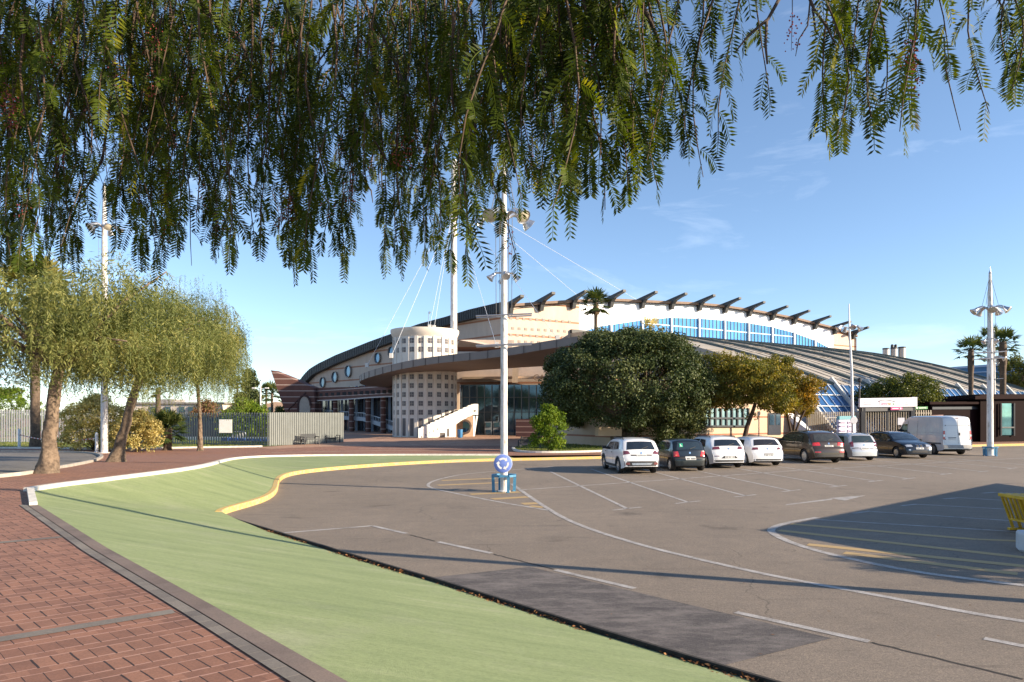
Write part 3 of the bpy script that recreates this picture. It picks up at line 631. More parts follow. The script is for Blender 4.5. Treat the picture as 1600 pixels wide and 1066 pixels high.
b = MB(); b.bar(rpt(T0, 0, 0.25), rpt(T1, 0, 0.25), 0.9, 0.5); b.build('ridge_flashing', M_darkroof, arena)
for k in range(1, 9):
    ta, tb = tr[k], tr[k + 1]
    b = MB(); b.grid([[skirt(ta, 0), skirt(ta, 1)], [skirt(tb, 0), skirt(tb, 1)]]); pn = b.build('glass_skirt', M_skirt, arena)
    b = MB()
    for j in range(1, 5):
        b.bar(skirt(ta, j / 5, 0.05), skirt(tb, j / 5, 0.05), 0.14, 0.08)
    for j in range(1, 5):
        t = ta + (tb - ta) * j / 5; b.bar(skirt(t, 0, 0.05), skirt(t, 1, 0.05), 0.10, 0.06)
    b.build('glazing_bars', mat('pale_bar', (0.55, 0.60, 0.66), 0.4, 0.2, var=0.06), pn)
    b = MB(); b.bar(skirt(ta, -0.1, 0.15), skirt(ta, 1.0, 0.15), 0.26, 0.34); b.build('white_rib_foot', mat('pale_rib_paint', (0.55, 0.54, 0.50), 0.7, var=0.1), arena)
# tan base wall with window strip below the ribbed roof
def apt(px, y, out=0.0):
    k = (px - 800) / F; o = C0 + FN * (RR + 0.8); t = (k * o.y - o.x) / (FD.x - k * FD.y); p = o + FD * t; p.z = CAMZ + (HOR - y) / F * p.y; return p + FN * out
b = MB(); a, c = apt(958, 690), apt(1233, 690); a.z = c.z = GZ; uz = Vector((0, 0, 5.12))
b.prism([a, c, c + uz, a + uz], FN * -9); b.build('tan_base_wall', M_tan2, arena)
b = MB(); b.prism([apt(922, 681, 1.0), apt(958, 681, 1.0), apt(958, 667, 1.0), apt(922, 667, 1.0)], FN * -0.4); b.build('low_planter_wall', M_tan2, arena)
b = MB(); b.grid([[apt(962, 666, 0.06), apt(962, 638, 0.06)], [apt(1168, 666, 0.06), apt(1168, 638, 0.06)]]); wn = b.build('strip_window', mat('pale_teal_glass', (0.28, 0.45, 0.50), 0.12, 0.3, var=0.3, vscale=0.25), arena)
b = MB()
for k in range(25):
    x = 962 + k * 8.58; b.bar(apt(x, 666, 0.12), apt(x, 638, 0.12), 0.14, 0.12, FN)
for y in (666, 653.5): b.bar(apt(962, y, 0.13), apt(1168, y, 0.13), 0.15, 0.14)
b.build('glazing_bars', M_mullion, wn)
b = MB(); b.grid([[apt(1199.5, 679.5, 0.06), apt(1199.5, 645.5, 0.06)], [apt(1219.5, 679.5, 0.06), apt(1219.5, 645.5, 0.06)]]); dr = b.build('door', mat('dark_navy_door', (0.012, 0.018, 0.035), 0.35, var=0.2), arena)
b = MB()
for x0, x1 in ((1201.5, 1208.5), (1211.5, 1217.5)): b = MB(); b.grid([[apt(x0, 664, 0.09), apt(x0, 648, 0.09)], [apt(x1, 664, 0.09), apt(x1, 648, 0.09)]]); b.build('door_glass', M_glassdark, dr)
b = MB(); a, c = apt(1228, 648), apt(1250, 690); 
b.prism([apt(1226, 646, 0.1), apt(1231, 646, 0.1), apt(1244, 682, 2.2), apt(1236, 688, 1.2)], FD.normalized() * 0.5); b.build('white_rib_foot', M_hallwhite, arena)
b = MB(); b.prism([Vector((*apt(1246, 690, 0.3).xy, GZ)), Vector((*apt(1275, 690, 0.3).xy, GZ)), apt(1262, 655, 0.3), apt(1238, 648, 0.3)], FN * 0.2); b.build('grey_buttress', mat('pale_grey_render', (0.46, 0.46, 0.46), 0.8, var=0.08), arena)

# entrance front under the canopy
def fr(px, y, d): return P(px, y, d)
b = MB(); b.grid([[fr(700, 602.5, 84), fr(700, 566, 84)], [fr(1010, 602.5, 80), fr(1010, 560, 80)]]); b.build('entrance_wall', M_tan, arena)
b = MB(); b.prism([fr(722, 592.5, 82.6), fr(900, 590.5, 79.6), fr(900, 587, 79.6), fr(722, 589, 82.6)], (0, 1.2, 0)); b.prism([fr(800, 598, 80.5), fr(809, 598, 80.4), fr(811, 572, 80.4), fr(801, 572, 80.5)], (0, 1.0, 0)); b.build('entrance_ledge', mat('cream_ledge', (0.55, 0.43, 0.32), 0.8, var=0.08), arena)
b = MB(); b.grid([[fr(720, 683.5, 82), fr(720, 601.5, 82)], [fr(935, 684, 79.5), fr(935, 601.5, 79.5)]]); gl = b.build('entrance_glass', M_glassdark, arena)
b = MB()
for k in range(17):
    x = 722 + k * 11.6; d = 82 - (x - 720) / 215 * 2.5 - 0.12; b.bar(fr(x, 684, d), fr(x, 602, d), 0.10, 0.12, Vector((0, -1, 0)))
for y in (621, 644): b.bar(fr(720, y, 81.9), fr(935, y, 79.4), 0.12, 0.10)
b.build('glazing_bars', M_mullion, gl)
for x in (763, 776, 790.5):
    b = MB(); d = 81.2; b.box(fr(x, 671.5, d), (0.85, 0.08, 1.9)); dr = b.build('entrance_door', mat('door_panel_grey', (0.16, 0.18, 0.20), 0.4, 0.2, var=0.2), arena)
    b = MB(); b.box(fr(x, 664, d - 0.1), (0.6, 0.06, 0.55)); b.build('door_glass', M_glassdark, dr); b = MB(); b.box(fr(x, 675.5, d - 0.1), (0.6, 0.06, 0.55)); b.build('door_glass', M_glassdark, dr)
b = MB(); b.box(fr(715, 640, 81.5), (0.5, 0.4, 6.2)); b.build('cream_pillar', mat('cream_ledge', (0, 0, 0)), arena)
b = MB(); b.prism([fr(806, 683, 76), fr(838, 683, 75.5), fr(838, 655, 75.5), fr(806, 655, 76)], (0, 0.4, 0)); b.build('entrance_screen', striped('maroon_screen', (0.10, 0.05, 0.05), (0.30, 0.22, 0.20), 0.62, 0.18), arena)
# lettering over the entrance
def text_mesh(body, size, extrude=0.02, align='CENTER', bold=0.0):
    cu = bpy.data.curves.new('letters', 'FONT'); cu.body = body; cu.size = size; cu.extrude = extrude; cu.align_x = align; cu.offset = bold
    ob = bpy.data.objects.new('letters', cu); COL.objects.link(ob); dg = bpy.context.evaluated_depsgraph_get(); dg.update()
    me = bpy.data.meshes.new_from_object(ob.evaluated_get(dg)); bpy.data.objects.remove(ob); bpy.data.curves.remove(cu); return me
def place_text(name, body, size, loc, xdir, m, parent, extrude=0.02, align='CENTER', bold=0.0):
    me = text_mesh(body, size, extrude, align, bold); xd = Vector(xdir).normalized(); zd = Vector((0, 0, 1)); nd = xd.cross(zd)
    Mx = Matrix((xd, zd, nd)).transposed(); off = world_loc(parent)
    for v in me.vertices: v.co = Mx @ v.co + Vector(loc) - off
    return link(name, me, m, parent)
place_text('lettering', 'CAMERIDO', 1.02, fr(833, 594.6, 80.55), (fr(935, 600, 79.9) - fr(722, 600, 82.9)).xyz * Vector((1, 1, 0)).length if False else Vector((1, -0.16, 0)), mat('bronze_letters', (0.26, 0.17, 0.11), 0.6, 0.2, var=0.1), arena, 0.05, 'LEFT')

# canopy
cpts = [(903, 538.5, 59.5), (850, 546, 61), (800, 555.5, 62.5), (740, 562.5, 64.5), (690, 567, 66.5), (650, 572.5, 69), (615, 579.5, 71.5), (588, 586.5, 74.5), (570, 592, 77.5), (561, 596.5, 80.5), (563, 600.5, 83.5), (575, 603.5, 86), (594, 605, 87.5), (612, 604.3, 88)]
bot = smooth_line([P(*c) for c in cpts], 2)
back = [P(720, 578, 82.5), P(800, 575, 80), P(897, 570, 74)]
fas = 0.72
b = MB(); b.grid([[p, p + Vector((0, 0, fas))] for p in bot]); b.build('canopy_fascia', M_canopy, arena, smooth=True)
b = MB()
for i in range(4, len(bot) - 1, 2):
    n_ = (bot[i + 1] - bot[i - 1]); n_.z = 0; n_ = Vector((n_.y, -n_.x, 0)).normalized(); 
    if n_.y > 0 and bot[i].y < 84: n_ = -n_
    b.bar(bot[i] + n_ * 0.02, bot[i] + n_ * 0.02 + Vector((0, 0, fas)), 0.07, 0.03, n_)
b.build('fascia_joints', mat('joint_brown', (0.12, 0.10, 0.09), 0.8, var=0.1), arena)
def fan(pts, z):
    bb = MB(); ring = [Vector(p) + Vector((0, 0, z)) for p in pts]; bm = bmesh.new(); vs = [bm.verts.new(p) for p in ring]; f = bm.faces.new(vs); bmesh.ops.triangulate(bm, faces=[f])
    bm.verts.index_update(); bb.add([v.co for v in bm.verts], [tuple(v.index for v in ff.verts) for ff in bm.faces]); bm.free(); return bb
# soffit: follows the front edge, bulges down gently towards the wall
b = MB(); bkl = resample([bot[-1], P(650, 592, 85.5)] + back, len(bot)); rws = []
for i, p in enumerate(bot):
    j = len(bot) - 1 - i; q = bkl[j]; rws.append([p.lerp(q, s) + Vector((0, 0, -0.35 * math.sin(math.pi * s))) for s in (0, .04, .12, .25, .4, .6, .8, 1)])
b.grid(rws); b.build('canopy_soffit', M_soffit, arena, smooth=True)
b = MB(); b.grid([[p.lerp(q, s) + Vector((0, 0, fas - 0.01 + 0.5 * math.sin(math.pi * s))) for s in (0, .3, .6, 1)] for p, q in zip(bot, [bkl[len(bot) - 1 - i] for i in range(len(bot))])]); b.build('canopy_top', M_canopy, arena, smooth=True)

# stair tower
TC = Vector(((664 - 800) / F * 77, 77, GZ)); TR = 3.52
b = MB(); ntw = 22
b.lathe([(TR, 0), (TR, 11.2)], TC, ntw); b.build('stair_tower', M_tower, arena)
b = MB(); b.lathe([(TR + 0.02, 11.0), (TR + 0.16, 11.25), (TR + 0.32, 11.62), (TR + 0.32, 11.88), (TR - 0.2, 11.88), (TR - 0.25, 11.4)], TC, 40); b.build('tower_rim', mat('tower_rim_render', (0.70, 0.62, 0.53), 0.8, vscale=0.9, col2=(0.56, 0.43, 0.31), ramp=(0.5, 0.85)), arena, smooth=True, angle=40)
stage = {}
b = MB()
for k in range(ntw):
    a = 2 * math.pi * (k + 0.0) / ntw; d = Vector((math.cos(a), math.sin(a), 0)); b.bar(TC + d * (TR - 0.05), TC + d * (TR - 0.05) + Vector((0, 0, 10.95)), 0.34, 0.26, d)
b.build('tower_ribs', M_tower, arena)
M_twin = mat('tower_window_glass', (0.11, 0.10, 0.105), 0.3, var=0.25, vscale=2)
vis = [k for k in range(ntw) if math.sin(2 * math.pi * (k + 0.5) / ntw) < 0.12]
for k in vis:
    a = 2 * math.pi * (k + 0.5) / ntw; d = Vector((math.cos(a), math.sin(a), 0)); s = Vector((-d.y, d.x, 0)); Mx = Matrix((s, d, Vector((0, 0, 1)))).transposed(); rr = TR * math.cos(math.pi / ntw) + 0.015
    for zz, hh in ((1.1, 1.9), (2.7, .52), (3.66, .52), (4.62, .52), (5.58, .52), (6.54, .52), (9.5, .52), (10.45, .52)):
        if zz in (8.3,): continue
        b = MB(); b.box(TC + d * rr + Vector((0, 0, zz)), (0.40 if hh > 1 else 0.46, 0.05, hh), Mx); wn = b.build('tower_window', M_twin, arena)
        if hh < 1:
            b = MB(); b.box(TC + d * (rr + 0.04) + Vector((0, 0, zz)), (0.04, 0.05, hh), Mx); b.box(TC + d * (rr + 0.042) + Vector((0, 0, zz)), (0.46, 0.05, 0.04), Mx); b.build('glazing_bars', mat('bar_beige', (0.36, 0.32, 0.29), 0.7, var=0.05), wn)
# cream upper volume right of the tower
b = MB(); b.prism([P(712, 546, 86), P(800, 546, 86), P(800, 531.5, 86), P(736, 531, 86), P(718, 531.5, 84)], (0, 3, 0)); b.build('upper_block', M_tan, arena)
# mast, cables
MT = Vector(((709 - 800) / F * 80, 80, 0)); mz = lambda y: CAMZ + (HOR - y) / F * 80
b = MB(); b.tube([Vector((MT.x, MT.y, 8)), Vector((MT.x, MT.y, mz(520))), Vector((MT.x, MT.y, mz(250)))], [0.40, 0.39, 0.33], 14); b.build('mast', M_post, arena, smooth=True, angle=50)
mtop = lambda y: Vector((MT.x, MT.y, mz(y)))
M_cable = mat('white_cable', (0.62, 0.64, 0.68), 0.5, var=0.05)
for y0, e in ((320, P(573, 572.5, 77.2)), (326, P(611, 558, 72)), (322, P(678, 514, 74)), (322, P(671, 513, 76)), (318, P(776, 541.5, 63.5)), (310, P(871.5, 530.5, 60.5)), (300, fpt(905, 471, 1)), (300, fpt(980, 471, 2))):
    b = MB(); b.tube([mtop(y0), e], 0.02, 5); b.build('stay_cable', M_cable, arena)
    if e.y < 78: b = MB(); b.box(e + Vector((0, 0.1, 0.15)), (0.35, 0.35, 0.5)); b.build('cable_anchor', mat('pale_anchor', (0.6, 0.58, 0.55), 0.6, var=0.05), arena)
b = MB(); b.tube([P(669, 514, 76.5), P(670, 488, 76.5)], 0.04, 6); b.tube([P(670.5, 490, 76.5), P(671.5, 487, 76.5)], 0.12, 6); b.build('tower_antenna', M_steel, arena)

# outside stair
M_stair = mat('stair_white_render', (0.78, 0.76, 0.73), 0.7, var=0.05, vscale=1.5)
ds = 73.0
dsx = lambda x, dd: dd + (x - 700) / 93.0 * 3.2
def PS(x, y, dd): return P(x, y, dsx(x, dd))
topl = [(653.8, 669.5)]
for k in range(11):
    x0 = 653.8 + 4 + k * 7.3; y0 = 667.5 - k * 3.35; topl += [(x0, y0 + 1.6), (x0, y0)]
topl += [(739, 632), (741, 631.3), (747, 631.5)]
def stair_poly(dd, lower): return [PS(x, y, dd) for x, y in topl + lower]
b = MB(); b.prism(stair_poly(ds, [(746.8, 648.5), (739, 648), (735, 650.5), (731, 651.5), (727, 654.5), (723, 656), (719, 658.5), (711.5, 664), (711.5, 683), (653.8, 684.2)]), (0, 0.3, 0)); st = b.build('outside_stair', M_stair, arena)
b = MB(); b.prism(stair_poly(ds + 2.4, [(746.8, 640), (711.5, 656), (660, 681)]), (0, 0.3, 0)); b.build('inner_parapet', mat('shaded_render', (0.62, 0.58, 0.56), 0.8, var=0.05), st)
b = MB()
for k in range(12): b.box(PS(664 + k * 7, 667 - k * 3.1, ds + 1.3), (0.6, 2.1, 0.2))
b.build('steps', M_kerbg, st)
b = MB(); b.tube([PS(664, 664, ds + 2.7), PS(706, 631, ds + 2.7)], 0.06, 6); b.build('handrail', M_dark, st)
b = MB(); b.prism([PS(711, 683, ds + 1.5), PS(739, 683, ds + 1.5), PS(739, 648.5, ds + 1.5), PS(711, 662, ds + 1.5)], (0, 0.3, 0)); b.build('brown_wall', mat('brown_render', (0.33, 0.23, 0.16), 0.85, var=0.1), st)
b = MB()
c = PS(725.5, 667, ds + 1.3)
for r0, r1, off in ((0.62, 0.84, 0.1),):
    cs = [(math.cos(2 * math.pi * i / 28), math.sin(2 * math.pi * i / 28)) for i in range(29)]
    b.grid([[c + Vector((u * r0, 0.1, v * r0)), c + Vector((u * r0, -0.1, v * r0)), c + Vector((u * r1, -0.1, v * r1)), c + Vector((u * r1, 0.15, v * r1))] for u, v in cs])
b.build('round_surround', mat('cream_ledge', (0, 0, 0)), st)
b = MB(); b.prism([c + Vector((u * 0.61, 0.12, v * 0.61)) for u, v in cs[:-1]], (0, 0.05, 0)); b.build('round_opening', M_glassdark, st)
for xa, xb, xm in ((739.5, 744.5, 741),):
    b = MB(); b.prism([PS(739.5, 650, ds), PS(742, 650, ds), PS(741.3, 682, ds), PS(739.5, 682, ds)], (0, 0.4, 0)); b.prism([PS(744, 650, ds), PS(746.6, 650, ds), PS(743.5, 668, ds), PS(741.5, 682, ds), PS(740.5, 682, ds)], (0, 0.38, 0)); b.build('stair_post', M_stair, st)
M_fit = mat('fitting_grey', (0.22, 0.20, 0.18), 0.7, var=0.2)
def fitting(c, size, nm='wall_light'): b = MB(); b.box(c, size); b.build(nm, M_fit, st)
for i in range(5): fitting(PS(659 + i * 6.2, 682.5 - i * 3.0, ds - 0.02), (0.12, 0.08, 0.12))
fitting(PS(741.5, 642, ds - 0.02), (0.3, 0.08, 0.16), 'wall_plaque'); fitting(PS(699.5, 676, ds - 0.02), (0.12, 0.08, 0.85), 'wall_slot'); fitting(PS(701.3, 676, ds - 0.02), (0.1, 0.08, 0.85), 'wall_slot'); fitting(PS(690.5, 679.5, ds - 0.05), (0.7, 0.14, 0.45), 'wall_box')

# maroon brick band, columns and prow on the left
def lpt(px, y): d = 86 + (614 - px) / 124.0 * 22; return P(px, y, d)
b = MB(); q = [(487, 606.5, 627), (540, 604.9, 624.6), (580, 603.5, 621.5), (620, 603, 619.5)]
b.grid([[lpt(x, y1), lpt(x, y0), lpt(x, y0) + Vector((0.6, 3, 0))] for x, y0, y1 in q]); b.build('brick_band', M_brickwall, arena)
b = MB(); b.grid([[lpt(x, y1) + Vector((-0.1, -0.15, -0.05)), lpt(x, y1 - 1.2) + Vector((-0.1, -0.15, 0)), lpt(x, y1 - 1.2) + Vector((0.2, 0.2, 0))] for x, y0, y1 in q]); b.build('band_lip', mat('pale_lip', (0.5, 0.45, 0.42), 0.7, var=0.05), arena)
for k in range(14):
    b = MB(); x = 495 + k * 9.0; y = 617.5 - k * 0.45; p = lpt(x, y); b.box(p + Vector((-0.05, -0.08, 0)), (0.75, 0.2, 0.45 + 0.0)); b.build('band_opening', mat('opening_dark', (0.022, 0.02, 0.022), 0.6, var=0.1), arena)
for x in (496, 520.5, 545.5, 571.5, 595):
    p = lpt(x, 625); b = MB(); p0 = Vector((p.x + 0.2, p.y + 0.6, GZ)); b.tube([p0, Vector((p0.x, p0.y, p.z + 0.4))], 0.36, 12); b.build('brick_column', M_brickwall, arena, smooth=True, angle=50)
b = MB(); a, c = lpt(455, 650) + Vector((2, 5, 0)), lpt(640, 650) + Vector((2, 5, 0))
b.grid([[Vector((a.x, a.y, GZ)), Vector((a.x, a.y, 7))], [Vector((c.x, c.y, GZ)), Vector((c.x, c.y, 7))]]); gl = b.build('gallery_glass', mat('gallery_shade_glass', (0.03, 0.035, 0.045), 0.12, 0.2, spec=0.7, var=0.4, vscale=0.4), arena)
b = MB()
for k in range(16):
    p = a.lerp(c, k / 15) + Vector((-0.2, -0.3, 0)); b.bar(Vector((p.x, p.y, GZ)), Vector((p.x, p.y, 7)), 0.35 if k % 2 else 0.14, 0.2, Vector((0, -1, 0)))
b.build('glazing_bars', mat('bluish_mullion', (0.22, 0.27, 0.33), 0.5, var=0.1), gl)
b = MB()
for i, (xa, ya, xb, yb) in enumerate([(500, 651, 560, 655), (560, 655, 620, 674)]):
    A, B = lpt(xa, ya) + Vector((0.4, 1.6, 0)), lpt(xb, yb) + Vector((0.4, 1.6, 0)); b.bar(A, B, 0.3, 0.55)
    rm = b
rp_ = b.build('ramp', mat('ramp_grey', (0.40, 0.43, 0.46), 0.7, var=0.1), arena)
b = MB()
for (xa, ya, xb, yb) in [(500, 641, 560, 645.5), (560, 645.5, 620, 663)]:
    A, B = lpt(xa, ya) + Vector((0.4, 1.5, 0)), lpt(xb, yb) + Vector((0.4, 1.5, 0)); b.bar(A, B, 0.08, 0.1)
    for k in range(24): p = A.lerp(B, k / 24); b.bar(p, p - Vector((0, 0, 0.75)), 0.045, 0.045)
b.build('railing', mat('pale_rail', (0.5, 0.54, 0.58), 0.5, 0.2, var=0.05), rp_)
# prow
dp = 106
prow = [(423, 578.5), (454, 591), (489, 606), (492, 627), (492, 700), (456, 700), (446, 645)]
b = MB(); b.prism([P(x, y, dp) for x, y in prow], (0.5, 2.2, 0)); b.build('brick_prow', M_brickwall, arena)
b = MB(); b.prism([P(466.5 + 0, 690, dp - 0.15)] + [P(475.5 + 9 * math.cos(math.pi - math.pi * i / 12), 634 - 15 * math.sin(math.pi * i / 12), dp - 0.15) for i in range(13)] + [P(484.5, 690, dp - 0.15)], (0, 0.12, 0)); b.build('arched_panel', mat('arch_beige', (0.42, 0.36, 0.30), 0.8, var=0.08), arena)
b = MB()
for w_ in (9.6,):
    pts = [P(475.5 + w_ * math.cos(math.pi - math.pi * i / 12), 634 - 16 * math.sin(math.pi * i / 12), dp - 0.2) for i in range(13)]; b.tube([P(465.6, 690, dp - 0.2)] + pts, 0.16, 6)
b.tube([P(450, 641, dp - 0.1), P(478, 613, dp - 0.1)], 0.09, 5); b.build('prow_trim', mat('dark_maroon', (0.06, 0.025, 0.022), 0.7, var=0.1), arena)

# ================================================================== other fixed buildings and fences
def wall_thing(name, label, cat, loc, group=None): return thing(name, label, cat, loc, 0, group)
kd = 60.0
ki = wall_thing('kiosk_building', 'low dark oxblood panelled building with a tall window beside the car park', 'building', (P(1530, 690, kd).x, kd, 0.18))
def kp(px, y, dd=0.0): d = kd + (px - 1455) / 145.0 * 3 + dd; return P(px, y, d)
b = MB(); b.prism([kp(1455, 694), kp(1533, 694), kp(1533, 629), kp(1455, 629)], (2, 8, 0)); b.build('low_wing', M_kiosk, ki)
b = MB(); b.prism([kp(1532, 695, -0.6), kp(1700, 695, -0.6), kp(1700, 616, -0.6), kp(1532, 616, -0.6)], (2, 9, 0)); b.build('tall_wing', M_kiosk, ki)
b = MB(); b.prism([kp(1453, 632, -0.5), kp(1532, 631.5, -0.5), kp(1532, 627.5, -0.5), kp(1453, 628, -0.5)], (2, 9, 0)); b.prism([kp(1524, 624, -1.0), kp(1704, 622, -1.0), kp(1704, 614.5, -1.0), kp(1524, 618.5, -1.0)], (2, 10, 0)); b.build('roof_slab', mat('oxblood_edge', (0.016, 0.006, 0.006), 0.7, spec=0.06, var=0.15), ki)
b = MB(); b.prism([kp(1457, 640, -0.1), kp(1530, 639.5, -0.1), kp(1530, 635.5, -0.1), kp(1457, 636, -0.1)], (0, 0.2, 0)); b.build('lintel_strip', M_mullion, ki)
b = MB(); b.prism([kp(1564.5, 680, -0.75), kp(1584, 680, -0.75), kp(1584, 630.5, -0.75), kp(1564.5, 630.5, -0.75)], (0, 0.1, 0)); wn = b.build('window', mat('teal_mirror_glass', (0.10, 0.26, 0.30), 0.03, 0.7, spec=0.8, var=0.3, vscale=0.5), ki)
b = MB()
for x in (1564, 1584.5): b.bar(kp(x, 681, -0.85), kp(x, 630, -0.85), 0.12, 0.12)
b.bar(kp(1564, 668, -0.85), kp(1584.5, 668, -0.85), 0.1, 0.12); b.build('window_frame', M_dark, wn)
b = MB(); b.prism([kp(1455.5, 654, -0.2), kp(1474, 653, -0.2), kp(1474, 648.5, -0.2), kp(1455.5, 649, -0.2)], (0, 0.15, 0)); b.build('pink_notice', mat('pink_board', (0.46, 0.27, 0.25), 0.7, var=0.08), ki)
b = MB()
for x in (1545, 1605, 1640): b.bar(kp(x, 694, -0.65), kp(x, 624, -0.65), 0.08, 0.08)
b.build('panel_joints', M_dark, ki)

def fence(name, label, a, c, zb, zt, pitch, wd, dp_, m, post_every=0, group=None, rail=True, follow=False):
    a, c = Vector(a), Vector(c); ro = wall_thing(name, label, 'fence', (a.x, a.y, zb), group); L = (c - a).length; n = max(1, int(L / pitch)); d = (c - a).normalized(); b = MB()
    nrm = Vector((-d.y, d.x, 0))
    for i in range(n):
        p = a.lerp(c, (i + 0.5) / n); b.bar(Vector((p.x, p.y, zb)), Vector((p.x, p.y, zt)), wd, dp_, nrm)
    b.build('slats', m, ro)
    if rail:
        b = MB()
        for z in (zb + 0.12, zt - 0.25): b.bar(Vector((a.x, a.y, z)) + nrm * dp_ * 0.6, Vector((c.x, c.y, z)) + nrm * dp_ * 0.6, 0.06, 0.06)
        b.build('rail', m, ro)
    return ro
f0 = P(-60, 690, 61); f1 = P(215, 690, 57.5); f2 = U(420, 697.5); f3 = U(536.5, 691)
fence('slat_fence', 'sunlit pale slatted metal fence behind the lawn trees at the far left', (f0.x, f0.y, 0), (f1.x, f1.y, 0), 0.2, 3.05, 0.26, 0.14, 0.04, mat('pale_fence_paint', (0.62, 0.58, 0.55), 0.6, var=0.05), rail=True)
f2z = CAMZ + (HOR - 645) / F * f2.y
fence('slat_fence', 'grey slatted fence with open gaps left of the two benches', (f1.x, f1.y, 0), (f2.x, f2.y, 0), 0.2, f2z, 0.25, 0.105, 0.05, M_grey)
fence('slat_fence', 'grey slatted fence seen edge-on as a closed screen right behind the two benches', (f2.x, f2.y, 0), (f3.x, f3.y, 0), 0.2, CAMZ + 0.17, 0.21, 0.15, 0.10, M_grey)
# white low wall with blue blocks behind the grey fence
b = MB(); a, c = P(270, 688, 66), P(424, 690, 60); b.prism([a, c, P(424, 683.5, 60), P(270, 683, 66)], (0.3, 0.6, 0)); o = b.build('low_white_wall', M_white); tag(o, 'low white wall seen through the grey slatted fence', 'wall')
b = MB()
for i, x in enumerate((347, 359, 371, 384, 398, 410)): b.prism([P(x, 689, 59.0), P(x + 9, 689, 58.8), P(x + 9, 684 + i * .6, 58.8), P(x, 684 + i * .6, 59.0)], (0, 0.5, 0))
o = b.build('blue_block_sign', mat('royal_blue', (0.05, 0.13, 0.48), 0.5, var=0.1)); tag(o, 'row of low blue blocks behind the grey slatted fence', 'sign')
b = MB()
for i in range(4):
    x = 367 + i * 4.6; b.tube([P(x + 4.5 * math.cos(math.pi * k / 10) * .8, 684 - 9.5 * math.sin(math.pi * k / 10), 59.6) for k in range(11)], 0.045, 6)
o = b.build('bicycle_rack', M_steel); tag(o, 'steel hoop bicycle rack behind the grey slatted fence', 'bicycle rack')
b = MB(); b.box(P(352.5, 666, f2.y + 0.9), (1.0, 0.05, 1.05)); o = b.build('notice_board', M_white); tag(o, 'blank white notice board hung on the grey slatted fence', 'notice board')
b = MB(); b.prism([P(150, 690, 78), P(424, 690, 70), P(424, 652, 70), P(150, 652, 78)], (0, 0.4, 0)); o = b.build('boundary_wall', mat('dark_blue_grey_wall', (0.075, 0.085, 0.12), 0.8, var=0.15)); tag(o, 'dark blue grey wall standing behind the open slatted fence', 'wall')
# gate on the right
gd = 56.0
gt = wall_thing('entrance_gate', 'dark metal entrance gate under a long pale sign board', 'gate', (P(1380, 690, gd).x, gd, 0.18))
def gp(px, y, dd=0.0): d = gd + (px - 1345) / 100.0 * 2.2 + dd; return P(px, y, d)
M_gate = mat('charcoal_gate_paint', (0.028, 0.030, 0.036), 0.5, 0.2, var=0.15)
for x in (1347.5, 1425):
    b = MB(); b.bar(gp(x, 693), gp(x, 634), 0.34, 0.34); b.build('post', M_gate, gt)
b = MB(); b.bar(gp(1345, 639.5), gp(1428, 638.5), 0.3, 0.36); b.build('lintel', M_gate, gt)
b = MB(); b.prism([gp(1344.2, 636.3, -0.35), gp(1428, 635.3, -0.35), gp(1428, 621.2, -0.35), gp(1344.2, 622.6, -0.35)], (0, 0.3, 0)); sb = b.build('sign_board', mat('pale_lilac_board', (0.60, 0.60, 0.66), 0.55, var=0.04), gt)
b = MB(); b.bar(gp(1429, 635.6, -0.3), gp(1429, 620.6, -0.3), 0.09, 0.42); b.build('sign_edge', M_white, sb)
xd = gp(1428, 630) - gp(1344, 630); xd.z = 0
M_ink = mat('grey_ink', (0.16, 0.17, 0.22), 0.7, var=0.05)
for tx, col, x, sz in (('T', (0.20, 0.16, 0.24), 1371.8, .46), ('orre', (0.40, 0.12, 0.24), 1376.6, .36), ('vie', (0.42, 0.26, 0.10), 1386.6, .36), ('ja', (0.16, 0.32, 0.20), 1394.6, .36)):
    place_text('sign_lettering', tx, sz, gp(x, 633.0, -0.37), xd, mat('ink_' + tx, col, 0.7, var=0.03), sb, 0.01, 'LEFT', 0.004)
b = MB(); b.tube([gp(1372 + 27 * k / 12, 626.8 - 2.2 * math.sin(math.pi * k / 12) + 1.3 * k / 12, -0.38) for k in range(13)], 0.03, 4); b.build('sign_swoosh', M_ink, sb)
rg = random.Random(5)
b = MB()
for x0, x1, ys in ((1349, 1371, (625, 628.6, 632.3)), (1405, 1421, (624.8, 628.2, 630, 632.4))):
    for y in ys:
        x = x0; xe = x1 - rg.uniform(0, 5)
        while x < xe: w_ = rg.uniform(0.6, 1.5); b.prism([gp(x, y + .55, -0.365), gp(x + w_, y + .55, -0.365), gp(x + w_, y - .55, -0.365), gp(x, y - .55, -0.365)], (0, 0.03, 0)); x += w_ + rg.choice((0.25, 0.3, 0.8))
b.build('sign_small_print', M_ink, sb)
b = MB(); b.prism([gp(1392, 640.8, -0.4), gp(1408.5, 640.4, -0.4), gp(1411, 638.2, -0.4), gp(1408.5, 636.1, -0.4), gp(1392, 636.5, -0.4)], (0, 0.06, 0)); b.build('pink_arrow_sign', mat('magenta_board', (0.46, 0.04, 0.20), 0.6, var=0.05), gt)
b = MB(); b.prism([gp(1394, 639, -0.46), gp(1404, 638.8, -0.46), gp(1404, 637.9, -0.46), gp(1394, 638.1, -0.46)], (0, 0.03, 0)); b.prism([gp(1406, 639.6, -0.46), gp(1409, 638.2, -0.46), gp(1406, 637, -0.46)], (0, 0.03, 0)); b.build('sign_marks', M_white, gt)
b = MB(); b.prism([gp(1430, 639.8, -0.2), gp(1449.5, 639.3, -0.2), gp(1449.5, 635.4, -0.2), gp(1430, 635.8, -0.2)], (0, 0.06, 0)); b.build('green_sign', mat('green_board', (0.06, 0.24, 0.08), 0.6, var=0.05), gt)
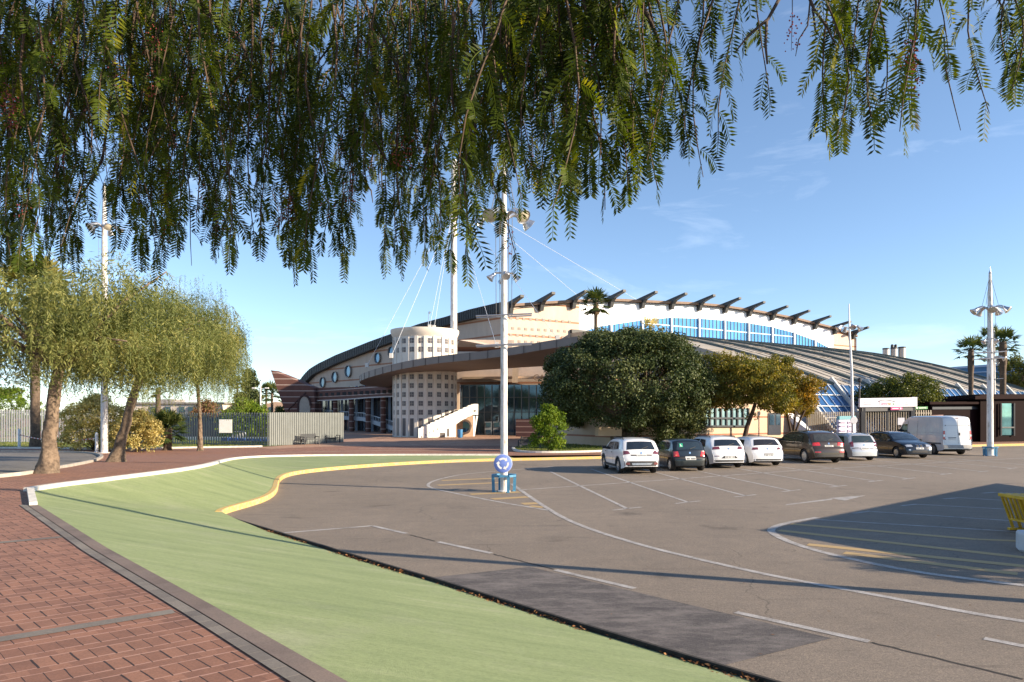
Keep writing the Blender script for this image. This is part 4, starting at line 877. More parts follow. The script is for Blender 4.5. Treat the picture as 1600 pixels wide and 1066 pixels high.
b = MB(); b.prism([gp(1431.5, 638.4, -0.26), gp(1434, 638.4, -0.26), gp(1434, 636.8, -0.26), gp(1431.5, 636.8, -0.26)], (0, 0.03, 0)); b.prism([gp(1436, 638.2, -0.26), gp(1447, 637.9, -0.26), gp(1447, 637.1, -0.26), gp(1436, 637.4, -0.26)], (0, 0.03, 0)); b.build('sign_marks', M_white, gt)
M_slat = mat('tan_gate_slats', (0.30, 0.26, 0.20), 0.6, var=0.1)
for x0, x1 in ((1351, 1385.5), (1387, 1421.5)):
    b = MB(); n = 9
    for k in range(n): x = x0 + (k + 0.5) * (x1 - x0) / n; b.bar(gp(x, 692, 0.1), gp(x, 643, 0.1), 0.085, 0.06)
    lf = b.build('gate_leaf', M_slat, gt)
    b = MB(); b.bar(gp(x0 - .3, 693, 0.05), gp(x0 - .3, 642, 0.05), 0.12, 0.12); b.bar(gp(x1 + .3, 693, 0.05), gp(x1 + .3, 642, 0.05), 0.12, 0.12); b.bar(gp(x0, 677.5, 0.05), gp(x1, 677.2, 0.05), 0.1, 0.12); b.bar(gp(x0, 642.3, 0.05), gp(x1, 642, 0.05), 0.1, 0.12); b.build('gate_frame', M_gate, lf)
b = MB(); b.box(gp(1408, 658.5, -0.1), (0.56, 0.04, 0.6)); b.build('white_notice', mat('notice_white', (0.62, 0.63, 0.68), 0.6, var=0.03), gt)
a, c = gp(1430, 690), gp(1456, 690); fence('slat_fence', 'short run of dark slatted fence between the gate and the oxblood building', (a.x, a.y, 0), (c.x, c.y, 0), 0.15, gp(1440, 641).z, 0.24, 0.09, 0.05, M_slat)
a, c = gp(1259, 690, 1.6), gp(1344, 690, 0.2); fence('slat_fence', 'dark tan slatted fence between the golden tree and the entrance gate', (a.x, a.y, 0), (c.x, c.y, 0), 0.15, gp(1300, 643.5).z, 0.17, 0.085, 0.06, M_slat)
ip = wall_thing('information_panel', 'white information panel with teal heading hung on the slatted fence', 'information panel', (gp(1323, 680, -0.3).x, gp(1323, 680, -0.3).y, 0.5))
b = MB(); b.prism([gp(1308, 676.5, -0.3), gp(1337.5, 676, -0.3), gp(1337.5, 652, -0.3), gp(1308, 652.5, -0.3)], (0, 0.08, 0)); b.build('panel', mat('panel_lilac', (0.52, 0.52, 0.64), 0.6, var=0.04), ip)
b = MB(); b.prism([gp(1308, 656, -0.34), gp(1337.5, 655.6, -0.34), gp(1337.5, 650, -0.34), gp(1308, 650.4, -0.34)], (0, 0.04, 0)); b.build('heading', mat('teal_print', (0.10, 0.30, 0.36), 0.6, var=0.08), ip)
b = MB()
for y, col in ((660.5, 0), (666.5, 1), (673.5, 2)):
    for x0, x1, h in ((1310, 1312.5, 1.3), (1313.5, 1321, 0.9), (1324.5, 1327, 1.9), (1328.5, 1334, .8)): b.prism([gp(x0, y + h, -0.36), gp(x1, y + h, -0.36), gp(x1, y - h, -0.36), gp(x0, y - h, -0.36)], (0, 0.03, 0))
b.build('printed_lines', mat('print_mauve', (0.30, 0.24, 0.36), 0.6, var=0.3, vscale=3), ip)

# far buildings
b = MB(); b.prism([P(1488, 640, 210), P(1640, 640, 190), P(1640, 563, 190), P(1488, 573.5, 210)], (4, 30, 0)); bl = thing('blue_building', 'distant blue metal clad building behind the palm trees', 'building', (P(1540, 648, 200).x, 200, 0)); b.build('wall', mat('blue_cladding', (0.05, 0.17, 0.33), 0.6, var=0.1, vscale=0.2), bl)
b = MB(); b.prism([P(1488, 576.5, 209), P(1640, 566.5, 189), P(1640, 563.5, 189), P(1488, 574, 209)], (0, 0.8, 0)); b.prism([P(1510, 583, 206), P(1640, 578, 189), P(1640, 576.5, 189), P(1510, 581.5, 206)], (0, 0.5, 0)); b.build('roof_trim', mat('pale_blue_trim', (0.30, 0.45, 0.60), 0.6, var=0.05), bl)
for i, (x0, x1, yt, lab) in enumerate(((1379.5, 1389, 544.5, 'plain steel flue stack, leftmost of the three above the ribbed roof'), (1392, 1401.5, 543.5, 'steel flue stack with two small cowls between the two plain stacks'), (1404, 1414.5, 542.5, 'pale thick steel flue stack nearest the right of the three'))):
    d = 140; c = P((x0 + x1) / 2, 640, d); r = (x1 - x0) / 2 / F * d; t = thing('flue_stack', lab, 'chimney', (c.x, c.y, 0), 0, 'flue stacks behind the ribbed roof')
    b = MB(); zt = P(0, yt, d).z; b.tube([Vector((c.x, c.y, 0)), Vector((c.x, c.y, zt))], r, 16); b.build('flue', mat('flue_steel', (0.42, 0.40, 0.37), 0.45, 0.5, var=0.1), t, smooth=True, angle=50)
    b = MB(); b.lathe([(r * 1.05, 0), (r * 1.05, 0.3), (r * 0.9, 0.3)], (c.x, c.y, zt - 0.25), 16); b.build('rim', M_dark, t)
    if i == 1:
        b = MB(); b.lathe([(0.3, 0), (0.3, 0.5), (0.15, 0.7)], (c.x - 0.35, c.y, zt), 8); b.lathe([(0.3, 0), (0.3, 0.5), (0.15, 0.7)], (c.x + 0.35, c.y, zt), 8); b.build('cowl', M_dark, t)
hs = thing('white_house', 'long low white house with flat roof beyond the grey fence', 'house', (P(290, 648, 112).x, 112, 0))
b = MB(); b.prism([P(205, 660, 112), P(346, 660, 112), P(346, 630.5, 112), P(205, 630.5, 112)], (0, 9, 0)); b.build('wall', mat('warm_white_render', (0.66, 0.58, 0.50), 0.8, var=0.06), hs)
b = MB(); b.prism([P(203, 631, 111.6), P(348, 631, 111.6), P(348, 628.6, 111.6), P(203, 628.6, 111.6)], (0, 10, 0)); b.prism([P(250, 628.6, 114), P(272, 628.6, 114), P(272, 624, 114), P(250, 624, 114)], (0, 4, 0)); b.build('roof', mat('grey_roof_slab', (0.30, 0.28, 0.27), 0.8, var=0.1), hs)
for x in (239, 262, 284, 298, 318, 334):
    b = MB(); b.box(P(x, 640, 111.9), (0.9, 0.12, 0.9)); b.build('window', M_glassdark, hs)
h2 = thing('tan_house', 'distant tan house with shallow roof left of the brick prow', 'house', (P(425, 648, 150).x, 150, 0))
b = MB(); b.prism([P(412, 655, 150), P(447, 655, 150), P(447, 631, 150), P(430, 628, 150), P(412, 632, 150)], (0, 9, 0)); b.build('wall', mat('tan_render', (0.52, 0.36, 0.26), 0.8, var=0.1), h2)
b = MB(); b.box(P(424, 640, 149.9), (0.9, 0.1, 1.1)); b.box(P(436, 640, 149.9), (0.9, 0.1, 1.1)); b.build('window', M_glassdark, h2)
#PART3
# ================================================================== lamp posts and street furniture
def lamp_head(b, c, az, tilt, r, L):
    d = Vector((math.cos(az), math.sin(az), 0)); ax = (d * math.sin(tilt) - Vector((0, 0, 1)) * math.cos(tilt)).normalized()
    Mx = ax.to_track_quat('Z', 'Y').to_matrix()
    b.lathe([(r * .28, 0), (r * .42, L * .12), (r * .5, L * .45), (r * .72, L * .72), (r, L), (r * .97, L * 1.03), (r * .9, L * 1.0)], c, 14, Mx); return c + ax * L * 0.97, Mx
M_lens = mat('lamp_lens', (0.45, 0.40, 0.30), 0.15, 0.0, spec=0.8, var=0.1)
def lamp_post(label, loc, H=11.6, hh=9.25, fl=7.35, bars=(6.0, 5.0), r0=0.125, scale=0.76, stripe=None, group='tall multi-lamp posts', heads=5):
    t = thing('lamp_post', label, 'lamp post', loc, 0, group); k = scale
    b = MB(); b.tube([(0, 0, 0), (0, 0, H * .5), (0, 0, H * .85), (0, 0, H)], [r0, r0 * .9, r0 * .72, r0 * .4], 14); b.lathe([(r0 * 1.7, 0), (r0 * 1.7, 0.04), (r0 * 1.05, 0.05)], (0, 0, 0), 14); b.build('pole', M_post, t, True, True, 50)
    b = MB(); b.lathe([(0.05, 0), (0.09, 0.05), (0.03, 0.2), (0.01, 0.45)], (0, 0, H), 8); b.build('finial', M_steel, t, True)
    for i in range(heads):
        az = 2 * math.pi * (i + 0.35) / heads; d = Vector((math.cos(az), math.sin(az), 0)); b = MB()
        pts = [d * (0.12 + 0.72 * k * s) + Vector((0, 0, hh + k * (0.30 * math.sin(math.pi * min(1, s * 1.15) * .62) + 0.1 - 0.18 * s * s))) for s in (0, .2, .4, .6, .8, 1)]
        b.tube(pts, [0.055, 0.06, 0.07, 0.085, 0.1, 0.11], 8); c, Mx = lamp_head(b, pts[-1] + Vector((0, 0, 0.03)), az, 0.85, 0.34 * k, 0.52 * k); h = b.build('lamp_head', M_steel, t, True, True, 40)
        b = MB(); b.lathe([(0.29 * k, 0), (0.2 * k, 0.03), (0.02, 0.05)], c, 14, Mx); b.build('lens', M_lens, h, True, True, 40)
    b = MB(); b.lathe([(0.10, 0), (0.2, 0.02), (0.2, 0.10), (0.10, 0.12)], (0, 0, hh + 0.15), 14); b.build('collar', M_steel, t, True, True, 40)
    for i in range(4):
        az = math.pi / 2 * i + 0.5; d = Vector((math.cos(az), math.sin(az), 0)); b = MB(); b.tube([Vector((0, 0, H - 0.25)) + d * .05, d * 0.62 * k + Vector((0, 0, hh + 0.35))], 0.012, 4); b.tube([d * 0.42 * k + Vector((0, 0, hh + 0.2)), d * 0.3 + Vector((0, 0, bars[0] if bars else fl))], 0.010, 4); b.build('cable', M_dark, t, True)
    for i in range(4):
        az = 2 * math.pi * (i + 0.1) / 4; d = Vector((math.cos(az), math.sin(az), 0)); b = MB(); p = d * 0.42 * k + Vector((0, 0, fl)); b.tube([Vector((0, 0, fl + 0.12)), p + Vector((0, 0, .1))], 0.035, 6); lamp_head(b, p + Vector((0, 0, .08)), az, 0.75, 0.19 * k, 0.34 * k); b.build('floodlight', M_steel, t, True, True, 40)
    for j, z in enumerate(bars):
        for yy in (-0.22, 0.22):
            b = MB(); b.tube([(-0.95, yy, z - 0.04), (0.95, yy, z + 0.04)], 0.028, 6); b.bar((0, yy, z - .02), (0, yy * .2, z - .02), 0.05, 0.05); b.build('crossbar', M_steel, t, True, True, 40)
    return t
def ring_guard(label, loc, group='blue pole guards'):
    t = thing('pole_guard', label, 'pole guard', loc, 0, group); b = MB(); n = 8
    pts = [Vector((0.40 * math.cos(2 * math.pi * i / n + .39), 0.40 * math.sin(2 * math.pi * i / n + .39), 0.56)) for i in range(n)]
    for i in range(n): b.bar(pts[i], pts[(i + 1) % n], 0.1, 0.07)
    b.build('top_ring', M_bluepaint, t, True)
    for i in range(0, n):
        if i % 2: continue
        p = pts[i]; b = MB(); b.bar(Vector((p.x, p.y, 0.54)), Vector((p.x * .95, p.y * .95, 0)), 0.10, 0.07, Vector((0, 1, 0))); b.bar(Vector((p.x * .95, p.y * .95, 0.02)), Vector((p.x * .75, p.y * .75, 0.02)), 0.1, 0.03); b.build('leg', M_bluepaint, t, True)
    return t
lp = G(787.5, 768.5); L1 = lamp_post('white lamp post with a round blue roundabout sign, standing in a blue guard', lp)
ring_guard('blue steel guard around the lamp post that carries the round blue sign', lp)
b = MB(); b.lathe([(0.285, -0.012), (0.30, 0), (0.30, 0.02), (0.285, 0.03)], (-0.03, -0.26, 0.98), 32, Matrix.Rotation(R(90), 3, 'X')); sg = b.build('round_sign', mat('sign_blue', (0.17, 0.25, 0.62), 0.45, var=0.05), L1, True, True, 40)
b = MB(); b.lathe([(0.30, -0.005), (0.318, 0.0), (0.318, 0.012), (0.30, 0.018)], (-0.03, -0.245, 0.98), 32, Matrix.Rotation(R(90), 3, 'X')); b.build('sign_rim', mat('sign_rim', (0.42, 0.46, 0.66), 0.5, var=0.03), sg, True, True, 40)
b = MB()
for k in range(3):
    a0 = R(90 - 120 * k + 44); arc = [(a0 - R(74) * i / 8) for i in range(9)]; pt = lambda a, r: Vector((-0.03 + r * math.cos(a), -0.294, 0.98 + r * math.sin(a)))
    b.grid([[pt(a, 0.135), pt(a, 0.20)] for a in arc]); e = arc[-1]; b.add([pt(e, 0.095), pt(e, 0.245), pt(e - R(30), 0.168)], [(0, 1, 2)])
b.build('roundabout_arrows', M_white, sg, True)
rp2 = G(1547, 712.5); lamp_post('slender white lamp post beside the white van, standing in a blue guard', rp2, bars=(6.6, 6.2), r0=0.19)
ring_guard('blue steel guard around the lamp post beside the white van', rp2)
lamp_post('white lamp post far behind the dark oxblood building, between palm trunks', P(1553, 660, 68).xy.to_3d() + Vector((0, 0, 0.18)), H=10.6, hh=8.0, fl=7.6, bars=(6.0,), r0=0.15, heads=4)
ll = U(163, 708); lamp_post('tall white lamp post rising through the pepper trees on the left', ll, H=17.0, hh=14.3, fl=7.9, bars=(10.5,), r0=0.21)
lamp_post('white lamp post standing out of frame to the right, casting a long shadow', (9.6, 8.85, 0), H=14.0, hh=12.4, fl=10.6, bars=(), r0=0.13)
# thin pole with a round disc right of the golden tree
tp = gp(1333, 690, -1.2); tp.z = 0.18; t = thing('flood_pole', 'thin white pole with small floodlights and a round disc beside the information panel', 'light pole', tp)
sc_ = tp.y / F; b = MB(); b.tube([(0, 0, 0), (-0.12, 0, 6), (-0.30, 0, 9.4), (-0.33, 0, 11.3)], [0.11, 0.10, 0.07, 0.035], 10); b.build('pole', M_white, t, True, True, 50)
for az in (0.2, 1.5, 3.3, 4.5):
    d = Vector((math.cos(az), math.sin(az), 0)); b = MB(); b.tube([Vector((-0.29, 0, 9.35)), Vector((-0.29, 0, 9.5)) + d * .7], 0.05, 6); lamp_head(b, Vector((-0.29, 0, 9.55)) + d * .7, az, 0.9, 0.24, 0.45); b.build('floodlight', M_steel, t, True, True, 40)
b = MB(); b.lathe([(0.27, 0), (0.29, 0.02), (0.27, 0.04)], (-0.02, -0.14, 2.0), 24, Matrix.Rotation(R(90), 3, 'X')); b.build('round_disc', mat('disc_back', (0.60, 0.60, 0.63), 0.5, 0.2, var=0.04), t, True, True, 40)
# dark slim pole left of gate, far light pole on the left
b = MB(); b.tube([gp(1343, 690, 0.8), gp(1343, 597, 0.8)], 0.06, 8); b.lathe([(0.05, 0), (0.16, 0.1), (0.16, 0.3), (0.05, 0.42)], gp(1343, 598, 0.8), 10); tag(b.build('slim_pole', M_gate), 'slim dark pole rising behind the left end of the entrance gate', 'pole')
fp = P(407, 655, 100); fp.z = 0.1; t = thing('street_lamp', 'distant white street lamp with twin heads left of the brick prow', 'street lamp', fp)
b = MB(); b.tube([(0, 0, 0), (0, 0, 7.4)], [0.14, 0.09], 8); b.build('pole', M_white, t, True, True, 50)
for sx in (-1, 1): b = MB(); b.bar((0, 0, 6.3), (sx * 0.85, 0, 6.4), 0.08, 0.08); b.box((sx * 0.95, 0, 6.42), (0.5, 0.3, 0.16)); b.build('lamp_head', M_white, t, True)

def bench(label, loc, rz, w=1.5):
    t = thing('bench', label, 'bench', loc, rz, 'dark slatted benches'); wood = mat('bench_slats', (0.020, 0.024, 0.030), 0.6, var=0.15)
    b = MB()
    for k in range(5): b.box((0, -0.08 - k * 0.1, 0.44), (w, 0.08, 0.035))
    b.build('seat', wood, t, True); b = MB()
    for k in range(4): b.bar((-w / 2, 0.02 + k * 0.03, 0.54 + k * 0.1), (w / 2, 0.02 + k * 0.03, 0.54 + k * 0.1), 0.03, 0.085)
    b.build('backrest', wood, t, True)
    for sx in (-1, 1):
        x = sx * (w / 2 - 0.06); b = MB(); b.bar((x, 0.0, 0), (x, -0.02, 0.42), 0.06, 0.06, Vector((0, 1, 0))); b.bar((x, -0.52, 0), (x, -0.48, 0.62), 0.06, 0.06, Vector((0, 1, 0))); b.bar((x, -0.02, 0.42), (x, 0.14, 0.92), 0.05, 0.06, Vector((0, 1, 0))); b.build('leg', M_dark, t, True)
        b = MB(); b.bar((x, -0.54, 0.64), (x, 0.08, 0.66), 0.07, 0.05); b.build('armrest', M_dark, t, True)
    return t
b1, b2 = U(482, 695), U(515, 692); fx = (f3 - f2).to_2d(); fa = math.atan2(fx.y, fx.x)
bench('dark slatted bench by the grey screen fence, left one, beside a low vent grille', b1, fa - R(14)); bench('dark slatted bench by the grey screen fence, right one, nearer the fence end', b2, fa - R(14))
bench('dark bench in the shade left of the bright green bush', U(829, 702), R(200), 1.6)
b = MB(); p = U(456, 694); b.bar(p + Vector((-0.55, -0.3, 0.38)), p + Vector((0.45, 0.25, 0.38)), 0.5, 0.7)
o = b.build('vent_grille', mat('dark_grille', (0.03, 0.032, 0.036), 0.7, var=0.3, vscale=8)); tag(o, 'low dark ventilation grille against the grey screen fence', 'vent')
def bin_(label, px, y, d, m, hang=False):
    loc = P(px, y, d); loc.z = GZ if not hang else GZ
    t = thing('litter_bin', label, 'litter bin', loc, 0, 'blue litter bins'); z = 0.45 if hang else 0.0
    b = MB(); b.lathe([(0.18, z + 0.02), (0.24, z + 0.1), (0.27, z + 0.85), (0.24, z + 0.86), (0.2, z + 0.75)], (0, 0, 0), 14); b.build('body', m, t, True, True, 40)
    b = MB()
    if hang: b.tube([(0.0, 0.3, 0), (0, 0.3, 1.35)], 0.035, 6)
    else: b.lathe([(0.20, 0), (0.2, 0.03)], (0, 0, 0), 14)
    b.build('post' if hang else 'base', M_dark, t, True); b = MB(); b.lathe([(0.28, 0), (0.29, 0.03), (0.28, 0.06)], (0, 0, z + 0.83), 14); b.build('rim', m, t, True, True, 40)
bin_('bright blue litter bin beside a pale trunk under the dark round tree', 932.5, 676, 60, M_blueplastic, True)
bin_('bright blue litter bin by the tan base wall right of the dark round tree', 1085.5, 676, 57, M_blueplastic, True)
bin_('light blue litter bin in front of the round opening beside the outside stair', 719, 680, 72, mat('sky_blue_plastic', (0.05, 0.20, 0.42), 0.5, var=0.12))
for px, y, h, lab in ((30, 700, 1.42, 'short white bollard on the lawn edge at the far left'), (151, 706.5, 1.3, 'short white bollard beside the left lamp post')):
    p = U(px, y); t = thing('bollard', lab, 'bollard', p, 0, 'white bollards'); b = MB(); b.lathe([(0.095, 0), (0.095, h * .9), (0.07, h * .97), (0.02, h)], (0, 0, 0), 12); b.build('body', M_white, t, True, True, 40); b = MB(); b.lathe([(0.14, 0), (0.14, 0.03), (0.1, 0.05)], (0, 0, 0), 12); b.build('base', M_white, t, True, True, 40)
# barrier tape between bollards
pa, pb = U(30, 700) + Vector((0, 0, 1.0)), U(151, 706.5) + Vector((0, 0, 0.95)); b = MB()
rowsT = [[pa.lerp(pb, i / 14) + Vector((0, 0, -0.5 * math.sin(math.pi * i / 14) * 0.6)), pa.lerp(pb, i / 14) + Vector((0, 0, -0.5 * math.sin(math.pi * i / 14) * 0.6 - 0.07))] for i in range(15)]
b.grid(rowsT); m_, N_, L__, b_, v_ = newmat('red_white_tape', 0.6); sp_ = N_.new('ShaderNodeSeparateXYZ'); L__.new(v_, sp_.inputs[0])
L__.new(mixc(N_, L__, math_(N_, L__, 'GREATER_THAN', math_(N_, L__, 'FRACT', math_(N_, L__, 'MULTIPLY', sp_.outputs[0], 2.5)), 0.5), (0.62, 0.58, 0.55), (0.45, 0.07, 0.05)), b_.inputs['Base Color'])
tag(b.build('barrier_tape', m_), 'red and white barrier tape sagging between the two white bollards', 'barrier tape')
# motor scooter half hidden behind the bush
sp0 = U(881, 692); sp0.z = zup(sp0.y) + 0.05; t = thing('motor_scooter', 'pale motor scooter half hidden behind the bright green bush', 'motor scooter', sp0, R(70))
M_sc = mat('scooter_silver', (0.55, 0.57, 0.62), 0.35, 0.3, var=0.06)
for y in (-0.62, 0.62):
    b = MB(); b.lathe([(0.14, -0.05), (0.27, -0.055), (0.27, 0.055), (0.14, 0.05)], (0, y, 0.27), 18, Matrix.Rotation(R(90), 3, 'Y')); b.build('wheel', M_black, t, True, True, 40)
b = MB(); b.prism([(-0.14, -0.75, .5), (-0.14, -0.7, .78), (-0.14, 0.0, .76), (-0.14, 0.05, .32), (-0.14, 0.42, .3), (-0.14, 0.55, .55), (-0.14, 0.45, .98), (-0.14, 0.52, 1.0), (-0.14, 0.66, .5), (-0.14, 0.45, .2), (-0.14, -0.25, .2), (-0.14, -0.4, .45)], (0.28, 0, 0)); b.build('body', M_sc, t, True)
b = MB(); b.box((0, -0.38, 0.82), (0.26, 0.72, 0.11)); b.build('seat', M_black, t, True); b = MB(); b.tube([(-0.33, 0.42, 1.08), (0, 0.48, 1.04), (0.33, 0.42, 1.08)], 0.022, 6); b.build('handlebar', M_black, t, True)
b = MB(); b.prism([(-0.17, 0.52, 1.0), (0.17, 0.52, 1.0), (0.13, 0.42, 1.4), (-0.13, 0.42, 1.4)], (0, 0.012, 0)); b.build('windscreen', M_glassdark, t, True)
# yellow barriers leaning in a stack at the right edge
for k in range(10):
    base = G(1601, 838) + Vector((0.16 * k + 0.42, 0.30 - 0.02 * k, 0)); lean = -0.30
    t = thing('yellow_barrier', 'yellow plastic crowd barrier in the tightly nested leaning stack at the right edge', 'barrier', base, R(3), 'nested stack of yellow barriers')
    b = MB(); q = lambda y, z: Vector((lean * z / 0.8, y, z))
    b.tube([q(-0.55, 0.0), q(-0.55, .78), q(0.55, .78), q(0.55, 0.0)], 0.035, 6); b.bar(q(-0.6, .80), q(0.6, .80), 0.075, 0.07); b.bar(q(-0.55, .25), q(0.55, .25), 0.05, 0.05); b.build('frame', M_yellow, t, True)
    b = MB()
    for i in range(8): b.bar(q(-0.45 + i * .128, .25), q(-0.45 + i * .128, .78), 0.04, 0.03)
    b.build('bars', M_yellow, t, True)
    for yy in (-0.45, 0.45): b = MB(); b.bar(q(yy, 0.12) + Vector((-0.16, 0, -.08)), q(yy, 0.12) + Vector((0.16, 0, -.08)), 0.08, 0.05); b.build('foot', M_yellow, t, True)
p = G(1615, 862); b = MB(); b.lathe([(0.26, 0), (0.3, 0.04), (0.3, 0.34), (0.27, 0.38)], p, 6); tag(b.build('concrete_block', mat('pale_concrete', (0.55, 0.55, 0.55), 0.8, var=0.08)), 'pale grey concrete base block at the right edge, below the yellow barriers', 'block')
# marquee added out of frame, unseen, to cast the wedge shadow on the lot
t = thing('tent_shadow_caster', 'white peaked marquee added out of frame to the right for its pointed shadow', 'shadow_caster', (18.6, 17.2, 0))
ap = Vector((13.9, 12.75, 3.1)); cs_ = [Vector((12.6, 9.95, 1.7)), Vector((24.0, 14.2, 1.7)), Vector((23.5, 24.5, 1.85)), Vector((21.8, 22.6, 1.95))]
b = MB()
for i in range(4): b.add([ap, cs_[i], cs_[(i + 1) % 4]], [(0, 1, 2)])
b.build('canopy', M_white, t)
for c in cs_[:3]: b = MB(); b.tube([Vector((c.x, c.y, 0)), c], 0.05, 8); b.build('pole', M_steel, t)

# ================================================================== VEHICLES
def chaikin(pts, it):
    for _ in range(it):
        q = [pts[0]]
        for a, c in zip(pts, pts[1:]): q += [(a[0] * .75 + c[0] * .25, a[1] * .75 + c[1] * .25), (a[0] * .25 + c[0] * .75, a[1] * .25 + c[1] * .75)]
        pts = q + [pts[-1]]
    return pts
M_tail = mat('tail_light_red', (0.50, 0.02, 0.015), 0.15, 0, spec=0.8, var=0.25, vscale=8, coat=0.6)
M_taildk = mat('tail_light_dark', (0.13, 0.015, 0.02), 0.12, 0, spec=0.8, var=0.25, vscale=8, coat=0.6)
M_head = mat('headlight', (0.62, 0.64, 0.66), 0.08, 0.5, spec=0.9, var=0.2, vscale=8)
M_plate = mat('number_plate', (0.62, 0.62, 0.60), 0.5, var=0.04)
M_rim = mat('alloy_rim', (0.50, 0.51, 0.53), 0.3, 0.8, var=0.15, vscale=8)
M_trim = mat('black_trim', (0.022, 0.022, 0.024), 0.6, var=0.15)
M_chrome = mat('chrome', (0.72, 0.72, 0.74), 0.12, 1.0, var=0.05)
def paint(name, c, metal=0.0): return mat(name, c, 0.28, metal, spec=0.5, var=0.03, vscale=2, coat=0.8)
class Car:
    """local frame: +Y forward, Y=0 rear bumper, z up"""
    def __init__(s, label, rear, heading, L, W, H, top, belt, wheels, rw, pm, clear=0.2, tumble=0.17, taper=0.10, cat='car', name='parked_car', group='cars parked in the marked bays', front_at=False, tn=7):
        s.L, s.W, s.H, s.belt, s.rw, s.clear, s.tum, s.tap, s.tn = L, W, H, belt, rw, clear, tumble, taper, tn
        s.root = thing(name, label, cat, rear, heading, group)
        s.top = [(y, z) for y, z in chaikin(top, 2)]; s.wh = wheels; s.pm = pm
        ys = [p[0] for p in s.top]
        for i in range(1, len(ys)):
            if ys[i] <= ys[i - 1]: ys[i] = ys[i - 1] + 1e-4
        s.ty = np.array(ys); s.tz = np.array([p[1] for p in s.top])
        s.z0r, s.z0f = s.tz[0], s.tz[-1]; s.body()
    def Wd(s, y, z):
        u = abs(y - s.L / 2) / (s.L / 2); pl = 1 - s.tap * u ** s.tn
        zz = (z - s.belt) / max(0.01, s.H - s.belt); tb = 1 - s.tum * max(0, zz) ** 1.15 - 0.05 * max(0, (s.belt * .62 - z) / s.belt) ** 1.5 * 2 - 0.012 * max(0, min(1, (z - s.belt * .62) / (s.belt * .38))) ; return s.W / 2 * pl * tb
    def zt(s, y): return float(np.interp(y, s.ty, s.tz))
    def zb(s, y):
        z = s.clear
        u = y / 0.35; z = max(z, s.z0r + (s.clear - s.z0r) * min(1, u) ** 0.5) if y < 0.35 else z
        v = (s.L - y) / 0.35; z = max(z, s.z0f + (s.clear - s.z0f) * min(1, v) ** 0.5) if s.L - y < 0.35 else z
        for w_ in s.wh:
            r = s.rw + 0.055; dd = abs(y - w_)
            if dd < r: z = max(z, s.rw + math.sqrt(r * r - dd * dd))
        return z
    def topn(s, y):
        e = 0.02; a, c = s.zt(max(0, y - e)), s.zt(min(s.L, y + e)); d = Vector((0, 2 * e, c - a)).normalized(); return Vector((0, -d.z, d.y))
    def tp(s, y, t, off=0.0):
        z = s.zt(y); n = s.topn(y); w_ = s.Wd(y, z); bulge = 0.05 * (1 - t * t) + 0.0; p = Vector((t * w_, y, z)) + n * (bulge + off - 0.05 * abs(t) ** 9); return p
    def yr(s, z):                    # rear contour position at height z
        for i in range(len(s.tz)):
            if s.tz[i] >= z:
                if i == 0: return float(s.ty[0])
                f = (z - s.tz[i - 1]) / max(1e-6, s.tz[i] - s.tz[i - 1]); return float(s.ty[i - 1] + f * (s.ty[i] - s.ty[i - 1]))
        return 0.3
    def yf(s, z):
        for i in range(len(s.tz) - 1, -1, -1):
            if s.tz[i] >= z:
                if i == len(s.tz) - 1: return float(s.ty[-1])
                f = (z - s.tz[i + 1]) / max(1e-6, s.tz[i] - s.tz[i + 1]); return float(s.ty[i + 1] + f * (s.ty[i] - s.ty[i + 1]))
        return s.L - 0.3
    def body(s):
        b = MB(); ys = sorted(set(list(np.linspace(0, s.L, 70)) + [float(v) for v in s.ty] + [w_ + s_ * (s.rw + 0.05) for w_ in s.wh for s_ in (-1, -.99, -.9, .9, .99, 1)])); ys = [y for y in ys if 0 <= y <= s.L]
        for sx in (-1, 1):
            rows = []
            for y in ys:
                z0, z1 = min(s.zb(y), s.zt(y)), s.zt(y); rows.append([Vector((sx * s.Wd(y, z0 + (z1 - z0) * k / 10), y, z0 + (z1 - z0) * k / 10)) if k < 10 else s.tp(y, sx) for k in range(11)])
            b.grid(rows)
        b.grid([[s.tp(y, t) for t in (-1, -.98, -.9, -.7, -.4, 0, .4, .7, .9, .98, 1)] for y in ys]); s.b = b.build('body', s.pm, s.root, True, True, 38)
        b = MB(); b.grid([[Vector((t * s.Wd(y, s.zb(y)) * 0.985, y, max(s.clear + 0.03, min(s.zb(y), 0.45)))) for t in (-1, 0, 1)] for y in ys]); 
        for w_ in s.wh: b.box((0, w_, s.rw + 0.1), (s.W * 0.80, s.rw * 2.3, s.rw * 1.4))
        b.build('underbody', M_black, s.root, True)
    def rear(s, name, quad, m, parent=None, off=0.006, n=8):
        """quad: (z,t) corners: bottom-left, bottom-right, top-right, top-left"""
        b = MB(); rows = []
        for i in range(n + 1):
            u = i / n; l = [quad[0][k] + (quad[3][k] - quad[0][k]) * u for k in (0, 1)]; r = [quad[1][k] + (quad[2][k] - quad[1][k]) * u for k in (0, 1)]; row = []
            for j in range(n + 1):
                v = j / n; z = l[0] + (r[0] - l[0]) * v; t = l[1] + (r[1] - l[1]) * v; row.append(s.tp(s.yr(z), t, off))
            rows.append(row)
        b.grid(rows); return b.build(name, m, parent or s.root, True, True)
    def front(s, name, quad, m, parent=None, off=0.006, n=8):
        b = MB(); rows = []
        for i in range(n + 1):
            u = i / n; l = [quad[0][k] + (quad[3][k] - quad[0][k]) * u for k in (0, 1)]; r = [quad[1][k] + (quad[2][k] - quad[1][k]) * u for k in (0, 1)]
            rows.append([s.tp(s.yf(l[0] + (r[0] - l[0]) * j / n), l[1] + (r[1] - l[1]) * j / n, off) for j in range(n + 1)])
        b.grid(rows); return b.build(name, m, parent or s.root, True, True)
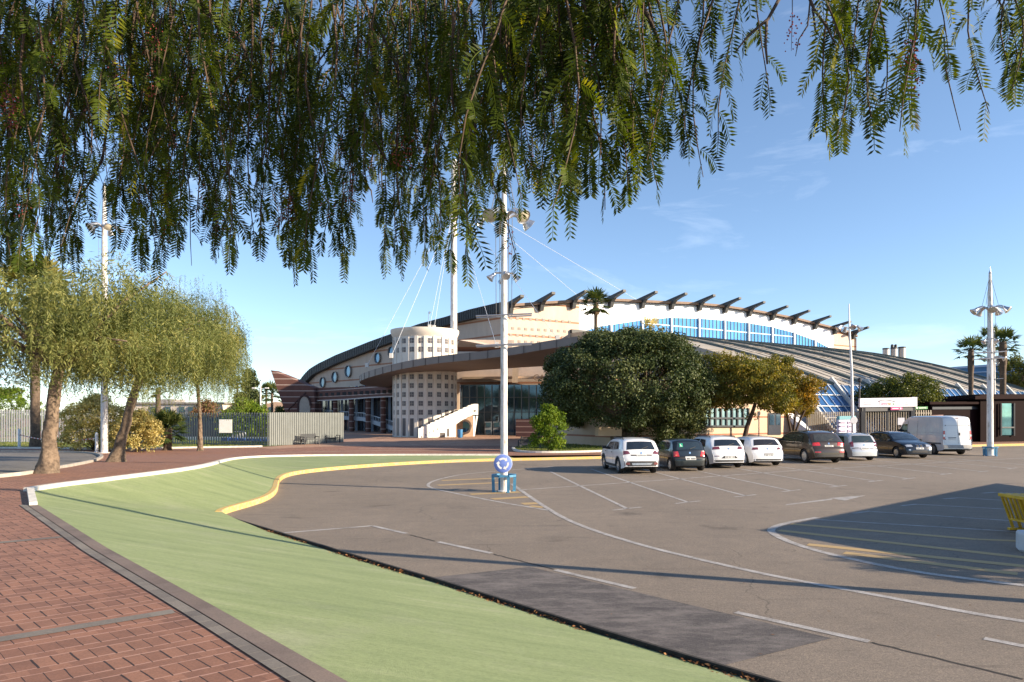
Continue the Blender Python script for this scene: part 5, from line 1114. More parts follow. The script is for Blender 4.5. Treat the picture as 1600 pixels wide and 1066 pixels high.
    def side(s, name, sx, poly, m, parent=None, off=0.006, n=8):
        """poly: 4 (y,z) corners"""
        b = MB(); rows = []
        for i in range(n + 1):
            u = i / n; l = [poly[0][k] + (poly[3][k] - poly[0][k]) * u for k in (0, 1)]; r = [poly[1][k] + (poly[2][k] - poly[1][k]) * u for k in (0, 1)]; row = []
            for j in range(n + 1):
                v = j / n; y = l[0] + (r[0] - l[0]) * v; z = l[1] + (r[1] - l[1]) * v; row.append(Vector((sx * (s.Wd(y, z) + off), y, z)))
            rows.append(row)
        b.grid(rows); return b.build(name, m, parent or s.root, True, True)
    def wheels(s, rim=M_rim, spokes=5):
        for w_ in s.wh:
            for sx in (-1, 1):
                c = Vector((sx * (s.Wd(w_, s.rw) - 0.10), w_, s.rw)); Mx = Matrix.Rotation(R(90 * sx), 3, 'Y'); r = s.rw; b = MB()
                b.lathe([(r * .6, -0.10), (r * .93, -0.10), (r, -0.07), (r, 0.08), (r * .93, 0.105), (r * .70, 0.11), (r * .66, 0.08)], c, 22, Mx); wl = b.build('wheel', M_black, s.root, True, True, 40)
                b = MB(); b.lathe([(r * .66, 0.085), (r * .60, 0.095), (r * .56, 0.05), (r * .2, 0.045)], c, 22, Mx)
                for k in range(spokes):
                    a = 2 * math.pi * k / spokes; d = Mx @ Vector((math.cos(a), math.sin(a), 0)); ax = Mx @ Vector((0, 0, 1)); b.bar(c + ax * .095 + d * .02, c + ax * .085 + d * r * .62, 0.075, 0.03, ax)
                b.lathe([(r * .17, 0.08), (r * .15, 0.115)], c, 10, Mx); b.build('rim', rim, wl, True, True, 40)
                b = MB(); b.lathe([(r * .55, 0.046), (r * .12, 0.05)], c, 16, Mx); b.build('brake_shadow_plate', M_trim, wl, True)
    def glass(s, y0, y1, pill, z0, z1f, rear_q, screen, tint=M_carglass):
        """side panes between y0 (rear) and y1 (front bottom); pill: list of (ya, yb) panes; z1f(y) top"""
        for sx in (-1, 1):
            for ya, yb, top_a, top_b in pill: s.side('window', sx, [(ya, z0(ya)), (yb, z0(yb)), (top_b, z1f(top_b)), (top_a, z1f(top_a))], tint)
        s.rear('rear_window', rear_q, tint)
        b = MB(); ya, yb = screen; b.grid([[s.tp(ya + (yb - ya) * i / 6, -0.9 + 1.8 * j / 8, 0.006) for j in range(9)] for i in range(7)]); b.build('windscreen', tint, s.root, True, True)
    def mirrors(s, y, z, m):
        for sx in (-1, 1):
            x = sx * (s.Wd(y, z) + 0.10); b = MB(); b.box((x, y, z + 0.03), (0.2, 0.10, 0.14)); b.bar((x, y, z), (sx * s.Wd(y, z - .05), y + .03, z - 0.04), 0.05, 0.04); b.build('mirror', m, s.root, True)
    def plate(s, z0, z1, t=0.30, off=0.012, front=False, tone=M_plate):
        f = s.front if front else s.rear; p = f('number_plate', ((z0, -t), (z0, t), (z1, t), (z1, -t)), tone, None, off, 4)
        zc, h = (z0 + z1) / 2, (z1 - z0) * .28; x = -t * .78
        b = MB(); rg = random.Random(int(z0 * 1000) + int(s.L * 100))
        while x < t * .8:
            wd = t * .13
            if rg.random() < .86:
                for zz0, zz1, xx0, xx1 in ((zc - h, zc + h, x, x + wd * .35), (zc + h * .4, zc + h, x, x + wd), (zc - h, zc - h * .3, x + wd * .6, x + wd)):
                    yy = s.yf if front else s.yr
                    b.add([s.tp(yy(zz0), xx0, off + .006), s.tp(yy(zz0), xx1, off + .006), s.tp(yy(zz1), xx1, off + .006), s.tp(yy(zz1), xx0, off + .006)], [(0, 1, 2, 3)])
            x += wd * 1.5
        b.build('plate_characters', M_trim, p, True)
    def rails(s, y0, y1, m=M_dark):
        for sx in (-1, 1):
            b = MB(); b.tube([s.tp(y0, sx * .86, 0.0), s.tp(y0 + .12, sx * .86, 0.06), s.tp(y1 - .12, sx * .86, .06), s.tp(y1, sx * .86, 0.0)], 0.025, 6); b.build('roof_rail', m, s.root, True)
    def door_lines(s, ys, z0, z1):
        for sx in (-1, 1):
            for (a, c) in ys:
                s.side('door_gap', sx, [(a, z0), (a + 0.018, z0), (c + 0.018, z1), (c, z1)], M_trim, s.b, 0.004, 6)
                s.side('door_handle', sx, [(a + .10, z1 - .12), (a + .3, z1 - .12), (a + .3, z1 - .08), (a + .10, z1 - .08)], M_trim, s.b, 0.02, 2)
    def wiper_and_badge(s, z, zw):
        s.rear('badge', ((z - .04, -.05), (z - .04, .05), (z + .04, .05), (z + .04, -.05)), M_chrome, s.b, 0.012, 2)
        a, c = s.tp(s.yr(zw), 0.02, 0.02), s.tp(s.yr(zw + .10), 0.42, 0.02); b = MB(); b.bar(a, c, 0.02, 0.02); b.build('wiper', M_trim, s.root, True)
HD = math.atan2(1.45, 12.44)
def px_car(px, y): return G(px, y)
def prof(L, H, pts): return [(y * L, z * H) for y, z in pts]
# --- small white crossover
H, L, W = 1.55, 4.16, 1.76
c = Car('white crossover with dark lower bumper and black roof rails, leftmost of the parked row', px_car(1003, 741.5), HD, L, W, H, [(0, .34), (.006, .46), (.015, .62), (.03, .72), (.10, .80), (.13, 1.02), (.16, 1.07), (.44, 1.42), (.54, 1.49), (1.2, 1.55), (2.0, 1.53), (2.55, 1.45), (3.15, 1.07), (3.3, 1.03), (3.85, .92), (4.06, .78), (4.14, .6), (4.16, .45)], 1.0, (.80, 3.34), .33, paint('white_car_paint', (0.74, 0.74, 0.75)), .24)
c.glass(0, 0, [(1.62, 2.9, 1.62, 2.42), (.72, 1.56, .95, 1.56)], lambda y: 1.03 - .02 * (y - 1) + (.05 if y < 1 else 0), lambda y: 1.40 - .03 * abs(y - 1.6) - (.02 if y > 2.3 else 0), ((1.07, -.80), (1.07, .80), (1.40, .74), (1.40, -.74)), (2.62, 3.12))
c.rear('tail_light', ((.86, -.99), (.90, -.62), (1.02, -.72), (1.04, -.99)), M_taildk); c.rear('tail_light', ((.90, .62), (.86, .99), (1.04, .99), (1.02, .72)), M_taildk)
c.rear('lower_bumper', ((.36, -.99), (.36, .99), (.58, .99), (.58, -.99)), M_trim); c.rear('skid_plate', ((.41, -.55), (.41, .5), (.50, .6), (.50, -.6)), M_rim, None, 0.012)
for sx in (-1, 1): c.rear('reflector', ((.42, sx * .80 - .12), (.42, sx * .80 + .12), (.53, sx * .80 + .10), (.53, sx * .80 - .10)), M_taildk, None, .014, 3)
c.rear('hatch_recess', ((.80, -.58), (.80, .58), (.86, .60), (.86, -.60)), M_trim, None, .004); c.plate(.76, .85, .28); c.wheels(); c.mirrors(2.85, 1.05, M_trim); c.rails(.75, 2.4); c.door_lines([(1.58, 1.6), (2.68, 2.62)], .42, 1.0); c.wiper_and_badge(.93, 1.08)
for sx in (-1, 1):
    c.side('sill_trim', sx, [(.0 + 1.16, .26), (3.0, .26), (3.0, .38), (1.16, .38)], M_trim, None, .008)
    for w_ in c.wh:
        b = MB(); r0_, r1_ = c.rw + .055, c.rw + .12; b.grid([[Vector((sx * (c.Wd(w_ + r * math.cos(a), c.rw + r * math.sin(a)) + .01), w_ + r * math.cos(a), c.rw + r * math.sin(a))) for r in (r0_, r1_)] for a in [math.pi * i / 16 for i in range(17)]]); b.build('arch_trim', M_trim, c.root, True, True)
# --- small dark hatchback with the green sticker
H, L, W = 1.46, 3.53, 1.64
c = Car('small dark hatchback with bright red tail lamps and green rear window sticker', px_car(1079, 737), HD, L, W, H, [(0, .27), (.004, .40), (.01, .56), (.03, .62), (.12, .66), (.15, .94), (.18, .98), (.40, 1.33), (.50, 1.41), (1.0, 1.46), (1.7, 1.44), (2.15, 1.36), (2.7, .97), (2.82, .94), (3.3, .84), (3.45, .7), (3.52, .5), (3.53, .4)], .93, (.56, 2.88), .29, paint('black_green_paint', (0.006, 0.009, 0.011)), .20)
c.glass(0, 0, [(1.25, 2.45, 1.25, 2.02), (.52, 1.18, .66, 1.18)], lambda y: .95, lambda y: 1.33 - .02 * abs(y - 1.3), ((.98, -.80), (.98, .80), (1.33, .72), (1.33, -.72)), (2.2, 2.66), mat('car_glass_pale', (0.03, 0.045, 0.055), 0.04, 0.25, spec=0.9, var=0.2, vscale=1.5, coat=0.5))
for sx in (-1, 1):
    tl = c.rear('tail_light', ((.68, sx * .82 - .17), (.68, sx * .82 + .17), (.92, sx * .86 + .13), (.92, sx * .86 - .13)), M_tail, None, .012); c.rear('lamp_lens', ((.72, sx * .84 - .05), (.72, sx * .84 + .05), (.77, sx * .84 + .05), (.77, sx * .84 - .05)), mat('lamp_orange', (.75, .22, .10), .2, var=.1), tl, .018, 2)
st_ = c.rear('learner_sticker', ((1.10, -.60), (1.10, -.38), (1.26, -.38), (1.26, -.60)), mat('sticker_green', (.02, .36, .20), .5, var=.05), None, .012, 3); c.rear('sticker_letter', ((1.13, -.545), (1.13, -.43), (1.155, -.43), (1.155, -.545)), M_white, st_, .018, 2); c.rear('sticker_letter', ((1.155, -.545), (1.155, -.51), (1.235, -.51), (1.235, -.545)), M_white, st_, .018, 2)
c.plate(.53, .63, .33, .03); c.wheels(mat('pale_hubcap', (.5, .5, .5), .5, .3, var=.1), 8); c.mirrors(2.4, .98, M_trim); c.door_lines([(1.2, 1.2)], .34, .92); c.wiper_and_badge(.85, 1.0); c.rear('bumper_strip', ((.58, -.98), (.58, .98), (.64, .98), (.64, -.98)), M_trim, None, .02)
# --- white compact SUV
H, L, W = 1.54, 4.36, 1.80
c = Car('white compact crossover with slim dark red tail lamps, second white car from the left', px_car(1140, 732.5), HD, L, W, H, [(0, .30), (.004, .44), (.01, .6), (.04, .74), (.13, .84), (.17, 1.04), (.22, 1.08), (.52, 1.38), (.60, 1.47), (1.3, 1.54), (2.1, 1.52), (2.7, 1.42), (3.35, 1.05), (3.5, 1.0), (4.1, .86), (4.28, .7), (4.35, .5), (4.36, .42)], 1.02, (.82, 3.52), .33, paint('white_car_paint', (0, 0, 0)), .2)
c.glass(0, 0, [(1.72, 3.05, 1.72, 2.55), (.85, 1.65, 1.0, 1.65)], lambda y: 1.03, lambda y: 1.40 - .03 * abs(y - 1.7), ((1.07, -.82), (1.07, .82), (1.37, .72), (1.37, -.72)), (2.78, 3.3), M_carglass)
for sx in (-1, 1): c.rear('tail_light', ((.93, sx * .76 - .23), (.93, sx * .76 + .23), (1.05, sx * .78 + .21), (1.05, sx * .76 - .16)), M_taildk, None, .012); c.rear('reflector', ((.60, sx * .8 - .16), (.60, sx * .8 + .16), (.63, sx * .8 + .16), (.63, sx * .8 - .16)), M_taildk, None, .012, 3)
c.rear('plate_recess', ((.50, -.52), (.50, .52), (.62, .36), (.62, -.36)), M_trim, None, .006); c.plate(.51, .60, .30, .014); c.rear('lower_bumper', ((.33, -.95), (.33, .95), (.42, .95), (.42, -.95)), M_trim); c.wheels(); c.mirrors(2.95, 1.06, paint('white_car_paint', (0, 0, 0))); c.rails(.8, 2.5); c.door_lines([(1.68, 1.7), (2.8, 2.75)], .4, 1.0); c.wiper_and_badge(.96, 1.08)
# --- white hatchback
H, L, W = 1.46, 4.25, 1.80
c = Car('white hatchback with plain roof, third white car from the left', px_car(1201, 729), HD, L, W, H, [(0, .28), (.004, .4), (.01, .58), (.04, .70), (.14, .80), (.18, 1.0), (.22, 1.04), (.50, 1.34), (.58, 1.41), (1.2, 1.46), (2.0, 1.44), (2.6, 1.35), (3.2, .98), (3.35, .94), (4.0, .82), (4.18, .66), (4.24, .5), (4.25, .4)], .98, (.80, 3.42), .32, paint('white_car_paint', (0, 0, 0)), .18)
c.glass(0, 0, [(1.66, 2.9, 1.66, 2.42), (.95, 1.6, 1.02, 1.6)], lambda y: .98, lambda y: 1.33 - .03 * abs(y - 1.6), ((1.04, -.82), (1.04, .82), (1.33, .74), (1.33, -.74)), (2.66, 3.15), mat('tinted_car_glass', (.02, .017, .015), .06, 0, spec=.8, var=.1, coat=.5))
for sx in (-1, 1): c.rear('tail_light', ((.84, sx * .78 - .2), (.84, sx * .78 + .2), (.96, sx * .8 + .18), (.96, sx * .8 - .12)), M_taildk, None, .012)
c.plate(.52, .61, .28, .012); c.rear('plate_recess', ((.61, -.34), (.61, .34), (.65, .30), (.65, -.30)), M_trim); c.rear('lower_bumper', ((.30, -.97), (.30, .97), (.38, .97), (.38, -.97)), M_trim); c.wheels(); c.mirrors(2.8, 1.0, paint('white_car_paint', (0, 0, 0))); c.door_lines([(1.63, 1.65), (2.7, 2.65)], .36, .96); c.wiper_and_badge(.88, 1.05)
# --- big brown SUV
H, L, W = 1.72, 4.8, 1.94
c = Car('large dark brown off-roader with silver roof rails, tallest parked car', px_car(1297, 725), HD, L, W, H, [(0, .36), (.004, .5), (.01, .66), (.05, .80), (.14, .90), (.18, 1.10), (.24, 1.16), (.60, 1.52), (.70, 1.63), (1.4, 1.72), (2.3, 1.70), (2.95, 1.6), (3.65, 1.2), (3.8, 1.14), (4.5, 1.02), (4.7, .85), (4.79, .6), (4.8, .5)], 1.12, (.92, 3.82), .37, paint('brown_car_paint', (0.060, 0.042, 0.030), 0.35), .26)
c.glass(0, 0, [(1.9, 3.35, 1.9, 2.85), (.98, 1.84, 1.15, 1.84)], lambda y: 1.13, lambda y: 1.55 - .03 * abs(y - 1.8), ((1.16, -.82), (1.16, .82), (1.54, .72), (1.54, -.72)), (3.02, 3.6), mat('olive_car_glass', (.05, .05, .042), .05, .2, spec=.8, var=.25, coat=.5))
for sx in (-1, 1): tl = c.rear('tail_light', ((.96, sx * .76 - .23), (.96, sx * .76 + .23), (1.12, sx * .78 + .21), (1.12, sx * .78 - .19)), M_tail, None, .012); c.rear('reflector', ((.60, sx * .78 - .18), (.60, sx * .78 + .18), (.66, sx * .78 + .18), (.66, sx * .78 - .18)), M_tail, None, .012, 3)
c.plate(.88, .98, .27, .012); c.rear('lower_bumper', ((.38, -.97), (.38, .97), (.50, .97), (.50, -.97)), M_trim); c.wheels(M_rim, 10); c.mirrors(3.25, 1.17, M_trim); c.rails(.85, 2.8, M_chrome); c.door_lines([(1.87, 1.9), (3.05, 3.0)], .46, 1.1); c.wiper_and_badge(1.06, 1.2)
for sx in (-1, 1): c.side('sill_trim', sx, [(1.35, .28), (3.4, .28), (3.4, .36), (1.35, .36)], M_chrome, None, .01); c.side('waist_trim', sx, [(1.0, 1.105), (3.3, 1.105), (3.3, 1.125), (1.0, 1.125)], M_chrome, None, .012)
# --- silver estate
H, L, W = 1.53, 4.2, 1.75
c = Car('silver small estate with pale roof between the brown off-roader and the dark blue car', px_car(1352, 720.5), HD, L, W, H, [(0, .28), (.004, .42), (.01, .58), (.05, .68), (.13, .74), (.16, .98), (.20, 1.02), (.40, 1.38), (.48, 1.47), (1.2, 1.53), (2.0, 1.5), (2.55, 1.42), (3.2, 1.03), (3.3, 1.0), (3.9, .86), (4.1, .7), (4.19, .5), (4.2, .42)], 1.0, (.74, 3.26), .31, paint('silver_car_paint', (0.50, 0.50, 0.51), 0.5), .18)
c.glass(0, 0, [(1.66, 2.9, 1.66, 2.4), (.62, 1.6, .82, 1.6)], lambda y: 1.01, lambda y: 1.39 - .03 * abs(y - 1.5), ((1.02, -.84), (1.02, .84), (1.40, .76), (1.40, -.76)), (2.62, 3.15), mat('greenish_car_glass', (.025, .035, .03), .05, .1, spec=.9, var=.2, coat=.5))
for sx in (-1, 1): c.rear('tail_light', ((.80, sx * .88 - .12), (.80, sx * .88 + .11), (1.10, sx * .88 + .11), (1.06, sx * .90 - .10)), M_taildk, None, .012)
c.plate(.62, .71, .30, .02); c.wheels(); c.mirrors(2.8, 1.04, M_trim); c.rails(.6, 2.3, M_rim); c.door_lines([(1.63, 1.65), (2.65, 2.6)], .36, .98); c.wiper_and_badge(.9, 1.04); c.rear('bumper_strip', ((.70, -.9), (.70, -.45), (.74, -.45), (.74, -.9)), M_trim); c.rear('bumper_strip', ((.70, .45), (.70, .9), (.74, .9), (.74, .45)), M_trim)
# --- dark blue crossover facing the camera
H, L, W = 1.54, 4.46, 1.82
fpnt = px_car(1437, 717); hd = HD + math.pi - R(4); fwd = Vector((-math.sin(hd), math.cos(hd), 0))
c = Car('dark blue crossover with a twin grille, only car parked facing the camera', fpnt - fwd * L, hd, L, W, H, [(0, .46), (.02, .6), (.1, .9), (.2, 1.06), (.52, 1.42), (.62, 1.48), (1.3, 1.54), (2.1, 1.52), (2.65, 1.43), (3.25, 1.06), (3.4, 1.02), (3.95, .94), (4.25, .84), (4.38, .74), (4.43, .6), (4.455, .5), (4.458, .38), (4.46, .28)], 1.0, (.80, 3.56), .33, paint('dark_blue_paint', (0.010, 0.014, 0.024), 0.3), .19)
c.glass(0, 0, [(1.75, 3.0, 1.75, 2.5), (.8, 1.68, 1.0, 1.68)], lambda y: 1.02, lambda y: 1.40 - .03 * abs(y - 1.7), ((1.08, -.82), (1.08, .82), (1.38, .74), (1.38, -.74)), (2.72, 3.2), mat('bluish_car_glass', (.035, .055, .08), .04, .3, spec=.9, var=.3, coat=.5))
for sx in (-1, 1):
    c.front('headlight', ((.70, sx * .70 - .22), (.70, sx * .70 + .22), (.82, sx * .74 + .2), (.80, sx * .66 - .14)), M_head, None, .012)
    gg = c.front('kidney_grille', ((.64, sx * .13 - .10), (.64, sx * .13 + .10), (.80, sx * .14 + .11), (.80, sx * .14 - .11)), M_chrome, None, .012, 4); c.front('grille_mesh', ((.66, sx * .13 - .075), (.66, sx * .13 + .075), (.78, sx * .14 + .085), (.78, sx * .14 - .085)), M_trim, gg, .022, 4)
    c.front('fog_light', ((.50, sx * .74 - .07), (.50, sx * .74 + .07), (.56, sx * .74 + .07), (.56, sx * .74 - .07)), M_head, None, .014, 3)
    c.side('sill_trim', sx, [(1.3, .22), (3.1, .22), (3.1, .30), (1.3, .30)], M_trim, None, .01)
c.front('lower_intake', ((.36, -.6), (.36, .6), (.50, .52), (.50, -.52)), M_trim, None, .008); c.plate(.56, .645, .29, .02, True); c.wheels(M_rim, 10); c.mirrors(2.95, 1.04, paint('dark_blue_paint', (0, 0, 0))); c.rails(.8, 2.5); c.door_lines([(1.71, 1.7), (2.85, 2.8)], .38, .98)
# --- white panel van
H, L, W = 2.52, 5.41, 2.05
c = Car('white high-roof panel van with tall red tail lamps beside the lamp post', px_car(1497, 711.5), HD - R(3), L, W, H, [(0, .40), (.01, .55), (.03, .72), (.06, 1.3), (.10, 2.1), (.15, 2.40), (.25, 2.49), (.8, 2.52), (3.2, 2.52), (3.7, 2.45), (4.1, 2.2), (4.75, 1.42), (4.85, 1.36), (5.15, 1.15), (5.35, .9), (5.4, .6), (5.41, .45)], 1.35, (.98, 4.43), .35, paint('van_white_paint', (0.62, 0.63, 0.65)), .28, 0.10, 0.045, 'van', 'panel_van', None, tn=10)
for sx in (-1, 1):
    c.side('window', sx, [(3.62, 1.42), (4.62, 1.36), (4.12, 1.98), (3.62, 1.98)], M_carglass); c.rear('tail_light', ((1.02, sx * .925 - .06), (1.02, sx * .925 + .065), (1.58, sx * .925 + .065), (1.58, sx * .925 - .05)), M_tail, None, .015)
    c.rear('lamp_lens', ((1.2, sx * .925 - .04), (1.2, sx * .925 + .05), (1.34, sx * .925 + .05), (1.34, sx * .925 - .04)), M_head, None, .02, 3)
    c.side('side_trim', sx, [(.2, .70), (3.5, .70), (3.5, .80), (.2, .80)], mat('grey_trim', (.12, .12, .125), .7, var=.1), None, .01)
    c.side('panel_crease', sx, [(.3, 1.42), (3.4, 1.42), (3.4, 1.45), (.3, 1.45)], paint('van_crease_shade', (.5, .51, .53)), c.b, .004)  # darker strip stands in for the shade along the panel crease
    c.side('door_gap', sx, [(2.55, .5), (2.57, .5), (2.57, 2.2), (2.55, 2.2)], M_trim, c.b, .004); c.side('door_gap', sx, [(3.55, .5), (3.57, .5), (3.57, 2.2), (3.55, 2.2)], M_trim, c.b, .004)
c.rear('rear_bumper', ((.44, -.99), (.44, .99), (.66, .99), (.66, -.99)), mat('bumper_grey', (.30, .30, .30), .7, var=.1), None, .05)
c.rear('door_gap', ((.75, -.008), (.75, .008), (2.38, .008), (2.38, -.008)), M_trim, c.b, .008); c.rear('door_handle', ((1.28, .05), (1.28, .15), (1.46, .15), (1.46, .05)), M_trim, None, .015, 3); c.rear('brake_light', ((2.36, -.12), (2.36, .12), (2.39, .12), (2.39, -.12)), M_taildk, None, .012, 3)
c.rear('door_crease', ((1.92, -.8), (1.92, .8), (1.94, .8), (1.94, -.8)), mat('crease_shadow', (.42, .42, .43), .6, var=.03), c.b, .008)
p_ = c.rear('number_plate', ((.98, -.62), (.98, -.18), (1.10, -.18), (1.10, -.62)), M_plate, None, .012, 3); c.rear('plate_lamp', ((1.11, -.66), (1.11, -.14), (1.15, -.14), (1.15, -.66)), M_trim, None, .02, 3)
for sx in (-1, 1):
    for z in (1.0, 1.9): c.rear('hinge', ((z, sx * .86 - .03), (z, sx * .86 + .03), (z + .06, sx * .86 + .03), (z + .06, sx * .86 - .03)), M_trim, None, .02, 2)
b = MB(); b.grid([[c.tp(3.95 + .75 * i / 6, -0.9 + 1.8 * j / 8, 0.006) for j in range(9)] for i in range(7)]); b.build('windscreen', M_carglass, c.root, True, True)
c.wheels(mat('steel_wheel', (.20, .20, .21), .5, .5, var=.1), 8); c.mirrors(4.35, 1.5, M_trim)
#PART4
# ================================================================== VEGETATION
RG = np.random.default_rng(11)
def rdirs(n, rg): return unit(rg.normal(size=(n, 3)))
def leaf_cluster(rg, centers, radii, per, size, aspect, up_bias=0.3, squash=0.8, tint=None):
    """leaf diamonds scattered round clump centres; returns V, rnd"""
    n = len(centers) * per; c = np.repeat(centers, per, 0); r = np.repeat(radii, per)[:, None]
    o = rdirs(n, rg) * (rg.random((n, 1)) ** 0.45); o[:, 2] *= squash; p = c + o * r
    nrm = unit(o * 0.8 + rg.normal(size=(n, 3)) * 0.55 + np.array([0, 0, up_bias])); d = unit(np.cross(nrm, rdirs(n, rg)))
    s = size * rg.uniform(0.6, 1.35, n)
    V = diamonds(p - d * s[:, None] * .5, d, nrm, s, s * aspect, 0.5)
    ct = rg.random(len(centers)) if tint is None else tint
    rn = np.clip(np.repeat(ct, per) * 0.55 + rg.random(n) * 0.5 - 0.02, 0, 1)
    return V, rn
def crown_clumps(rg, c, rad, n, lo=0.55, zmin=-1.0, bumps=4, rough=0.16):
    d = rdirs(int(n * 2.4), rg); d = d[d[:, 2] > zmin][:n]
    k = rg.normal(size=(bumps, 3)) * 2.6; ph = rg.random(bumps) * 6.28
    f = 1 + rough * np.sin(d @ k.T + ph).sum(1) / math.sqrt(bumps)
    r = (lo + (1 - lo) * rg.random(len(d)) ** 0.6) * f
    return np.array(c) + d * np.array(rad) * r[:, None]
def trunk_part(t, pts, rad, m, name='trunk', n=10):
    b = MB(); pts = [Vector(p) for p in pts]
    if n >= 14:
        N2 = 60; cr = resample(smooth_line(pts, 1), N2); L0 = len(rad) - 1; d_ = [0]
        for a_, c_ in zip(pts, pts[1:]): d_.append(d_[-1] + (c_ - a_).length)
        rr = np.interp(np.linspace(0, d_[-1], N2), d_, rad); rgt = np.random.default_rng(int(abs(pts[0].x) * 100)); n = 20; k0 = len(b.v)
        ph = rgt.random((6, 2)) * 6.28; fr = rgt.integers(1, 6, 6); fz = rgt.uniform(1.5, 9, 6)
        for i, p_ in enumerate(cr):
            for j in range(n):
                a_ = 2 * math.pi * j / n; w_ = sum(math.sin(fr[q] * a_ + ph[q, 0] + fz[q] * p_.z + ph[q, 1]) for q in range(6)) / 6; fl = max(0, 1 - i / 9) * .22 * abs(math.sin(a_ * 2.5 + ph[0, 0]))
                r_ = rr[i] * (1 + .26 * w_ + fl + rgt.uniform(-.05, .05)); b.v.append((p_.x + r_ * math.cos(a_), p_.y + r_ * math.sin(a_), p_.z))
        for i in range(N2 - 1):
            for j in range(n): a_ = k0 + i * n + j; c_ = k0 + i * n + (j + 1) % n; b.f.append((a_, c_, c_ + n, a_ + n))
        return b.build(name, m, t, smooth=True)
    b.tube(pts, rad, n); return b.build(name, m, t, smooth=True, angle=60)
def wob(pts, a, seed):
    r = random.Random(seed); return [Vector(p) + Vector((r.uniform(-a, a), r.uniform(-a, a), 0)) for p in pts]
def broad_tree(label, base, c, rad, nclump, per, leaf, m, trunk_r=0.3, seed=1, clump_r=0.6, zmin=-0.5, lo=0.55, squash=0.8, rough=0.16, stems=None, aspect=0.55, bark=None, cat='tree', name='tree', group=None, nlimb=9, extra=None):
    rg = np.random.default_rng(seed); base = Vector(base); t = thing(name, label, cat, base, 0, group); bark = bark or M_bark
    cc = crown_clumps(rg, c, rad, nclump, lo, zmin, rough=rough)
    if extra is not None:
        for c2, r2, n2 in extra: cc = np.vstack([cc, crown_clumps(rg, c2, r2, n2, lo, zmin, rough=rough)])
    V, rn = leaf_cluster(rg, cc, clump_r * rg.uniform(.65, 1.3, len(cc)), per, leaf, aspect, squash=squash)
    build_np('crown', V, m, t, rn)
    stems = stems or [[base, Vector(c) - Vector((0, 0, rad[2] * .35))]]
    for st in stems:
        p0, p1 = Vector(st[0]), Vector(st[-1]); pts = [p0 + (p1 - p0) * k / 5 for k in range(6)] if len(st) == 2 else [Vector(p) for p in st]; pts = [pts[0]] + wob(pts[1:], trunk_r * .25, seed)
        trunk_part(t, [pts[0] - Vector((0, 0, .1))] + pts, [trunk_r * 1.45] + [trunk_r * (1.15 - .5 * i / (len(pts) - 1)) for i in range(len(pts))], bark)
        b = MB(); r = random.Random(seed + 5)
        for i in range(nlimb):
            q = Vector(cc[r.randrange(len(cc))]); s0 = pts[-1].lerp(pts[-2], r.random() * .8); m_ = s0.lerp(q, .5) + Vector((r.uniform(-.3, .3), r.uniform(-.3, .3), r.uniform(0, .5))); b.tube([s0, m_, q], [trunk_r * .42, trunk_r * .26, trunk_r * .07], 6)
        b.build('limbs', bark, t, smooth=True, angle=60)
    return t
def zb_(p, z=None): p = Vector(p); p.z = zup(p.y) if z is None else z; return p

# --- big dark round tree
d0 = 51.0; bt = zb_(P(975, 700, d0)); m1 = d0 / F
cen = P(985, 604, d0); rad = (130 * m1, 5.4, 90 * m1)
broad_tree('very large dark round tree with glossy leaves behind the white parked cars', bt, (cen.x, cen.y, cen.z - 0.2), rad, 560, 270, 0.165, ML_ficus, 0.42, 3, 0.78, -0.60, 0.80, rough=0.07, bark=M_bark, aspect=0.62,
           stems=[[P(966, 699, d0), P(958, 655, d0), P(945, 625, d0)], [P(983, 698, d0), P(990, 660, d0), P(1010, 625, d0)], [P(972, 699, d0 + .3), P(976, 655, d0 + .5), P(975, 620, d0)]],
           extra=[((P(1040, 655, d0).x, d0 + 0.5, P(1040, 655, d0).z), (3.0, 3.0, 1.6), 70), ((P(893, 628, d0).x, d0 + 1, P(893, 628, d0).z), (2.2, 3.0, 1.7), 50)])
# --- golden trees
d1 = 50.0; m1 = d1 / F; c1 = P(1158, 607, d1)
broad_tree('golden brown and green tree with leaning dark trunk in front of the ribbed roof', zb_(P(1161, 695, d1)), c1 + Vector((0, 0, 0.2)), (74 * m1, 3.4, 52 * m1), 330, 110, 0.17, ML_gold, 0.17, 8, 0.55, -0.75, 0.40, squash=.7, rough=.22, bark=M_barkdark, stems=[[P(1161, 695, d1), P(1168, 667, d1), P(1178, 640, d1), P(1186, 612, d1)]], group=None,
           extra=[((P(1215, 615, d1 + 1.0).x, d1 + 1.5, P(1215, 600, d1).z), (2.4, 2.0, 2.4), 110)])
d2 = 52.0; m2 = d2 / F; c2 = P(1240, 618, d2)
broad_tree('orange tinted small tree with several thin stems beside the slatted fence', zb_(P(1238, 690, d2)), c2, (47 * m2, 2.4, 40 * m2), 190, 110, 0.16, ML_gold2, 0.09, 21, 0.5, -0.7, 0.4, squash=.7, rough=.24, bark=M_barkdark, nlimb=5,
           stems=[[P(1238, 685, d2), P(1232, 655, d2), P(1226, 630, d2)], [P(1240, 685, d2), P(1249, 660, d2), P(1262, 632, d2)], [P(1239, 685, d2), P(1243, 650, d2), P(1240, 625, d2)]])
# --- olive green dome behind the gate, dark tree at right edge
d3 = 64.0; m3 = d3 / F; c3 = P(1400, 625, d3)
broad_tree('wide olive green dome of a tree behind the entrance gate sign', zb_(P(1400, 690, d3)), c3, (62 * m3, 3.2, 42 * m3), 230, 90, 0.20, ML_olive, 0.2, 31, 0.6, -0.6, 0.55, rough=.14)
d4 = 90.0; m4 = d4 / F; c4 = P(1600, 590, d4)
broad_tree('dark green tree at the far right edge behind the ribbed roof', zb_(P(1600, 690, d4)), c4, (36 * m4, 3.0, 34 * m4), 110, 70, 0.34, ML_olive, 0.3, 33, 0.9, -0.6, 0.5, rough=.2)
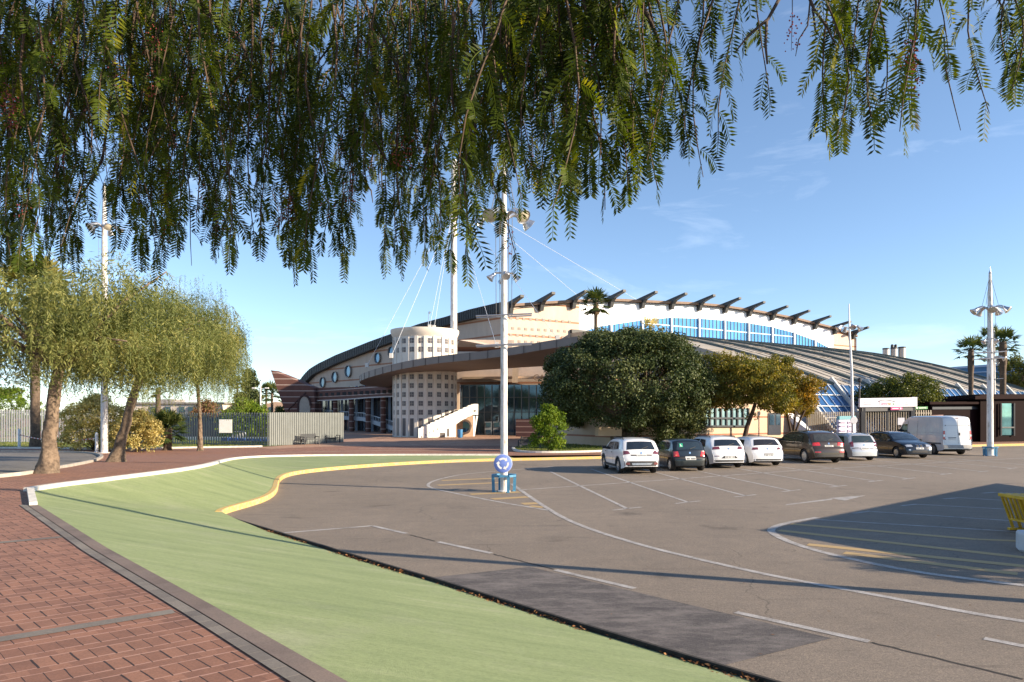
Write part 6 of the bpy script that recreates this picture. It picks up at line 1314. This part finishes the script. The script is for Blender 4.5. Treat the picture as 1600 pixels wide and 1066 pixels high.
# --- bright green bush and small shrubs on the island
d5 = 45.0
def bush(label, px, ybase, ytop, halfw, d, m, n, per, leaf, seed, cat='bush', name='bush', cr=0.3, z=None, aspect=.5, group=None, upright=0.4):
    rg = np.random.default_rng(seed); k = d / F; base = P(px, ybase, d); base.z = zup(base.y) if z is None else z; t = thing(name, label, cat, base, 0, group); zt = P(px, ytop, d).z; h = zt - base.z
    n_ = n; u = rg.random(n_) ** .8; a = rg.random(n_) * 6.28; rr = halfw * k * np.sqrt(rg.random(n_)) * np.clip(0.55 + 0.75 * np.sin(np.clip(u * 1.05 + .12, 0, 1) * math.pi) ** .7 - .2 * (u > .85), .2, 1.1)
    cc = np.stack([base.x + rr * np.cos(a), base.y + rr * np.sin(a) * .8, base.z + .15 + u * (h - .25)], 1)
    V, rn = leaf_cluster(rg, cc, cr * rg.uniform(.6, 1.3, n_), per, leaf, aspect, up_bias=upright); build_np('foliage', V, m, t, rn)
    b = MB(); r = random.Random(seed)
    for i in range(7): q = Vector(cc[r.randrange(n_)]); b.tube([base + Vector((r.uniform(-.15, .15), r.uniform(-.1, .1), 0)), base.lerp(q, .5) + Vector((0, 0, .1)), q], [.045, .03, .012], 5)
    b.build('stems', M_barkdark, t, smooth=True); return t
bush('bright yellow green upright bush in front of the entrance, left of the dark round tree', 858, 697, 633, 25, d5, ML_bright, 120, 70, 0.17, 41, cr=.34, upright=.0, aspect=.42)
bush('low dark shrub under the right side of the dark round tree', 1052, 700, 668, 26, 50, ML_ficus, 80, 60, 0.13, 43, cr=.35)
bush('variegated pale yellow bush right behind the first pepper trunk on the lawn', 148, 690, 618, 52, 47, ML_cream, 300, 60, 0.16, 44, cr=.42)
bush('variegated pale yellow bush between the leaning pepper trunk and the fan palm', 215, 692, 640, 32, 45, ML_cream, 170, 60, 0.15, 45, cr=.36)
bush('broad green clipped bush behind the grey slatted fence', 386, 690, 626, 37, 66, ML_bright, 150, 70, 0.22, 46, cr=.6)
bush('green hedge mass hanging over the white slatted fence at the far left edge', 14, 690, 606, 55, 77, ML_bright, 240, 60, 0.2, 47, cr=.5)
bush('small rust brown tree beyond the low white house', 325, 690, 628, 26, 100, leafmat('rust_leaves', (.09, .05, .03), (.18, .09, .055), (.28, .16, .10), .2), 60, 50, 0.4, 48, 'tree', 'tree', 1.0)
bush('green bush between the white house and the lawn fan palm', 246, 690, 640, 16, 70, ML_olive, 60, 60, 0.2, 49, cr=.5)
bush('small green bush in front of the tan house left of the brick prow', 437, 690, 637, 12, 120, ML_olive, 40, 50, 0.4, 50, cr=.8)
# conifer and far trees on the left
rg = np.random.default_rng(60); kx = P(392, 690, 105); t = thing('conifer', 'tall dark ragged conifer left of the brick prow', 'tree', (kx.x, kx.y, 0.1))
u = rg.random(150); a = rg.random(150) * 6.28; hh_ = P(0, 578, 105).z; rr = (2.6 * (1 - u) ** .7 + .3) * np.sqrt(rg.random(150)); cc = np.stack([kx.x + rr * np.cos(a) - .2, kx.y + rr * np.sin(a), 1.0 + u * (hh_ - 1.4)], 1)
V, rn = leaf_cluster(rg, cc, 0.75 * rg.uniform(.6, 1.3, 150), 60, .42, .4); build_np('crown', V, ML_ficus, t, rn); trunk_part(t, [Vector((kx.x, kx.y, 0)), Vector((kx.x, kx.y, hh_ * .8))], [.3, .12], M_barkdark)

# --- palms
def fan_palm(label, base, H, nf=26, fl=1.0, tr=0.22, seed=0, skirt=0.0, m=ML_palm, group='fan palms', blades=15, pet=0.9, low=-0.7, bulge=False, lean=(0, 0)):
    rg = np.random.default_rng(seed); base = Vector(base); t = thing('fan_palm', label, 'palm tree', base, 0, group); top = base + Vector((lean[0], lean[1], H))
    nn_ = 14; pts = [base.lerp(top, i / nn_) for i in range(nn_ + 1)]; rad = [tr * (1.35 if i == 0 else 1.0 + .08 * (i % 2) + (.4 * math.exp(-((i / nn_ - .86) / .10) ** 2) if bulge else 0)) for i in range(nn_ + 1)]
    trunk_part(t, pts, rad, M_palmtrunk); Vs, rs = [], []; b = MB()
    for k in range(nf):
        az = 2.4 * k + rg.uniform(-.3, .3); el = low + (1.35 - low) * (k / nf) ** .8 + rg.uniform(-.12, .12); dz = Vector((math.cos(az) * math.cos(el), math.sin(az) * math.cos(el), math.sin(el)))
        p0 = top - Vector((0, 0, .1)); p1 = p0 + dz * pet * fl + Vector((0, 0, -.12 * fl)); b.tube([p0, p0.lerp(p1, .5) + Vector((0, 0, .06 * fl)), p1], [.03 * fl, .022 * fl, .014 * fl], 4, False)
        sd = dz.cross(Vector((0, 0, 1))).normalized(); up = sd.cross(dz).normalized()
        an = np.linspace(-1.75, 1.75, blades) + rg.normal(size=blades) * .05; D = np.array([list(dz * math.cos(x) + sd * math.sin(x) + up * (.05 + .12 * abs(math.sin(x))) - Vector((0, 0, .28 + .15 * abs(x)))) for x in an]); D = unit(D)
        C = np.repeat(np.array([list(p1)]), blades, 0); N_ = np.repeat(np.array([list(up)]), blades, 0); ln_ = fl * rg.uniform(.62, .85, blades) * (1 - .12 * np.abs(an))
        Vs.append(diamonds(C, D, N_, ln_, np.full(blades, .075 * fl * 1.5), .55)); rs.append(np.clip(rg.random(blades) * .6 + .4 * (k / nf) ** 2 + rg.uniform(-.1, .15), 0, 1))
    build_np('fronds', np.concatenate(Vs), m, t, np.concatenate(rs)); b.build('stalks', m, t)
    if skirt:
        n = 160; a = rg.random(n) * 6.28; z = rg.random(n) * skirt; C = np.stack([top.x + np.cos(a) * tr, top.y + np.sin(a) * tr, top.z - .2 - z], 1); D = unit(np.stack([np.cos(a) * .35, np.sin(a) * .35, -np.ones(n)], 1)); N_ = np.stack([np.cos(a), np.sin(a), np.zeros(n)], 1)
        build_np('dead_fronds', diamonds(C, D, N_, rg.uniform(.4, .8, n), np.full(n, .14), .4), leafmat('dry_palm', (.10, .065, .035), (.17, .115, .06), (.26, .18, .10), .1) if 'dry_palm' not in MATS else MATS['dry_palm'], t, rg.random(n))
    return t
def palm_at(label, px, ytop, d, **k): b_ = P(px, 690, d); b_.z = GZ; return fan_palm(label, b_, P(px, ytop, d).z - GZ, **k)
palm_at('slim fan palm rising behind the dark round tree in front of the tan wall', 931, 472, 66, fl=1.15, tr=.17, seed=1, skirt=.6, nf=30)
palm_at('fan palm whose pale crown just tops the dark round tree', 1016, 512, 62, fl=.95, tr=.14, seed=2, nf=14, m=ML_cream)
palm_at('fan palm with thick shaggy trunk left of the far lamp post', 1517, 546, 66, fl=1.15, tr=.2, seed=3, bulge=True, nf=24, low=-.5)
palm_at('tall fan palm directly behind the right lamp post', 1550, 528, 70, fl=1.1, tr=.2, seed=4, bulge=True, nf=22)
palm_at('fan palm with spread windblown fronds right of the far lamp post', 1567, 534, 68, fl=1.2, tr=.26, seed=5, bulge=True, nf=24, low=-.45)
palm_at('distant small fan palm left of the dark conifer', 371, 598, 130, fl=1.3, tr=.2, seed=6, nf=18)
palm_at('distant fan palm right of the twin head street lamp', 425, 614, 140, fl=2.0, tr=.25, seed=7, nf=24)
palm_at('distant fan palm half hidden behind the first distant one near the tan house', 416, 611, 150, fl=1.6, tr=.22, seed=17, nf=20)
b_ = U(262, 694); b_ = zb_(P(262, 692, 47)); fan_palm('short fan palm with dense crown on the lawn before the grey fence', b_, 1.55, nf=46, fl=1.05, tr=.27, seed=8, low=-.55, blades=17)
b_ = zb_(P(55, 688, 50)); fan_palm('tall palm with smooth pale trunk behind the first pepper tree', b_, 11.6, nf=34, fl=2.1, tr=.30, seed=9, low=-.6, m=leafmat('yellowing_palm', (.07, .08, .02), (.20, .18, .05), (.42, .33, .09), .3))
bb = bpy.data.objects[-1] if False else None
b_ = zb_(P(247, 688, 60)); fan_palm('slim palm trunk behind the short fan palm, crown lost in the pepper foliage', b_, 4.8, nf=14, fl=.8, tr=.2, seed=10)

# --- weeping pepper trees on the left
ML_pepper2 = leafmat('darker_pepper_foliage', (0.06, 0.082, 0.022), (0.125, 0.15, 0.042), (0.23, 0.225, 0.075), 0.32)
def pepper_tree(label, base, stems, c, rad, nstr, seed, lean=0.0, m=ML_pepper, trunk_r=.28, drop=(0.8, 2.4), leaf=(.13, .024), nclus=240):
    rg = np.random.default_rng(seed); base = Vector(base); t = thing('pepper_tree', label, 'tree', base, 0, 'weeping pepper trees')
    k = rg.normal(size=(5, 3)) * 2.4; ph = rg.random(5) * 6.28
    d = rdirs(nstr * 3, rg); d = d[d[:, 2] > -0.3][:nstr]; f = (0.62 + .38 * rg.random(len(d)) ** .5) * (1 + .30 * np.sin(d @ k.T * 1.5 + ph).sum(1) / 2.2); P0 = np.array(c) + d * np.array(rad) * f[:, None]
    clump = (np.sin(P0 @ (k.T * .62) + ph).sum(1) / 4.4 + .5); kp = clump > .13; P0 = P0[kp]; clump = clump[kp]
    Vs, rs = [], []; ns = 46
    L_s = rg.uniform(drop[0], drop[1], len(P0)); out = unit(P0 - np.array(c)); out[:, 2] = 0
    for j in range(ns):
        s = j / ns; p = P0 + out * (0.45 * (1 - (1 - s) ** 2))[..., None] * 1.0 if False else P0 + out * (.5 * s * (1.2 - s)) ; p = p.copy(); p[:, 2] += .25 * math.sin(s * 3) * .4 - L_s * s ** 1.1
        az = rg.random(len(P0)) * 6.28; el = rg.uniform(-1.35, -.35, len(P0)); D = np.stack([np.cos(az) * np.cos(el), np.sin(az) * np.cos(el), np.sin(el)], 1); N_ = unit(rg.normal(size=D.shape) + np.array([0, 0, .25]))
        keep = (rg.random(len(P0)) < .93) & (p[:, 2] > base.z + 1.95 + .4 * np.sin(p[:, 0] * 1.7)) 
        ln_ = leaf[0] * rg.uniform(.7, 1.5, len(P0)); Vs.append(diamonds(p, D, N_, ln_, np.full(len(P0), leaf[1]) * rg.uniform(.7, 1.4, len(P0)), .45)[keep]); rs.append(np.clip(clump * .55 + rg.random(len(P0)) * .5, 0, 1)[keep])
    dc = rdirs(900, rg); dc = dc[dc[:, 2] > -.75][:nclus]; fc = (.55 + .45 * rg.random(len(dc)) ** .6) * (1 + .22 * np.sin(dc @ k.T * 1.3 + ph).sum(1) / 2.2); cc = np.array(c) + dc * np.array(rad) * fc[:, None]
    Vc, rc = leaf_cluster(rg, cc, .62 * rg.uniform(.6, 1.3, len(cc)), 130, .15, .2, 0.1, 1.25); okc = Vc[:, :, 2].min(1) > base.z + 1.7; Vs.append(Vc[okc]); rs.append(rc[okc])
    build_np('crown', np.concatenate(Vs), m, t, np.concatenate(rs))
    for st in stems:
        pts = [Vector(p) for p in st]; n = len(pts); trunk_part(t, [pts[0] - Vector((0, 0, .12)), pts[0] + Vector((0, 0, .1))] + wob(pts[1:], .03, seed), [trunk_r * 1.75, trunk_r * 1.35] + [trunk_r * (1.0 - .35 * i / n) for i in range(1, n)], M_bark, n=14)
        b = MB(); r = random.Random(seed)
        for i in range(16): q = Vector(P0[r.randrange(len(P0))]); m_ = pts[-1].lerp(q, .5) + Vector((r.uniform(-.3, .3), r.uniform(-.3, .3), .5)); b.tube([pts[-1], m_, q], [trunk_r * .45, trunk_r * .22, .02], 6)
        b.build('limbs', M_bark, t, smooth=True)
    return t
tb = U(74, 739); dd = tb.y; q1 = lambda x, y, d=None: P(x, y, d or dd)
pepper_tree('nearest pepper tree with stout knobbly trunk beside the side road', tb, [[tb, q1(76, 700), q1(80, 660), q1(85, 620), q1(92, 575)]], tuple(q1(50, 528, dd + .5)), (4.3, 3.0, 1.75), 1500, 77, trunk_r=.215, drop=(.5, 1.7))
tb = U(182, 722); dd = tb.y
pepper_tree('pepper tree with trunk leaning right beside the left lamp post', tb, [[tb, q1(189, 690), q1(198, 655), q1(207, 622), q1(222, 580)]], tuple(q1(212, 540, dd + 1)), (4.0, 3.2, 2.3), 1500, 72, trunk_r=.22, drop=(.6, 2.0))
tb = zb_(P(313, 690, 46)); dd = tb.y
pepper_tree('pepper tree with thin pale trunk at the right end of the left trees', tb, [[tb, q1(313, 665), q1(312, 640), q1(308, 600)]], tuple(q1(298, 545, dd - 3)), (3.1, 2.8, 3.2), 1500, 73, trunk_r=.13, drop=(1.4, 4.6), m=ML_pepper2)

# --- the near pepper tree whose branches hang into the picture
def near_tree():
    rg = np.random.default_rng(5); base = Vector((-3.4, -1.6, ZN)); t = thing('pepper_tree', 'close pepper tree hanging long leafy sprays and pink berries across the top', 'tree', base)
    hub = Vector((-2.6, -0.4, 5.0)); trunk_part(t, [base, base.lerp(hub, .35) + Vector((.1, 0, 0)), base.lerp(hub, .7) + Vector((-.1, .1, 0)), hub], [.42, .30, .25, .2], M_bark, n=14)
    low = [(-150, 440), (0, 435), (60, 442), (130, 430), (200, 428), (240, 415), (270, 445), (300, 430), (330, 400), (400, 418), (440, 425), (500, 440), (540, 418), (600, 440), (618, 468), (640, 425), (690, 395), (735, 460), (760, 395), (800, 300), (830, 290), (870, 330), (895, 362), (930, 335), (960, 320), (985, 240), (1020, 310), (1040, 225), (1070, 300), (1100, 255), (1125, 300), (1150, 240), (1178, 240), (1186, 60), (1254, 60), (1260, 150), (1280, 255), (1310, 250), (1330, 258), (1365, 200), (1400, 232), (1430, 235), (1448, 190), (1456, 60), (1508, 60), (1516, 200), (1536, 195), (1542, 60), (1550, 170), (1566, 170), (1572, 110), (1600, 130), (1750, 200)]
    Vs, rs, bV = [], [], []; tw = MB(); br = MB(); ber = []
    lim_ends = []
    # main boughs running above the view
    for (px, y, d, r0) in ((60, -60, 4.6, .07), (250, -30, 3.8, .055), (330, 40, 4.4, .03), (460, -40, 3.4, .05), (640, -60, 3.6, .05), (820, -70, 3.0, .04), (1010, -30, 2.9, .035), (1190, -40, 2.6, .025), (1390, -80, 2.6, .03), (1580, -60, 2.5, .025)):
        e = P(px, y, d); mid = hub.lerp(e, .55) + Vector((0, 0, .55)); br.tube([hub, mid, e.lerp(mid, .25) + Vector((0, 0, .1)), e], [r0 * 1.8, r0 * 1.3, r0, r0 * .6], 8); lim_ends.append((px, e))
    # slender visible branches
    def lowy(px): return interp(low, px)
    def leafy_twig(px, ytop, yend, d, dens, sc, sway):
        p0, p1 = P(px, ytop, d), P(px + sway, yend, d + rg.uniform(-.15, .15)); n = max(3, int((p0 - p1).length / (.048 * dens)))
        phs = rg.random() * 6.28; amp = rg.uniform(.02, .075); pts = []
        for i in range(7):
            s = i / 6; pts.append(p0.lerp(p1, s) + Vector((amp * math.sin(phs + s * 4.2) - amp * math.sin(phs), amp * math.cos(phs + s * 3.7), 0)))
        tw.tube(pts, [.0055 * sc, .005 * sc, .004 * sc, .0035 * sc, .003 * sc, .0025 * sc, .0015 * sc], 4, False)
        az0 = rg.random() * 6.28; tone = rg.normal() * .14
        for k in range(n):
            s = (k + rg.random() * .5) / n; f = s * 6; i = min(5, int(f)); p = pts[i].lerp(pts[i + 1], f - i); az = az0 + k * 2.4 + rg.uniform(-.5, .5); ol = rg.uniform(.10, .20) * sc * (1.1 - .3 * s); last = s > .9
            # rachis: leaves the twig outward and droops
            out = np.array([math.cos(az), math.sin(az), 0]); op = rg.uniform(.2, .75) * (0.2 if last else 1); m = int(rg.integers(9, 15)); tt = np.linspace(.08, 1, m)
            base_ = np.array(p); dirn = out * op; cx = base_ + np.outer(np.sin(tt * 1.35) / 1.0, dirn) * ol + np.outer(-(tt ** 1.25) * (1.0 - .25 * op), [0, 0, 1]) * ol * 1.0 + np.array([0, 0, .02])
            tg = unit(np.gradient(cx, axis=0)); sdv = np.cross(tg, out + rg.normal(size=3) * .5); sdv = unit(sdv); nrm = np.cross(sdv, tg)
            L = (.040 + .012 * rg.random()) * sc * np.sin(np.clip(.35 + tt * 2.25, 0, 3.0)) ** .6
            for sg in (-1, 1):
                D = unit(tg * .62 + sg * sdv * .85 + nrm * .12 + rg.normal(size=cx.shape) * .07); Vs.append(diamonds(cx, D, nrm + rg.normal(size=cx.shape) * .25, L, np.full(m, .0092 * sc), .42))
                rs.append(np.clip(.33 + tone + rg.normal() * .16 + rg.normal(size=m) * .06, 0, 1))
            # rachis as two thin quads
            w_ = sdv * .0013 * sc; Vs.append(np.stack([cx[:-1] - w_[:-1], cx[:-1] + w_[:-1], cx[1:] + w_[1:], cx[1:] - w_[1:]], 1)); rs.append(np.full(m - 1, .55))
        return pts
    def berries(p, n, sc):
        tw.tube([p + Vector((0, 0, .10)), p, p - Vector((.004, 0, .15))], [.002, .0016, .0008], 4, False)
        for _ in range(n): ber.append((p + Vector((rg.normal() * .017, rg.normal() * .017, -rg.random() * .15)), .0040 * sc * rg.uniform(.7, 1.2)))
    # edge twigs that draw the silhouette
    x = -60.0
    while x < 1660:
        yl = lowy(x); dens_zone = x < 960
        d = rg.uniform(2.9, 4.2) if x < 700 else rg.uniform(2.4, 3.0); sc = 1.05
        if yl > 90:
            leafy_twig(x + rg.uniform(-30, 30) * (x < 960), max(-90, yl - (430 if dens_zone else 330)), yl - 14 + rg.uniform(-26, 8), d, rg.uniform(.95, 1.5), rg.uniform(.85, 1.12), rg.uniform(-32, 32) if x < 1150 else rg.uniform(-10, 10))
        x += rg.uniform(9, 26) if dens_zone else (rg.uniform(14, 36) if x < 1250 else rg.uniform(13, 26))
    # filling twigs behind
    n_fill = 270
    for _ in range(n_fill):
        x = rg.uniform(-80, 960) if rg.random() < .93 else rg.uniform(960, 1450); yl = lowy(x)
        if yl < 110: continue
        d = rg.uniform(3.0, 4.8) if x < 760 else rg.uniform(2.5, 3.6); ye = yl * rg.uniform(.25, .97) - 8; ln_ = rg.uniform(.7, 1.25) * F / d
        pts = leafy_twig(x, max(-140, ye - ln_), ye, d, rg.choice([1.15, 1.5, 2.4, 4.0]) if x < 420 else rg.choice([1.1, 1.4, 1.9]), rg.uniform(.8, 1.15), rg.uniform(-60, 60))
        if rg.random() < .30 and x < 900: berries(pts[3 + int(rg.integers(0, 3))], int(rg.integers(20, 45)), 1.0)
    for (px, y, d, n) in ((20, 150, 3.2, 90), (300, 110, 3.6, 40), (340, 340, 3.8, 45), (440, 310, 3.6, 60), (580, 40, 3.4, 60), (1238, 18, 2.6, 40), (1420, 60, 2.6, 120), (1425, 95, 2.6, 60), (905, 30, 2.9, 30), (715, 195, 3.2, 24), (640, 215, 3.2, 20), (870, 120, 2.9, 20)): berries(P(px, y, d), n, 1.05)
    # crown above the picture (keeps its own shade)
    for _ in range(70):
        x = rg.uniform(-300, 420); d = rg.uniform(2.6, 6.0); leafy_twig(x, rg.uniform(-520, -260), rg.uniform(-200, -20), d, 1.5, 1.15, rg.uniform(-20, 20))
    # bare twigs and thin crooked branches
    for pts, r_ in (([(990, -20, 2.9), (1012, 25, 2.9), (1028, 60, 2.9), (1034, 95, 2.88)], .012), ([(1225, -15, 2.6), (1200, 30, 2.6), (1170, 55, 2.62), (1150, 80, 2.62)], .007), ([(1198, 34, 2.6), (1196, 70, 2.6), (1199, 100, 2.6)], .006), ([(1262, -10, 2.6), (1272, 15, 2.6), (1292, 42, 2.58), (1305, 70, 2.55)], .007), ([(1266, 0, 2.6), (1262, 40, 2.6), (1248, 62, 2.6), (1243, 88, 2.6)], .0035), ([(1270, 14, 2.6), (1274, 48, 2.6)], .005), ([(1475, 60, 2.5), (1478, 110, 2.5), (1490, 160, 2.5), (1501, 204, 2.5)], .003),
                    ([(225, 0, 3.9), (250, 70, 3.9), (290, 160, 3.9), (300, 200, 3.9)], .013), ([(300, -10, 3.7), (335, 25, 3.7), (380, 70, 3.7), (400, 130, 3.7)], .016), ([(180, 100, 3.6), (160, 250, 3.6), (120, 320, 3.6), (100, 380, 3.6)], .008), ([(560, -10, 3.5), (600, 60, 3.5), (640, 150, 3.5), (655, 240, 3.5)], .009), ([(815, 85, 2.9), (810, 130, 2.9), (828, 178, 2.9)], .006), ([(330, 200, 3.7), (345, 260, 3.7), (385, 300, 3.7)], .006), ([(510, 120, 3.4), (560, 180, 3.4), (610, 260, 3.4)], .006), ([(730, 150, 3.2), (760, 200, 3.2), (770, 225, 3.2)], .006)):
        br.tube([P(*q) for q in pts], [r_, r_ * .85, r_ * .65, r_ * .35][:len(pts)], 6)
    # random crooked interior branches
    for _ in range(85):
        x = rg.uniform(0, 930); y0 = rg.uniform(-60, 160); d = rg.uniform(3.4, 4.8); pts = [P(x, y0, d)]; xx, yy = x, y0
        for k in range(5): xx += rg.uniform(-26, 26); yy += rg.uniform(18, 52); pts.append(P(xx, min(yy, lowy(max(0, xx)) - 40), d + rg.uniform(-.1, .1)))
        r_ = rg.uniform(.003, .010); br.tube(pts, [r_, r_ * .9, r_ * .8, r_ * .65, r_ * .5, r_ * .25], 5)
    build_np('foliage', np.concatenate(Vs), ML_near, t, np.concatenate(rs)); tw.build('twigs', mat('twig_bark', (.075, .048, .03), .9, var=.25, vscale=9), t); br.build('branches', mat('branch_bark', (.11, .08, .06), .95, vscale=14, col2=(.045, .032, .024), bump=.6, bscale=30), t, smooth=True)
    # berries as small octahedra
    C = np.array([list(p) for p, r in ber]); r = np.array([r for p, r in ber])[:, None]; ax = [np.array(v, float) for v in ((1, 0, 0), (0, 1, 0), (-1, 0, 0), (0, -1, 0))]; T = []
    for i in range(4):
        for s in (1, -1): T.append(np.stack([C + ax[i] * r, C + ax[(i + 1) % 4] * r, C + np.array([0, 0, s]) * r], 1))
    build_np('berries', np.concatenate(T), M_berry, t, None, None, 3)
near_tree()
# --- litter in the gutter and a few leaves on the paving; lawn blades
rg = np.random.default_rng(90); dkp = [p for p in resample(dark, 400)]; n = 4200; idx = rg.integers(40, 400, n); pos = np.array([list(dkp[i]) for i in idx]); cl = np.clip(.35 + .65 * np.sin(idx * .19) * np.sin(idx * .061 + 1), 0, 1); keep = rg.random(n) < cl * .95 + .05; pos = pos[keep]; n = len(pos)
nd = plan_normals([Vector(p) for p in dkp]); nv_ = np.array([list(nd[i]) for i in idx[keep]]); pos = pos + nv_ * (np.abs(rg.normal(size=(n, 1))) * .05 + .008) ; pos[:, 2] = .025 + rg.random(n) * .03
D = rdirs(n, rg); D[:, 2] *= .3; D = unit(D); build_np('leaf_litter', diamonds(pos, D, unit(rg.normal(size=(n, 3)) * .5 + np.array([0, 0, 1])), rg.uniform(.03, .075, n), rg.uniform(.015, .035, n)), ML_litter, None, rg.random(n), 'stuff')
n = 240; pos = np.stack([rg.uniform(-6, 14, n), rg.uniform(6, 30, n), np.full(n, .012)], 1); D = rdirs(n, rg); D[:, 2] = 0; D = unit(D); ok = np.array([p[0] > interp([(-100, 20), (-7, 17), (2.3, 6.6), (20, -6)], p[0]) * 0 - 3 + (12 - p[1]) * .9 for p in pos]); pos = pos[ok]; D = D[ok]; n = len(pos)
build_np('scattered_leaves', diamonds(pos, D, np.tile([0, 0, 1.0], (n, 1)), rg.uniform(.02, .06, n), rg.uniform(.012, .03, n)), ML_litter, None, rg.random(n), 'stuff')
def blades(name, poly, n, h, zoff, seed, follow=True):
    rg = np.random.default_rng(seed); P_ = np.array([[p[0], p[1]] for p in poly]); lo_, hi_ = P_.min(0), P_.max(0); lo_ = np.maximum(lo_, [-62, 0]); pts = rg.uniform(lo_, hi_, (n * 3, 2)); ins = np.zeros(len(pts), bool); j = len(P_) - 1
    for i in range(len(P_)):
        xi, yi = P_[i]; xj, yj = P_[j]; c = ((yi > pts[:, 1]) != (yj > pts[:, 1])) & (pts[:, 0] < (xj - xi) * (pts[:, 1] - yi) / (yj - yi + 1e-9) + xi); ins ^= c; j = i
    pts = pts[ins][:n]; z = np.array([zup(y) for y in pts[:, 1]]) + zoff; C = np.stack([pts[:, 0], pts[:, 1], z], 1); n = len(C); D = unit(rg.normal(size=(n, 3)) * .45 + np.array([0, 0, 1.0])); N_ = rdirs(n, rg)
    build_np(name, diamonds(C, D, N_, h * rg.uniform(.5, 1.5, n), np.full(n, h * .35), .3), ML_grass, None, np.clip(.5 + .3 * np.sin(pts[:, 0] * .9) * np.sin(pts[:, 1] * .7) + rg.normal(size=n) * .2, 0, 1), 'stuff')
blades('grass', lawn_poly, 26000, .10, .03, 91); blades('island_grass', isl_poly, 16000, .09, .05, 92)
# unseen round tree added out of frame to throw the rounded shadow at the lower right edge
broad_tree('small round tree added out of frame to the right for its shadow', (13.6, 9.55, 0), (13.6, 9.55, 2.1), (0.85, .85, .75), 60, 70, .10, ML_olive, .06, 95, .25, -1, .4, nlimb=4)
